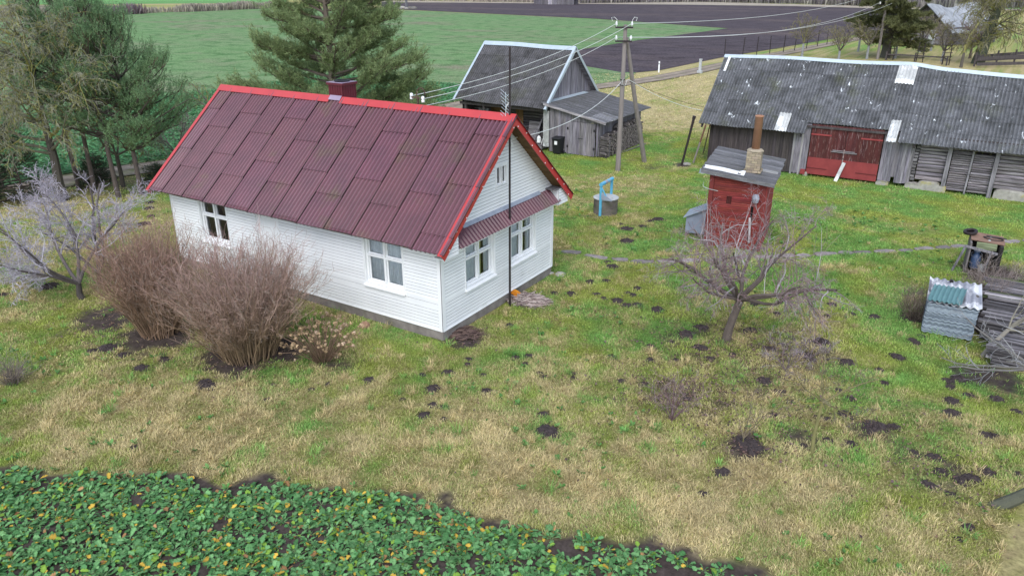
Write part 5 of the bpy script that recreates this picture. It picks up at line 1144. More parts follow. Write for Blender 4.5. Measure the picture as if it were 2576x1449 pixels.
# ------------------------------------------------------------------ stack of new corrugated sheets
SK = arr(10.9, 7.43, 0); sku = rotz(R(2.5)); SWD, SLN = 1.2, 1.72
def wsheet(mb, sc=1.0, w_=SWD, L=SLN, th_=.027, amp=.015, cl=None):
    us = np.linspace(0, w_, 57); zz = amp * np.cos(2 * np.pi * us / .15)
    V = np.stack([np.stack([us, np.full(57, y), zz + th_], -1) for y in (0, L / 2, L)], 1); mb.grid(V, cl)
    V2 = V - arr(0, 0, th_); mb.grid(V2, cl, flip=True); mb.grid(np.stack([V[:, 0], V2[:, 0]], 1), cl); mb.grid(np.stack([V[0], V2[0]], 1), cl); mb.grid(np.stack([V[-1], V2[-1]], 1), cl, flip=True)
m = MB(); wsheet(m); base = m.build('corrugated_sheet', MT['stucco']); rg = np.random.default_rng(81)
ms2 = MB(); wsheet(ms2, cl=.55 * arr(1, 1.03, 1.08)); alt = ms2.build('corrugated_sheet', MT['stucco'])
for k in range(27):
    o = base if k == 0 else (alt if k == 1 else (base if rg.random() < .6 else alt).copy())
    if k > 1: COL.objects.link(o)
    o.location = tuple(SK + arr(rg.uniform(-.02, .02), rg.uniform(-.015, .02) - .0, .06 + k * .0315)); o.rotation_euler = (0, 0, R(2.5) + rg.normal(0, .006))
    tag(o, 'blue grey corrugated sheet lying in the neat stack on the right lawn', 'roofing sheet', 'corrugated sheets stacked on the lawn')
m = MB(); us = np.linspace(0, 1.3, 60); pit = .186
V = np.stack([np.stack([us - .04, np.full(60, y), .03 * np.cos(2 * np.pi * us / pit) + .02], -1) for y in (-.03, .9, 1.82)], 1); m.grid(V); m.grid(np.stack([V[:, 0], V[:, 0] - arr(0, 0, .02)], 1)); m.grid(np.stack([V[:, -1], V[:, -1] - arr(0, 0, .02)], 1))
MT['covsheet'] = pmat('stained_pale_sheet', (.70, .71, .73), (.30, .31, .35), scale=(1, .6, 1), nscale=1.6, rough=.8, contrast=(.48, .56), stain=((.20, .20, .23), 1.1, .55, .62, (3, .8, 1)))
o = m.build('cover_sheet', MT['covsheet']); o.location = tuple(SK + arr(0, 0, .955)); o.rotation_euler = (R(1.5), R(-1), R(2.5)); tag(o, 'stained pale corrugated sheet lying on top of the stack under the teal sheet', 'roofing sheet')
m = MB(); us = np.linspace(0, .80, 56); V = np.stack([np.stack([us + sh, np.full(56, y), .022 * np.cos(2 * np.pi * us / .114) + .03], -1) for y, sh in ((-.06, 0), (.5, .05), (1.12, .12))], 1); m.grid(V); m.grid(np.stack([V[:, 0], V[:, 0] - arr(0, 0, .012)], 1))
o = m.build('teal_sheet', MT['teal']); o.location = tuple(SK + arr(-.02, 0, 1.0)); o.rotation_euler = (R(2.5), R(-.5), R(2.5)); tag(o, 'dark teal corrugated sheet lying on top of the stack of grey sheets', 'roofing sheet')
m = MB(); m.tube([SK + arr(.42, 1.72, 1.06), SK + arr(.44, 1.60, 1.07)], .05, 10); m.tube([SK + arr(.42, 1.72, 1.06), SK + arr(.44, 1.595, 1.07)], .035, 8, .2); tag(m.build('short_pipe', MT['dark']), 'short black pipe end lying at the back of the sheet stack', 'pipe')
m = MB(); rock(m, SK + arr(1.1, .95, 1.0), .06, 5, .7, .3 * arr(1, 1, 1)); tag(m.build('weight_stone', MT['stone']), 'small dark stone weighing down the right side of the sheet stack', 'stone')

# ------------------------------------------------------------------ piles of old boards at the right edge
rg = np.random.default_rng(91); nb = 0
for (x0, x1, y0, y1, h, g_, lb) in ((12.45, 15.2, 6.30, 7.55, .42, 'boards of the nearest pile', 'weathered slat in the nearest low pile of boards at the right edge'),
                              (12.2, 15.2, 7.85, 9.45, .52, 'boards of the middle pile', 'weathered slat in the middle pile of boards under the curved trunk'),
                              (12.2, 15.2, 9.75, 11.75, .55, 'boards of the far pile', 'weathered mossy slat in the far pile of boards by the junk shelter')):
    lay = 5; hh = h / lay
    for z in range(lay):
        y = y0 + rg.uniform(-.02, .02)
        while y < y1:
            if z == lay - 1 or y < y0 + .12 or y > y1 - .1:
                w_ = rg.uniform(.05, .11); a, b = x0 + rg.uniform(-.06, .16), x1; t = rg.choice([.32, .55, .8, 1.25, 1.8], p=[.34, .34, .18, .10, .04]); zz = .04 + z * hh + (rg.uniform(0, .05) if z == lay - 1 else 0)
                m = MB(); m.hexa([(x, yy + (0 if x == a else rg.uniform(-.05, .05)), q) for x in (a, b) for yy in (y, y + w_) for q in (zz, zz + hh * .75)], t * (arr(1, 1, 1) if rg.random() > .18 or 'mossy' not in lb else arr(.75, 1.0, .4)))
                o = m.build('slat', MT['greywood_x']); tag(o, lb, 'slat', g_); nb += 1; y += w_ + rg.uniform(.01, .05)
            else: y += .3
# ------------------------------------------------------------------ junk shelter with a milk can
js = thing('junk_shelter', (12.1, 13.9, 0), 'ramshackle open shelter with a rusty board top on the right lawn', 'shelter')
J = lambda x, y, z: arr(11.62, 13.45, 0) + rotz(R(4)) @ arr(x, y, z)
m = MB(); m.hexa([J(x, y, z) for x in (.02, 1.0) for y in (.25, 1.25) for z in ((1.04, 1.065) if x < .5 else (.98, 1.005))]); m.build('top_board', MT['rust'], js)
m = MB(); m.hexa([J(x, y, z) for x in (.0, .06) for y in (.0, .95) for z in (0.0, 1.0)], .75 * arr(1, .95, .85)); m.build('side_panel', MT['greywood'], js)
m = MB(); m.hexa([J(x, y, z) for x in (.86, .96) for y in (.05, 1.15) for z in (0, .97)], .4 * arr(1, 1, 1)); m.build('side_panel', MT['darkwood'], js)
m = MB(); m.hexa([J(x, y, z) for x in (.1, .9) for y in (1.12, 1.15) for z in (0, .97)], .6 * arr(1, 1, 1)); m.build('back_panel', MT['darkwood'], js)
m = MB(); m.bar(J(-.12, .0, .88), J(.82, -.02, .74), .07, .07); m.bar(J(-.35, -.15, 0), J(-.1, .02, .9), .05, .05); m.bar(J(.55, .05, .1), J(.64, 0, .74), .06, .06); m.build('post', MT['greywood'], js)
m = MB(); m.hexa([J(x, y, z) for x in (.2, .78) for y in (.1, .25) for z in ((.80, .84) if y < .2 else (.96, 1.0))], arr(.6, .75, .4)); m.build('mossy_board', MT['greywood_x'], js)
mk = thing('milk_can', J(.28, .32, .08), 'blue enamel milk can standing inside the junk shelter', 'milk can'); c = arr(*mk.location)
m = MB(); m.lathe([(.13, 0), (.15, .02), (.15, .36), (.13, .43), (.085, .48), (.085, .54), (.10, .56), (.10, .58), (0, .58)], c, 20); m.build('body', MT['milkblue'], mk, True)
m = MB(); m.lathe([(.10, .58), (.11, .6), (.09, .64), (0, .65)], c, 16); m.build('lid', MT['bluegrey'], mk)
for s in (-1, 1): m = MB(); th = np.linspace(-1.4, 1.4, 7); m.tube(np.stack([np.full(7, c[0]) + s * (.10 + .06 * np.cos(th)), np.full(7, c[1]), c[2] + .46 + .07 * np.sin(th)], 1), .01, 5); m.build('handle', MT['bluegrey'], mk)
m = MB(); m.lathe([(0, 0), (.11, 0), (.12, .16), (.1, .22), (0, .22)], J(.52, .25, .02), 12); tag(m.build('pale_jar', MT['pale']), 'pale grey jar on the ground inside the junk shelter', 'jar')
m = MB(); m.lathe([(.17, 0), (.21, .01), (.22, .05), (.21, .09), (.16, .10), (.12, .07), (.12, .03), (.17, 0)], arr(0, 0, 0), 20)
o = m.build('cart_tyre', MT['dark']); o.location = tuple(J(.0, .85, 1.10)); o.rotation_euler = (.15, -.15, 0); tag(o, 'small dark wheel lying on the left corner of the junk shelter', 'wheel')
m = MB(); m.tube([(.28 * math.cos(t), .17 * math.sin(t), 0) for t in np.linspace(0, 6.0, 18)], .018, 6); m.tube([(-.3, .02, .02), (.36, .1, .03)], .015, 5); m.tube([(-.2, .18, .02), (.4, .2, .02)], .014, 5)
o = m.build('wire_hoop', MT['dark']); o.location = tuple(J(.68, .72, 1.04)); o.rotation_euler = (0, .06, .1); tag(o, 'dark bent hoop of rods lying on the junk shelter top', 'hoop')
for q, (x, y, s) in enumerate(((.6, .85, .05), (.55, .45, .045))):
    m = MB(); rock(m, J(x, y, 1.03), s, 30 + q, .6); tag(m.build('white_stone', MT['pale']), ('white lump inside the bent hoop on the junk shelter', 'white lump at the front edge of the junk shelter top')[q], 'stone')
# ------------------------------------------------------------------ things along the gable
rg = np.random.default_rng(101)
def heap(name, c, rx, ry, n, L, cols, lb, cat, az0=None, z=.12, r_=.012):
    m = MB(); P = []; C_ = []
    for k in range(n):
        a = rg.uniform(0, 6.28); q = math.sqrt(rg.random()); p = arr(c[0] + rx * q * math.cos(a), c[1] + ry * q * math.sin(a), rg.uniform(.01, z * (1.2 - q)))
        az = (az0 + rg.normal(0, .5)) if az0 is not None else rg.uniform(0, 6.28); d = arr(math.cos(az), math.sin(az), rg.normal(0, .18)) * L * rg.uniform(.4, 1)
        P.append([p - d / 2, p + arr(0, 0, .02) + rg.normal(0, .02, 3), p + d / 2]); C_.append(arr(*cols[rg.integers(len(cols))]) * rg.uniform(.7, 1.2))
    P = np.array(P); P[..., 2] = np.maximum(P[..., 2], .008); m.tubes(P, np.full((n, 3), r_) * arr(1, .9, .6), 4, np.array(C_)); return tag(m.build(name, MT['straw']), lb, cat)
hc = at(1328, 758); heap('reed_heap', hc, .62, .42, 420, .62, [(.50, .42, .40), (.38, .30, .28), (.58, .50, .46), (.24, .19, .18)], 'heap of pale dry stalks on the grass beside the gable wall', 'dry stalks', R(35), .22)
heap('twig_heap', at(1160, 838), .55, .38, 300, .5, [(.13, .085, .075), (.09, .06, .055), (.20, .14, .12)], 'flat heap of dark brown stems at the near house corner', 'dry stalks', R(40), .1, .010)
ob = thing('basket', (*at(1293, 752)[:2], 0), 'orange ribbed plastic basket lying by the antenna mast', 'basket'); c = arr(*ob.location) + arr(0, 0, .14)
m = MB()
for k in range(7): t = (k - 3) / 3; m.tube([c + arr(.16 * math.cos(a) * 1.0, t * .13, .15 * math.sin(a) * math.sqrt(max(.1, 1 - .6 * t * t))) for a in np.linspace(0, 6.28, 13)], .014, 5)
m.build('ribs', MT['orange'], ob)
m = MB(); V = np.stack([[c + arr(.14 * math.cos(a) * s, t * .13, .13 * math.sin(a) * s) for a in np.linspace(0, 6.28, 13)] for t, s in ((-1, .6), (-.5, .95), (.5, .95), (1, .6))]); m.grid(V, .85 * arr(1, .9, .8)); m.build('shell', MT['orange'], ob)
for q, (p, s, lb) in enumerate(((at(1410, 691), .2, 'flat pale stone on the grass at the far gable corner'), (at(1384, 688), .13, 'rounder pale stone tight against the far gable corner'))):
    m = MB(); rock(m, p, s, 40 + q, .4, 1.2 * arr(1, 1, 1)); tag(m.build('stone', MT['stone']), lb, 'stone')
m = MB(); rock(m, at(918, 822), .16, 44, 1.0, arr(1.1, .72, .52), 14); o = tag(m.build('mushroom_stone', MT['stone']), 'round pinkish boulder alone in the grass by the long wall', 'stone')
# ------------------------------------------------------------------ branching skeletons
UPV = arr(0, 0, 1)
def rnd_perp(rg, d):
    v = rg.normal(0, 1, 3); v -= d * (v @ d); return v / (np.linalg.norm(v) + 1e-9)
def grow(rg, out, p, d, L, r, lvl, cfg):
    n = cfg['seg'][lvl]; pts = [p]; wob = cfg['wob'][lvl]; tr = cfg['trop'][lvl]; d = d / np.linalg.norm(d); ds = [d]
    for i in range(n):
        d = d + rg.normal(0, wob, 3); d[2] += tr * (1 if not cfg.get('arch') else (1 - 2.2 * i / n)) ; d = d / np.linalg.norm(d)
        p = p + d * (L / n)
        if p[2] < .12: p = arr(p[0], p[1], .12); d[2] = abs(d[2])
        pts.append(p); ds.append(d)
    t = np.linspace(0, 1, n + 1); rad = np.maximum(r * (1 - t * (1 - cfg['tip'])), cfg['rmin'])
    out.append((np.array(pts), rad, lvl))
    if lvl + 1 < len(cfg['seg']):
        k = rg.poisson(cfg['kids'][lvl]) if lvl else cfg['kids'][0]
        for j in range(k):
            f = cfg['t0'][lvl] + (1 - cfg['t0'][lvl]) * (j + rg.random()) / max(k, 1)
            i = min(int(f * n), n - 1); q = pts[i] + (pts[i + 1] - pts[i]) * (f * n - i); dd = ds[i + 1]
            a = R(cfg['ang'][lvl]) * rg.uniform(.65, 1.3); nd = dd * math.cos(a) + rnd_perp(rg, dd) * math.sin(a)
            grow(rg, out, q, nd, L * cfg['len'][lvl] * rg.uniform(.55, 1.2) * (1 - .35 * f), max(np.interp(f, t, rad) * cfg['thin'][lvl], cfg['rmin']), lvl + 1, cfg)
def skin(out, name, parent, cols, split=1, mat=None, k0=8):
    """tubes for the skeleton: trunk levels < split in one part, the rest in another"""
    parts = []
    for sel, nm, kk in ((lambda l: l < split, 'trunk', k0), (lambda l: l >= split, name, 3)):
        m = MB(); groups = {}
        for P, r_, l in out:
            if sel(l): groups.setdefault((len(P), l), []).append((P, r_))
        for (n, l), g in groups.items():
            c = arr(*cols[min(l, 3)]); B = len(g); cc = c * RNG.uniform(.72, 1.25, (B, 1)) * np.ones((B, 3))
            if l >= split and len(cols) > 4:
                alt = RNG.random(B) < cols[4]; cc[alt] = arr(*cols[5]) * RNG.uniform(.7, 1.2, (alt.sum(), 1))
            m.tubes(np.array([q[0] for q in g]), np.array([q[1] for q in g]), kk if l < split else (5 if l == split and kk == 3 else 3), cc)
        if m.n: parts.append(m.build(nm, mat or MT['twig'], parent))
    return parts
def tree_at(p, name, label, cat, group=None): return thing(name, p, label, cat, group)

# old apple tree in front of the red shed
def apple():
    b = at(1826, 857); t = tree_at(b, 'apple_tree', 'gnarled bare apple tree with drooping twigs in front of the red shed', 'tree'); rg = np.random.default_rng(5); out = []
    fork = b + arr(.18, .28, 1.15)
    out.append((np.array([b - arr(0, 0, .1), b + arr(.03, .05, .35), b + arr(.10, .16, .75), fork]), arr(.14, .115, .105, .10), 0))
    cfg = dict(seg=[5, 7, 6, 5, 4], wob=[.1, .2, .22, .24, .25], trop=[.05, .06, -.02, -.10, -.14], kids=[0, 7, 7, 6], t0=[0, .32, .15, .1], ang=[40, 50, 48, 45], len=[.6, .62, .58, .6], thin=[.7, .55, .5, .6], tip=.35, rmin=.0034)
    for az, el, L, r_ in ((205, 26, 2.2, .08), (150, 42, 2.2, .07), (22, 30, 2.6, .08), (335, 22, 2.1, .06), (75, 48, 2.5, .07), (255, 36, 2.0, .055), (110, 64, 2.4, .055), (40, 52, 2.7, .05), (225, 14, 2.2, .05), (290, 24, 2.0, .05), (180, 36, 2.3, .05), (0, 18, 2.2, .05)):
        a = R(az); e = R(el); grow(rg, out, fork, arr(math.cos(a) * math.cos(e), math.sin(a) * math.cos(e), math.sin(e)), L, r_, 1, cfg)
    for P, r_, l in list(out):
        if l == 1:
            for q in range(3): grow(rg, out, P[rg.integers(3, 7)], arr(rg.normal(0, .25), rg.normal(0, .25), 1), rg.uniform(.8, 1.8), .012, 3, dict(cfg, trop=[0, 0, 0, .02, 0], wob=[0, 0, 0, .08, .15], kids=[0, 0, 0, 4]))
    skin(out, 'crown', t, [(.13, .105, .09), (.16, .13, .115), (.23, .19, .175), (.30, .205, .215), .25, (.42, .39, .40)], 2)
apple()
def bare_tree(p, name, label, seed, h, cfgx, limbs, cols, cat='tree', group=None, trunk_r=.1, trunk_h=.8, split=2, lean=(0, 0)):
    rg = np.random.default_rng(seed); b = arr(p[0], p[1], 0); t = tree_at(b, name, label, cat, group); out = []
    fork = b + arr(lean[0], lean[1], trunk_h); out.append((np.array([b - arr(0, 0, .05), b * .6 + fork * .4 + rg.normal(0, .02, 3), fork]), arr(trunk_r, trunk_r * .85, trunk_r * .72), 0))
    cfg = dict(seg=[3, 6, 5, 4], wob=[.1, .15, .2, .22], trop=[0, .05, .02, 0], kids=[0, 7, 6], t0=[0, .2, .15], ang=[30, 45, 45], len=[1, .5, .5], thin=[.7, .5, .6], tip=.3, rmin=.0055); cfg.update(cfgx)
    for az, el, L, r_ in limbs:
        a = R(az); e = R(el); grow(rg, out, fork, arr(math.cos(a) * math.cos(e), math.sin(a) * math.cos(e), math.sin(e)), L, r_, 1, cfg)
    skin(out, 'crown', t, cols, split); return t
PLUM = [(.105, .09, .085), (.14, .12, .115), (.32, .29, .32), (.46, .42, .48), .3, (.58, .55, .62)]
bare_tree(at(207, 752), 'plum_tree', 'pale grey bare fruit tree spreading low over the left lawn', 8, 3, dict(seg=[3, 8, 6, 5, 4], wob=[.1, .13, .2, .22, .25], trop=[0, .03, .03, .02, 0], kids=[0, 14, 10, 6], t0=[0, .3, .15, .1], ang=[30, 48, 46, 45], len=[1, .5, .5, .5], thin=[.7, .5, .55, .6], rmin=.0042),
          [(215, 32, 3.2, .06), (175, 36, 3.4, .06), (195, 20, 3.0, .045), (235, 50, 2.8, .05), (140, 55, 3.0, .06), (255, 35, 2.2, .05), (110, 60, 3.0, .06)], PLUM, trunk_r=.11, trunk_h=.5)
bare_tree(at(255, 715), 'plum_tree', 'dark stemmed bare fruit tree right behind the left brown shrub', 9, 3, dict(seg=[3, 8, 6, 5], wob=[.1, .16, .2, .22], trop=[0, .05, .03, .02], kids=[0, 9, 8], len=[1, .45, .5]),
          [(160, 50, 3.0, .075), (120, 65, 2.9, .06), (200, 60, 2.4, .05)], PLUM, trunk_r=.10, trunk_h=.4)
LICH = [(.20, .19, .08), (.21, .19, .09), (.17, .155, .08), (.17, .15, .12), .3, (.26, .24, .07)]
bare_tree(at(2041, 1142), 'young_tree', 'young bare tree with yellow lichen on its trunk and one bent limb', 10, 2, dict(kids=[0, 8, 6], trop=[0, .05, .02, .0], wob=[.1, .2, .22, .22], rmin=.0045),
          [(40, 28, 1.25, .026), (120, 75, 1.0, .018), (100, 55, .9, .018), (250, 40, .9, .016), (190, 35, 1.0, .018), (10, 5, 1.1, .015)], LICH, trunk_r=.042, trunk_h=1.2, split=1, lean=(.02, .06))
bare_tree(at(1868, 1118), 'sapling', 'thin spindly sapling left of the lichen covered young tree', 12, 1.5, dict(kids=[0, 6, 4], trop=[0, .08, .03, .02], rmin=.0035), [(100, 80, 1.1, .014), (60, 65, .9, .011), (160, 70, .8, .01), (20, 60, .7, .009)], [(.16, .15, .06), (.18, .15, .10), (.20, .16, .13), (.22, .18, .16), .3, (.30, .26, .12)], trunk_r=.018, trunk_h=.15)
bare_tree(at(1690, 1062), 'currant_bush', 'low thin purplish bush standing in fallen leaves on the front lawn', 13, 1, dict(kids=[0, 5, 4], trop=[0, .05, .03, .02], rmin=.0035), [(a, 62 + (a * 7) % 25, 1.05, .010) for a in range(0, 360, 24)], [(.14, .10, .10), (.20, .13, .135), (.24, .16, .165), (.26, .18, .18), .3, (.32, .26, .26)], 'bush', trunk_r=.02, trunk_h=.05)
bare_tree(at(1975, 935), 'currant_bush', 'sprawling thin bush over dark soil right of the apple tree', 14, 1, dict(kids=[0, 5, 4], trop=[0, .0, .0, .0], rmin=.0035), [(a, 30 + (a * 7) % 40, 1.0, .009) for a in range(0, 360, 30)], [(.14, .10, .10), (.22, .17, .17), (.28, .22, .24), (.30, .25, .27), .3, (.40, .35, .38)], 'bush', trunk_r=.02, trunk_h=.05)
bare_tree(at(2035, 905), 'currant_bush', 'thin straggly twigs in front of the largest dark soil heap', 15, 1, dict(kids=[0, 5, 4], trop=[0, .0, .0, .0], rmin=.0035), [(a, 35 + (a * 7) % 40, .8, .009) for a in range(0, 360, 40)], [(.14, .10, .10), (.22, .17, .17), (.28, .22, .24), (.30, .25, .27), .3, (.40, .35, .38)], 'bush', trunk_r=.02, trunk_h=.05)
bare_tree(at(2470, 896), 'leaning_tree', 'smooth pale trunk curving over the board piles at the right edge', 16, 2, dict(kids=[0, 5, 4], trop=[0, .02, .02, 0], wob=[.1, .12, .2, .22], rmin=.005), [(62, 32, 1.6, .05), (80, 60, 1.0, .025), (350, 5, 1.6, .028), (20, 40, 1.1, .02)], [(.27, .245, .21), (.27, .25, .20), (.30, .29, .16), (.34, .31, .28), .3, (.45, .42, .42)], trunk_r=.07, trunk_h=.75, split=2, lean=(.42, .30))
bare_tree(at(2590, 1010), 'fruit_tree', 'grey bare branches reaching in from the right edge over molehills', 17, 2, dict(kids=[0, 6, 5], trop=[0, .02, .02, 0], wob=[.1, .12, .2, .22], rmin=.0045), [(150, 25, 1.9, .04), (205, 8, 1.9, .035), (120, 50, 1.9, .04), (230, 15, 1.6, .03), (180, 0, 2.0, .035)], [(.15, .14, .12), (.18, .17, .16), (.26, .26, .26), (.32, .32, .34), .2, (.4, .4, .42)], trunk_r=.07, trunk_h=.8)
def rtrunk():
    b = at(2512, 1274); t = tree_at(b, 'mossy_tree', 'thick mossy trunk leaning out of the frame at the lower right corner', 'tree'); out = []; rg = np.random.default_rng(6)
    out.append((np.array([b - arr(.15, .05, .12), b + arr(.25, .12, .22), b + arr(.7, .35, .62), b + arr(1.3, .6, 1.15)]), arr(.13, .115, .10, .085), 0))
    cfg = dict(seg=[3, 6, 5, 4], wob=[.1, .15, .2, .22], trop=[0, .05, .02, 0], kids=[0, 7, 6], t0=[0, .2, .15], ang=[30, 45, 45], len=[1, .5, .5], thin=[.7, .5, .6], tip=.3, rmin=.005)
    for az, el, L in ((20, 40, 1.6), (60, 50, 1.4), (330, 45, 1.5)): a = R(az); e = R(el); grow(rg, out, b + arr(1.3, .6, 1.15), arr(math.cos(a) * math.cos(e), math.sin(a) * math.cos(e), math.sin(e)), L, .05, 1, cfg)
    skin(out, 'crown', t, [(.12, .125, .09), (.14, .13, .11), (.2, .18, .17), (.25, .23, .22)], 1)
rtrunk()

# many stemmed shrubs before the long wall
def shrub(p, label, seed, n, H, rb, spread, cols, tipc, name='brown_shrub', rr=.009, kids=6):
    rg = np.random.default_rng(seed); b = arr(p[0], p[1], 0); t = thing(name, b, label, 'shrub'); stems = []; tw = []
    for k in range(n):
        a = rg.uniform(0, 6.28); q = math.sqrt(rg.random()); s = b + arr(math.cos(a) * rb * q, math.sin(a) * rb * q, 0); lean = spread * q * rg.uniform(.5, 1.3); h = H * rg.uniform(.6, 1.05) * (1 - .22 * q)
        P = [s]; d = arr(math.cos(a) * lean * .5, math.sin(a) * lean * .5, 1); 
        for i in range(7):
            d = d + rg.normal(0, .09, 3) + arr(math.cos(a), math.sin(a), -.05) * lean * .10; d /= np.linalg.norm(d); P.append(P[-1] + d * h / 7)
        P = np.array(P); stems.append(P)
        for j in range(kids):
            f = rg.uniform(.25, .98); i = min(int(f * 7), 6); q_ = P[i] + (P[i + 1] - P[i]) * (f * 7 - i); dd = P[i + 1] - P[i]; dd /= np.linalg.norm(dd)
            nd = dd * .75 + rnd_perp(rg, dd) * rg.uniform(.25, .75) + arr(0, 0, .4); nd /= np.linalg.norm(nd); L = rg.uniform(.25, .75); nd2 = nd + rg.normal(0, .2, 3)
            tw.append(np.array([q_, q_ + nd * L * .35, q_ + nd * L * .35 + nd2 * L * .3, q_ + nd * L * .35 + nd2 * L * .6 + rg.normal(0, .03, 3) + arr(0, 0, .06)]))
            for jj in range(2):
                i2 = rg.integers(1, 4); nd3 = nd2 / np.linalg.norm(nd2) * .7 + rnd_perp(rg, nd) * .7; L3 = rg.uniform(.1, .3); o_ = tw[-1 - jj][i2]; tw.append(np.array([o_, o_ + nd3 * L3 * .35, o_ + nd3 * L3 * .65 + rg.normal(0, .01, 3), o_ + nd3 * L3]))
    S_ = np.array(stems); T_ = np.array(tw); c0 = arr(*cols[0]); c1 = arr(*cols[1])
    m = MB(); cc = np.array([c0 + (c1 - c0) * rg.random() for _ in stems]) * rg.uniform(.7, 1.3, (len(stems), 1)); m.tubes(S_, np.linspace(1.25, .45, 8)[None] * rr * rg.uniform(.7, 1.3, (len(stems), 1)), 4, cc); m.build('stems', MT['twig'], t)
    hgt = np.clip(T_[:, 0, 2] / H, 0, 1)[:, None]; m = MB(); cc = (c1 * (1 - hgt) + arr(*tipc) * hgt) * rg.uniform(.65, 1.35, (len(tw), 1)); pale = rg.random(len(tw)) < .10; cc[pale] = arr(.40, .34, .28) * rg.uniform(.7, 1.2, (pale.sum(), 1)); m.tubes(T_, np.full((len(tw), 4), 1.) * arr(.0038, .0034, .003, .002), 3, cc); m.build('twigs', MT['twig'], t)
shrub(at(405, 836), 'big brown twiggy shrub left of its taller twin, standing apart from the long wall', 31, 340, 3.3, .50, 0.46, [(.22, .145, .095), (.34, .225, .145)], (.40, .255, .21), kids=12)
shrub(at(628, 890), 'biggest brown twiggy shrub, right one of the pair before the long wall', 32, 480, 3.25, .70, .66, [(.23, .16, .10), (.36, .255, .155)], (.45, .30, .285), kids=12)
def hydrangea():
    p = at(812, 905); rg = np.random.default_rng(33); b = arr(p[0], p[1], 0); t = thing('hydrangea', b, 'hydrangea with faded papery flower heads beside the big shrub', 'shrub'); st_ = []; m2 = MB()
    for k in range(150):
        a = rg.uniform(0, 6.28); q = math.sqrt(rg.random()); s = b + arr(math.cos(a) * .22 * q, math.sin(a) * .22 * q, 0); h = rg.uniform(.7, 1.35) * (1 - .3 * q); e = s + arr(math.cos(a) * .85 * q, math.sin(a) * .85 * q, h)
        mid = (s + e) / 2 + arr(0, 0, .1); st_.append(np.array([s, mid + rg.normal(0, .03, 3), e]))
        n = 16; d = rg.normal(0, 1, (n, 3)); d /= np.linalg.norm(d, axis=1)[:, None]; r_ = rg.uniform(.03, .062); c = e + d * r_ * arr(1, 1, .8); u = np.cross(d, rg.normal(0, 1, (n, 3))); u /= np.linalg.norm(u, axis=1)[:, None] + 1e-9; v = np.cross(d, u); w_ = r_ * .45
        V = np.stack([c - u * w_, c - v * w_, c + u * w_, c + v * w_], 1); col = arr(.46, .33, .20) * rg.uniform(.7, 1.35); pink = rg.random() < .3; col = col * (arr(1.1, 1.15, 1.35) if pink else 1)
        m2.add(V.reshape(-1, 3), np.arange(4 * n).reshape(-1, 4), np.repeat(col * rg.uniform(.75, 1.2, (n, 1)), 4, 0))
    m = MB(); m.tubes(np.array(st_), np.full((len(st_), 3), .0065), 4, np.tile(arr(.24, .16, .11), (len(st_), 1)) * rg.uniform(.7, 1.3, (len(st_), 1))); m.build('stems', MT['twig'], t); m2.build('flower_heads', MT['leaf'], t)
hydrangea()
shrub(at(2300, 800), 'low dead brush against the left side of the sheet stack', 34, 60, .6, .25, 1.2, [(.13, .10, .08), (.2, .15, .12)], (.2, .15, .13), 'dead_brush', .006, 4)
shrub(at(2500, 712), 'tangle of bare brambles at the foot of the junk shelter', 35, 26, .5, .6, 1.2, [(.16, .12, .10), (.25, .2, .17)], (.33, .28, .26), 'brambles', .006, 4)
shrub(at(2475, 760), 'tangle of bare brambles between the junk shelter and the board piles', 36, 45, .8, .35, .9, [(.13, .10, .09), (.22, .17, .15)], (.3, .25, .24), 'brambles', .006, 4)
shrub(at(33, 968), 'small grey dead clump alone on the far left lawn', 37, 40, .26, .10, 1.0, [(.16, .13, .12), (.2, .16, .15)], (.22, .18, .17), 'dead_clump', .005, 3)

# ------------------------------------------------------------------ pines
def needles(m, rg, P, D, n, L, w_, col, spread=1.0, shoot=0.0):
    """bundles of needles at points P along directions D"""
    N = len(P); p = np.repeat(P, n, 0); d = np.repeat(D, n, 0); M_ = len(p)
    v = d * rg.uniform(.2, 1.0, (M_, 1)) + rg.normal(0, .55 * spread, (M_, 3)); v /= np.linalg.norm(v, axis=1)[:, None]
    p = p + d * (rg.uniform(0, shoot, (M_, 1)) if shoot else rg.uniform(-.10, .10, (M_, 1))) + rg.normal(0, .012 if shoot else .02, (M_, 3)); ll = L * rg.uniform(.6, 1.2, (M_, 1)); s = np.cross(v, rg.normal(0, 1, (M_, 3))); s /= np.linalg.norm(s, axis=1)[:, None] + 1e-9
    V = np.stack([p - s * w_, p + s * w_, p + v * ll], 1); c = np.repeat(col, n, 0) * rg.uniform(.6, 1.4, (M_, 1)); m.add(V.reshape(-1, 3), np.arange(M_ * 3).reshape(-1, 3), np.repeat(c, 3, 0))
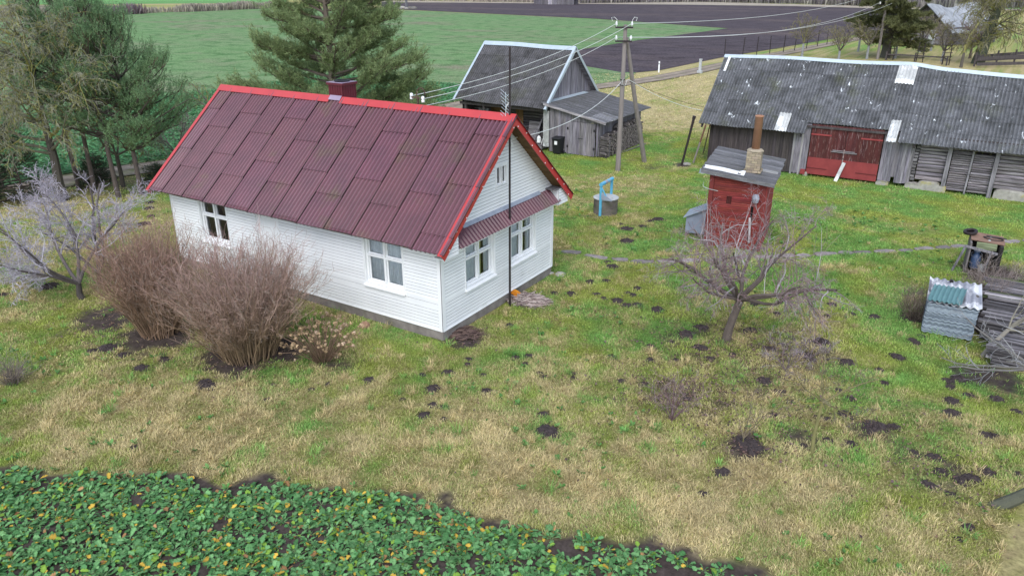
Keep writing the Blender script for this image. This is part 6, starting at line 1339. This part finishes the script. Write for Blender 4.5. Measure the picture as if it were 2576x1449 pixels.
def pine(p, label, seed, H, z0, Rmax, whorls, nb, shape, name='pine_tree', group=None, upturn=.5, dens=1.0, tr=.14, needle=(.15, .012, 14), green=((.055, .095, .045), (.10, .145, .055)), extra=None, barkc=(.16, .125, .105), sub=9, gap=0.0, lean=(0, 0), shoot=0.0):
    rg = np.random.default_rng(seed); b = arr(p[0], p[1], 0); t = thing(name, b, label, 'tree', group); n_ = 9; zz = np.linspace(-.2, H, n_); tp = b + np.stack([lean[0] * zz / H + rg.normal(0, .03, n_), lean[1] * zz / H + rg.normal(0, .03, n_), zz], 1)
    m = MB(); m.tubes(tp[None], (tr * (1 - zz / H * .85))[None], 9, np.array([barkc])); m.build('trunk', MT['bark'] if barkc is None else MT['twig'], t)
    limbs = []; limbr = []; twig = []; TP = []; TD = []; TC = []
    br = []
    for w_ in range(whorls):
        f = (w_ + .5 * rg.random()) / whorls; z = z0 + (H - z0) * f
        for k in range(nb): br.append((z + rg.normal(0, .08), rg.uniform(0, 360), Rmax * shape(f) * rg.uniform(.7, 1.15), upturn * (0.25 + f)))
    br += extra or []
    for z, az, L, up in br:
        if L < .1: continue
        a = R(az); s = arr(*[np.interp(z, zz, tp[:, k]) for k in range(3)]); d = arr(math.cos(a), math.sin(a), .12 + up * .3); P = [s]; n = 7; d /= np.linalg.norm(d)
        for i in range(n): d = d + rg.normal(0, .07, 3) + arr(0, 0, up * .09); d /= np.linalg.norm(d); P.append(P[-1] + d * L / n)
        P = np.array(P); limbs.append(P); limbr.append(np.linspace(.018 + .016 * L, .012, n + 1))
        for j in range(int(sub * (.5 + L / 2.5))):
            fr = rg.uniform(.22 + gap, 1.0); i = min(int(fr * n), n - 1); q = P[i] + (P[i + 1] - P[i]) * (fr * n - i); dd = P[i + 1] - P[i]; dd /= np.linalg.norm(dd)
            sd_ = np.cross(dd, UPV); sd_ /= np.linalg.norm(sd_) + 1e-9; nd = dd * .7 + sd_ * rg.choice([-1, 1]) * rg.uniform(.2, 1.0) + UPV * (rg.uniform(-.1, .5) + .25 * up); nd /= np.linalg.norm(nd); l2 = rg.uniform(.35, .9) * (.45 + .2 * L) * (1.15 - .5 * fr)
            T_ = np.array([q, q + nd * l2 * .5, q + nd * l2 + UPV * l2 * .18 * (up + .3)]); twig.append(T_)
            ns = max(2, int(l2 / .17 * dens * 1.7)); ff = rg.uniform(.2, 1.05, ns)
            pp_s = q + (T_[2] - q) * ff[:, None] + rg.normal(0, .10, (ns, 3)); TP.append(pp_s); dv = (T_[2] - q) / (np.linalg.norm(T_[2] - q) + 1e-9) * .7 + UPV * up * .6; TD.append(np.tile(dv, (ns, 1)) + rg.normal(0, .25, (ns, 3)))
            g_ = rg.random((ns, 1)) * .6 + rg.random() * .4; TC.append(arr(*green[0]) * (1 - g_) + arr(*green[1]) * g_)
    if limbs: m = MB(); m.tubes(np.array(limbs), np.array(limbr), 5, np.tile(arr(*barkc) * .8, (len(limbs), 1))); m.tubes(np.array(twig), np.full((len(twig), 3), 1.) * arr(.012, .009, .006), 3, np.tile(arr(.15, .11, .07), (len(twig), 1))); m.build('branches', MT['twig'], t)
    TP = np.vstack(TP); TD = np.vstack(TD); TC = np.vstack(TC)
    # upright candles near the leader
    m = MB(); TD /= np.linalg.norm(TD, axis=1)[:, None]; needles(m, rg, TP, TD, needle[2], needle[0], needle[1], TC, shoot=shoot); m.build('crown', MT['needle'], t); return t
def bigpine():
    p = (-13.1, 9.6); ex = [(z, az, L, .5) for z, az, L in ((6.2, 50, 3.3), (6.6, 330, 3.0), (6.7, 180, 2.9), (7.0, 260, 2.8), (7.4, 60, 3.2), (7.6, 150, 2.9), (7.9, 20, 3.0), (8.2, 230, 2.7), (8.4, 80, 2.8), (5.7, 200, 3.2), (5.9, 95, 3.3), (5.2, 320, 3.4))]
    # heavy lower limbs and the layered upper crown
    for z, az, L, up in ((3.5, 30, 4.6, .35), (3.4, 205, 4.7, .30), (3.9, 345, 4.3, .4), (3.7, 55, 4.4, .3), (4.2, 185, 3.9, .35), (3.6, 240, 4.2, .25), (3.3, 100, 4.3, .3), (4.6, 20, 4.2, .35), (4.4, 300, 3.6, .35), (5.2, 225, 3.3, .4), (5.0, 40, 3.7, .35), (5.6, 350, 2.8, .4), (5.5, 150, 2.8, .4),
                        (6.1, 200, 2.3, .5), (6.3, 30, 3.1, .45), (6.5, 290, 2.2, .5), (6.9, 215, 2.5, .6), (7.1, 25, 3.2, .4), (7.3, 35, 3.3, .4), (7.5, 120, 2.4, .6), (7.8, 210, 2.3, .6), (8.1, 330, 2.0, .6), (3.0, 330, 3.6, .3), (2.8, 160, 3.8, .3), (2.9, 20, 4.4, .25), (3.1, 215, 4.5, .25), (2.6, 40, 4.3, .2), (2.7, 195, 4.2, .2), (2.2, 25, 4.6, .2), (2.3, 50, 4.8, .15), (2.4, 220, 4.9, .2), (2.9, 60, 4.6, .25), (3.6, 10, 4.7, .25), (4.0, 45, 4.5, .3), (4.8, 55, 4.0, .3), (4.3, 215, 4.2, .3), (5.3, 25, 3.6, .4), (6.0, 60, 3.0, .4), (3.0, 120, 4.0, .25), (3.9, 140, 3.6, .3), (3.2, 260, 3.8, .25), (4.5, 250, 3.0, .3)): ex.append((z, az, L, up))
    pine(p, 'large spreading pine with heavy lower limbs behind the red chimney', 71, 11.5, 5.0, 2.9, 9, 4, lambda f: (1 - f) ** .6, tr=.24, dens=1.25, needle=(.17, .012, 12), extra=ex, barkc=(.16, .13, .105), sub=18, gap=.05, green=((.17, .235, .10), (.35, .43, .20)))
bigpine()
shp = lambda f: min(1.0, (1 - f) ** .75 * 1.25)
GR2 = ((.14, .245, .125), (.28, .41, .20))
for q, (px, py, H, z0, Rm, sd, lb) in enumerate(((355, 490, 7.8, 2.0, 3.0, 81, 'bushy young pine nearest the left roof end, bare trunk below'), (297, 497, 8.6, 2.6, 2.4, 82, 'tall young pine second from the left roof end'),
                                                  (240, 485, 8.8, 3.6, 2.0, 83, 'tall young pine third from the left roof end'), (200, 478, 9.2, 3.8, 2.1, 84, 'tall young pine fourth from the left roof end, touching the lichen covered tree'), (5, 470, 7.4, 1.6, 2.3, 85, 'young pine cut by the left picture edge'))):
    pine(at(px, py), lb, sd, H, z0, Rm, 13, 5, shp, group='young pines in a row left of the cottage', upturn=1.35, dens=1.15, tr=.115, needle=(.085, .011, 20), shoot=.36, green=GR2, sub=9, barkc=(.13, .105, .095))
# small spruces at the foot of the row
def spruce(p, label, seed, H, Rm, name='small_spruce'):
    pine(p, label, seed, H, .1, Rm, 9, 6, lambda f: (1 - f), name=name, upturn=-.1, dens=1.6, tr=.05, needle=(.07, .010, 14), green=((.030, .055, .032), (.055, .085, .042)), sub=6)
spruce(at(402, 478), 'small dark spruce under the left roof corner', 91, 1.3, .8); spruce(at(60, 500), 'dark spruce low at the left edge behind the plum tree', 92, 3.4, 1.7); spruce(at(-30, 520), 'dark spruce partly outside the left edge', 93, 3.6, 1.9); spruce(at(250, 470), 'small dark spruce between the young pine trunks', 94, 1.6, 1.0)
# lichen covered tree with hanging branches
def lichen_tree():
    b = at(160, 505); rg = np.random.default_rng(95); t = thing('lichen_tree', b, 'old bare tree hung with grey and yellow lichen twigs among the young pines', 'tree'); out = []; H = 7.6
    tp = np.array([b + arr(-.12 * z, .06 * z, z) * arr(1, 1, 1) + rg.normal(0, .05, 3) for z in (-.1, .8, 1.8, 3., 4.4, 5.8, H)]); out.append((tp, np.array([.25, .21, .18, .15, .11, .07, .03]), 0))
    cfg = dict(seg=[6, 8, 7, 5, 4], wob=[.05, .12, .18, .22, .25], trop=[0, .08, -.10, -.16, -.18], kids=[0, 11, 8, 5], t0=[0, .2, .1, .1], ang=[60, 48, 48, 45], len=[.5, .52, .5, .6], thin=[.5, .45, .5, .6], tip=.25, rmin=.0055)
    for k in range(34):
        z = 1.9 + 5.6 * (k + rg.random()) / 34; s = arr(*[np.interp(z, tp[:, 2], tp[:, i]) for i in range(3)]); az = rg.uniform(3.6, 7.6) if rg.random() < .75 else rg.uniform(0, 6.28); L = (4.4 * (1 - ((z - 3.6) / 5.5) ** 2)) * rg.uniform(.6, 1.05); e = rg.uniform(.05, .55)
        grow(rg, out, s, arr(math.cos(az) * math.cos(e), math.sin(az) * math.cos(e), math.sin(e)), max(L, 1), .03 + .012 * L, 1, cfg)
    skin(out, 'crown', t, [(.13, .115, .095), (.20, .19, .14), (.26, .265, .175), (.30, .30, .23), .34, (.33, .32, .10)], 1)
lichen_tree()
bare_tree(at(310, 470), 'lichen_tree', 'smaller grey lichen tree drooping between the two nearest pine trunks', 96, 4, dict(seg=[3, 8, 6, 5, 4], wob=[.1, .14, .2, .22, .25], trop=[0, .03, -.10, -.12, -.1], kids=[0, 10, 7, 4], t0=[0, .2, .15, .1], ang=[30, 50, 46, 45], len=[1, .5, .5, .5], thin=[.7, .5, .55, .6], rmin=.0075),
          [(330, 30, 2.4, .05), (20, 35, 2.6, .05), (250, 40, 2.2, .05), (120, 60, 2.4, .05), (300, 60, 2.6, .05)], [(.11, .095, .08), (.15, .14, .11), (.19, .185, .15), (.22, .21, .18), .35, (.26, .24, .09)], trunk_r=.12, trunk_h=1.5)
bare_tree(at(545, 330), 'arching_tree', 'bare tree arching with yellow lichen behind the left end of the red ridge', 97, 4, dict(seg=[3, 8, 6, 5], wob=[.1, .12, .2, .22], trop=[0, -.02, -.02, -.05], kids=[0, 12, 8], rmin=.008), [(150, 62, 2.4, .07), (200, 50, 2.3, .06), (100, 70, 1.9, .05), (20, 65, 1.9, .05)], [(.09, .075, .065), (.12, .105, .085), (.17, .155, .10), (.2, .18, .14), .35, (.27, .24, .06)], trunk_r=.12, trunk_h=1.2)
bare_tree(at(445, 400), 'thicket_tree', 'grey twiggy bush between the pine row and the left roof edge', 98, 3, dict(seg=[3, 8, 6, 5], wob=[.1, .12, .2, .22], trop=[0, .04, .02, .0], kids=[0, 12, 8], rmin=.008), [(a, 55, 2.3, .035) for a in range(0, 360, 60)], [(.12, .105, .095), (.15, .135, .12), (.18, .165, .15), (.2, .19, .17), .25, (.27, .25, .2)], trunk_r=.06, trunk_h=.3)
# ------------------------------------------------------------------ orchard, old house and the far edge
ORC = [(.30, .31, .32), (.125, .11, .095), (.18, .155, .125), (.22, .19, .16), .3, (.24, .23, .08)]
olim = lambda s: [((k * 72 + s * 31) % 360, 45 + (k * 17 + s * 7) % 35, 3.0, .075) for k in range(7)]
for q, (px, py, h, lb) in enumerate(((2017, 143, 1.6, 'lone bare orchard tree with a limewashed trunk beside the wire fence'), (2109, 150, 1.0, 'bare orchard tree forking low at the left end of the orchard'), (2158, 131, 1.6, 'bare orchard tree with limewashed trunk left of the utility pole, back row'), (2180, 150, 1.6, 'bare orchard tree with limewashed trunk just left of the utility pole'),
        (2251, 148, 1.4, 'small bare orchard tree right of the big conifer trunk'), (2315, 133, 1.6, 'bare orchard tree with limewashed trunk in front of the old log house door'), (2341, 129, 1.6, 'bare orchard tree standing under the old house gable corner'), (2369, 156, 1.2, 'short bare orchard tree in the dry grass behind the barn ridge'), (2439, 148, 1.2, 'reddish bare tree at the right corner of the old log house'))):
    bare_tree(at(px, py), 'orchard_tree', lb, 200 + q, 4, dict(seg=[3, 6, 5, 4], kids=[0, 11, 8], wob=[.1, .18, .22, .25], trop=[0, .03, .0, -.02], rmin=.015), olim(q), ORC if q != 8 else [(.17, .13, .12), (.16, .11, .10), (.2, .13, .12), (.24, .15, .14), .2, (.24, .2, .15)], group='bare orchard trees behind the long barn', trunk_r=.17, trunk_h=h, split=1)
bare_tree(at(2417, 171), 'orchard_tree', 'tall slim orchard tree right behind the barn ridge before the old house', 220, 4, dict(seg=[3, 8, 5, 4], kids=[0, 14, 5], wob=[.1, .08, .2, .25], trop=[0, .05, .02, 0], rmin=.016), [(90, 86, 4.2, .13), (0, 70, 2.5, .06), (200, 65, 2.2, .05)], ORC[:0] + [(.12, .105, .09)] + ORC[1:], group='bare orchard trees behind the long barn', trunk_r=.18, trunk_h=1.6, split=1)
pine(at(2226, 146)[:2], 'big old conifer with a massive trunk and hanging lichen branches beside the utility pole', 230, 14, 1.6, 5.4, 16, 7, lambda f: .95 - .45 * f, name='old_conifer', upturn=-.35, dens=1.1, tr=.62, needle=(.30, .03, 12), green=((.10, .12, .06), (.27, .28, .12)), sub=12, barkc=(.10, .10, .085))
def willow():
    b = at(2459, 161); rg = np.random.default_rng(231); t = thing('old_willow', b, 'old willow with a thick green trunk and trailing lichen twigs right of the old house', 'tree'); out = []
    tp = np.array([b + arr(.12 * z, .05 * z, z) for z in (-.1, 2, 4, 6, 8.5, 11)]); out.append((tp, np.array([.72, .6, .52, .45, .36, .25]), 0))
    cfg = dict(seg=[6, 8, 7, 5], wob=[.05, .12, .18, .2], trop=[0, -.02, -.16, -.2], kids=[0, 11, 8], t0=[0, .2, .1], ang=[60, 50, 48], len=[.5, .55, .5], thin=[.5, .45, .5], tip=.25, rmin=.018)
    for k in range(46):
        z = 1.8 + 8.5 * k / 46; s = arr(*[np.interp(z, tp[:, 2], tp[:, i]) for i in range(3)]); az = rg.uniform(0, 6.28); e = rg.uniform(.1, .7); grow(rg, out, s, arr(math.cos(az) * math.cos(e), math.sin(az) * math.cos(e), math.sin(e)), rg.uniform(2.4, 5.4), .09, 1, cfg)
    skin(out, 'crown', t, [(.095, .11, .075), (.13, .125, .09), (.19, .185, .11), (.22, .205, .14), .4, (.22, .22, .06)], 1)
willow()
# old log house
oh = thing('log_house', (5.8, 86.0, 0), 'old dark log house with a sagging grey roof among the orchard trees', 'house'); rg = np.random.default_rng(240)
OX0, OX1, OY0, OY1, OE, OR_ = -1.0, 5.8, 86.0, 97.0, 2.4, 6.2; oc = (OX0 + OX1) / 2
m = MB(); logs(m, (0, OY0, 0), (1, 0, 0), (0, -1, 0), OX0, OX1, .1, 2.7, .2, rg, (.8, 1.1)); m.build('wall', MT['greywood_x'], oh)
m = MB(); logs(m, (OX1, 0, 0), (0, 1, 0), (1, 0, 0), OY0, OY1, .1, 2.8, .2, rg, (.5, .8)); logs(m, (OX0, 0, 0), (0, 1, 0), (-1, 0, 0), OY0, OY1, .1, 2.8, .2, rg, (.5, .8)); logs(m, (0, OY1, 0), (1, 0, 0), (0, 1, 0), OX0, OX1, .1, 2.7, .2, rg); m.build('wall', MT['greywood_y'], oh)
m = MB(); boards(m, (0, OY0 - .05, 0), (1, 0, 0), (0, -1, 0), OX0, OX1, 2.7, lambda s: max(2.75, OR_ - abs(s - oc) / (oc - OX0) * (OR_ - OE) - .1), .2, rg, (.7, 1.1), 0); m.box((oc, OY0 - .1, 2.72), (OX1 - OX0 + .3, .1, .35), col=2.0 * arr(1, .95, .85)); m.build('gable', MT['darkwood'], oh)
m = MB(); m.box((3.6, OY0 - .12, 1.55), (.85, .08, 1.5)); m.build('boarded_window', MT['pale'], oh)
m = MB()
for sg in (-1, 1):
    n1, n2 = 24, 9; yy = np.linspace(OY0 - .6, OY1 + .5, n1); ss = np.linspace(0, 1, n2); Y_g, S_g = np.meshgrid(yy, ss, indexing='ij'); f = (yy - OY0) / 11
    sag = -.75 * np.exp(-((f - .42) / .2) ** 2) - .5 * f * 0
    X_g = oc + sg * S_g * (oc - OX0 + .55); Z_g = OR_ + .12 - S_g * (OR_ - OE + .45) + sag[:, None] * (1 - S_g * .5) + .03 * np.sin(Y_g * 3 + S_g * 7); m.grid(np.stack([X_g, Y_g, Z_g], -1), rg.uniform(.8, 1.2, (n1, n2, 1)) * np.ones((1, 1, 3)), flip=sg > 0)
    m.grid(np.stack([X_g, Y_g, Z_g - .12], -1), .5 * arr(1, 1, 1), flip=sg < 0)
MT['shingle'] = pmat('pale_old_shingles', (.36, .38, .41), (.22, .235, .26), scale=(.4, 3, .4), nscale=1.2, rough=.9, fine=.15, fscale=3)
m.build('roof', MT['shingle'], oh)
m = MB(); m.box((oc - .1, 92.5, 5.5), (.55, .55, 1.3)); m.build('chimney', MT['stone'], oh)
oh.rotation_euler = (0, 0, R(-26)); _p = at(2384, 117); _r = np.linalg.norm(_p - CAM) / np.linalg.norm(arr(5.8, 86, 0) - CAM); oh.location = tuple(_p); oh.scale = (_r * .9, _r * .9, _r * .70)
# paddock rails and ladders of stakes behind the barn
pr = thing('paddock_rails', (9, 84, 0), 'low dark wooden rails and posts crossing the orchard behind the barn ridge', 'fence')
rail = [at(2228, 152), at(2300, 156), at(2370, 161), at(2380, 166)]
for a, b in zip(rail[:-1], rail[1:]): m = MB(); m.bar(a + arr(0, 0, .7), b + arr(0, 0, .7), .1, .14); m.build('rail', MT['darkwood'], pr)
for q in rail: m = MB(); m.box(q + arr(0, 0, .5), (.16, .16, 1.1)); m.build('post', MT['darkwood'], pr)
for k, (px, py, lb) in enumerate(((2238, 152, 'dark rustic hayrack ladder nearest the big conifer trunk'), (2312, 157, 'dark rustic hayrack ladder in the middle of the orchard'), (2378, 164, 'dark rustic hayrack ladder nearest the slim orchard tree'))):
    b = at(px, py); la = thing('rack', b, lb, 'rack', 'hayrack ladders in the orchard')
    for s in (-.35, .35): m = MB(); m.tube([b + arr(s, 0, 0), b + arr(s * .8, 0, 2.2)], .06, 5); m.build('upright', MT['dark'], la)
    m = MB()
    for z in (.5, .9, 1.3, 1.7): m.tube([b + arr(-.5, 0, z), b + arr(.5, .05, z + .05)], .04, 5)
    m.build('rungs', MT['dark'], la)
pf = thing('plank_fence', (11.5, 84, 0), 'dark plank paddock fence at the right edge behind the barn ridge', 'fence')
for k, (a, b, z) in enumerate(((at(2448, 165), at(2600, 152), .95), (at(2448, 165), at(2600, 158), .6), (at(2455, 172), at(2600, 163), 1.0), (at(2455, 172), at(2600, 168), .4))): m = MB(); m.bar(a + arr(0, 0, z), b + arr(0, 0, z), .08, .34, (0, 0, 1)); m.build('plank', MT['darkwood'], pf)
for px, py in ((2450, 168), (2505, 163), (2550, 160)): m = MB(); q = at(px, py); m.box(q + arr(0, 0, .75), (.2, .2, 1.6)); m.build('post', MT['darkwood'], pf)
# far shed, hedge, scrub and woods
fs = thing('far_shed', (-157, 285.5, 0), 'tiny grey plank shed at the far edge of the ploughed field', 'shed'); rg = np.random.default_rng(250); a, b = at(1343, 12), at(1444, 13); u_ = (b - a) / np.linalg.norm(b - a); n_ = arr(u_[1], -u_[0], 0); Ls = np.linalg.norm(b - a)
for s0, s1, t in ((0, .36, .6), (.36, .46, 1.6), (.46, .72, .8), (.72, 1, .65)):
    m = MB(); boards(m, a, u_, n_, s0 * Ls, s1 * Ls, 0, 3.0, .6, rg, (t * .8, t * 1.2), 0, th=.1); m.build('wall', MT['greywood'], fs)
m = MB(); m.hexa([a + u_ * s - n_ * d + arr(0, 0, z) for s in (-.5, Ls + .5) for d in (-.6, 6) for z in ((3.0, 3.15) if d < 0 else (4.4, 4.55))]); m.build('roof', MT['shingle'], fs)
m = MB(); boards(m, a - n_ * 5.5, u_, -n_, 0, Ls, 0, 4.2, .6, rg, (.6, .9), 0, th=.1); m.build('wall', MT['greywood'], fs)
def scrub(name, label, line, dep, n, H, cols, seed, w_=.5, cat='hedge', clump=.0):
    """twiggy far growth: thin upright strokes and tufts spread along a line"""
    rg = np.random.default_rng(seed); L = np.array([q[:2] for q in line]); sg = np.cumsum([0] + list(np.linalg.norm(np.diff(L, axis=0), axis=1))); s = rg.uniform(0, sg[-1], n); x = np.interp(s, sg, L[:, 0]) ; y = np.interp(s, sg, L[:, 1]); d = (L[-1] - L[0]) / np.linalg.norm(L[-1] - L[0]); nn = arr(-d[1], d[0]); nn = nn * np.sign(nn[1] if abs(nn[1]) > .1 else 1); off = rg.uniform(0, dep, n); x += nn[0] * off; y += nn[1] * off
    big = fbm(s * 1.0, s * 0 + seed, .06, 3); keep = rg.random(n) < np.clip((big - clump) * 4 + .25, .1, 1); x, y, s, big = x[keep], y[keep], s[keep], big[keep]; n = len(x); h = H * rg.uniform(.4, 1.1, n) * np.clip(.5 + big, .3, 1.4)
    az = rg.uniform(0, 6.28, n); ln = rg.normal(0, .22, n); tip = np.stack([x + np.cos(az) * ln * h, y + np.sin(az) * ln * h, h], 1); b_ = np.stack([x, y, np.zeros(n)], 1); ww = w_ * rg.uniform(.4, 1.2, n); sd_ = np.stack([np.full(n, AX[0][0]), np.full(n, AX[0][1]), np.zeros(n)], 1); ja = rg.uniform(0, 6.28, n); sd_ = np.stack([np.cos(ja), np.sin(ja), np.zeros(n)], 1) * ww[:, None] * .5
    mid = b_ * .45 + tip * .55; V = np.stack([b_ - sd_ * .5, b_ + sd_ * .5, mid - sd_, mid + sd_, tip], 1); i = np.arange(n)[:, None] * 5; m = MB(); ci = rg.integers(0, len(cols), n); c = np.array(cols)[ci] * rg.uniform(.7, 1.3, (n, 1))
    m.add(V.reshape(-1, 3), [np.concatenate([i + np.array([0, 1, 2]), i + np.array([1, 3, 2]), i + np.array([2, 3, 4])])], np.repeat(c, 5, 0)); return tag(m.build(name, MT['leaf']), label, cat, kind='stuff')
HC = [(.33, .29, .25), (.40, .36, .29), (.26, .225, .20), (.48, .43, .34)]
scrub('hedgerow', 'grey leafless hedgerow between the far green fields', [at(-60, 44), at(60, 42), at(250, 38), at(480, 31), at(700, 21), at(760, 20)], 5, 9000, 2.3, HC, 301, .5, clump=.35)
scrub('hedgerow', 'taller grey leafless thicket in the far hedgerow behind the young pines', [at(235, 39), at(330, 35)], 7, 700, 3.0, [(.22, .15, .16), (.22, .19, .20)], 302, .5, clump=.1)
scrub('far_scrub', 'brown grey scrub beyond the ploughed field', [at(1450, 10), at(1760, 6.5), at(2000, 11), at(2130, 15), at(2330, 22), at(2600, 22)], 60, 20000, 5.5, [(.21, .19, .20), (.27, .25, .235), (.16, .145, .155), (.34, .32, .28)], 303, .7, clump=.2)
scrub('far_scrub', 'pale scrub behind the far shed', [at(960, 3), at(1340, 8), at(1460, 9)], 60, 6000, 3.5, HC, 304, .7, clump=.3)
# tree far out on the ploughed field with a stone heap
bare_tree(at(1023, 22), 'far_tree', 'lone dark tree trunk far out on the ploughed field', 260, 8, dict(rmin=.06, kids=[0, 8, 5]), [(a, 50, 4, .2) for a in (0, 70, 140, 220, 300)], [(.16, .16, .17), (.15, .14, .14), (.17, .16, .15), (.18, .17, .16)], trunk_r=.55, trunk_h=4, split=1)
m = MB(); [rock(m, at(995 + k * 9, 22 + (k % 2)), .8 + .3 * (k % 3), 60 + k, .6, (.5 if k > 3 else 1.0) * arr(1, 1, 1)) for k in range(6)]; tag(m.build('stone_heap', MT['stone']), 'heap of field stones around the lone far tree', 'stones')

# ------------------------------------------------------------------ molehills
HM = []
rgm = np.random.default_rng(400)
for q in range(4):
    m = MB(); k1, k2 = 22, 8; th, ph = np.meshgrid(np.linspace(0, 2 * np.pi, k1 + 1), np.linspace(0, 1, k2), indexing='ij'); rr = 1 + .28 * np.sin(th * 2 + q) * rgm.uniform(.4, 1) + .18 * np.sin(th * 5 + q * 2) + rgm.normal(0, .07, th.shape); rr[-1] = rr[0]
    rad = (1 - ph) * rr; hz = .38 * (1 - (1 - ph) ** 2) + rgm.normal(0, .05, th.shape) * (ph > .05) * (ph < 1); hz[-1] = hz[0]; hz[:, -1] = hz[:, -1].mean(); hz[:, 0] = -.04
    m.grid(np.stack([rad * np.cos(th), rad * np.sin(th), hz], -1))
    for c_ in range(46):
        a = rgm.uniform(0, 6.28); r_ = rgm.uniform(.3, 1.45); s = rgm.uniform(.03, .12); rock(m, (r_ * math.cos(a), r_ * math.sin(a), max(0, .3 * (1 - r_))), s, int(rgm.integers(1e6)), .9, rgm.uniform(.6, 1.5) * arr(1, 1, 1), 4)
    HM.append(m.build('molehill', MT['soil']))
hk = 0
def hill(px, py, r, lb, grp=None):
    global hk
    p = at(px, py); s = r / F_PX * np.linalg.norm(p - CAM); o = HM[hk % 4] if hk < 4 else HM[hk % 4].copy()
    if hk >= 4: COL.objects.link(o)
    hk += 1; f = rgm.uniform(.85, 1.12); o.location = (p[0], p[1], float(ground_z(p[0], p[1])) + .005); o.rotation_euler = (0, 0, rgm.uniform(0, 6.28)); o.scale = (s * f, s * f, s * rgm.uniform(.7, 1.1)); tag(o, lb, 'molehill', grp)
for q in UNIQ: hill(*q)
for lb, (grp, L) in HILLS.items():
    for (px, py, r) in L: hill(px, py, r, lb, grp)
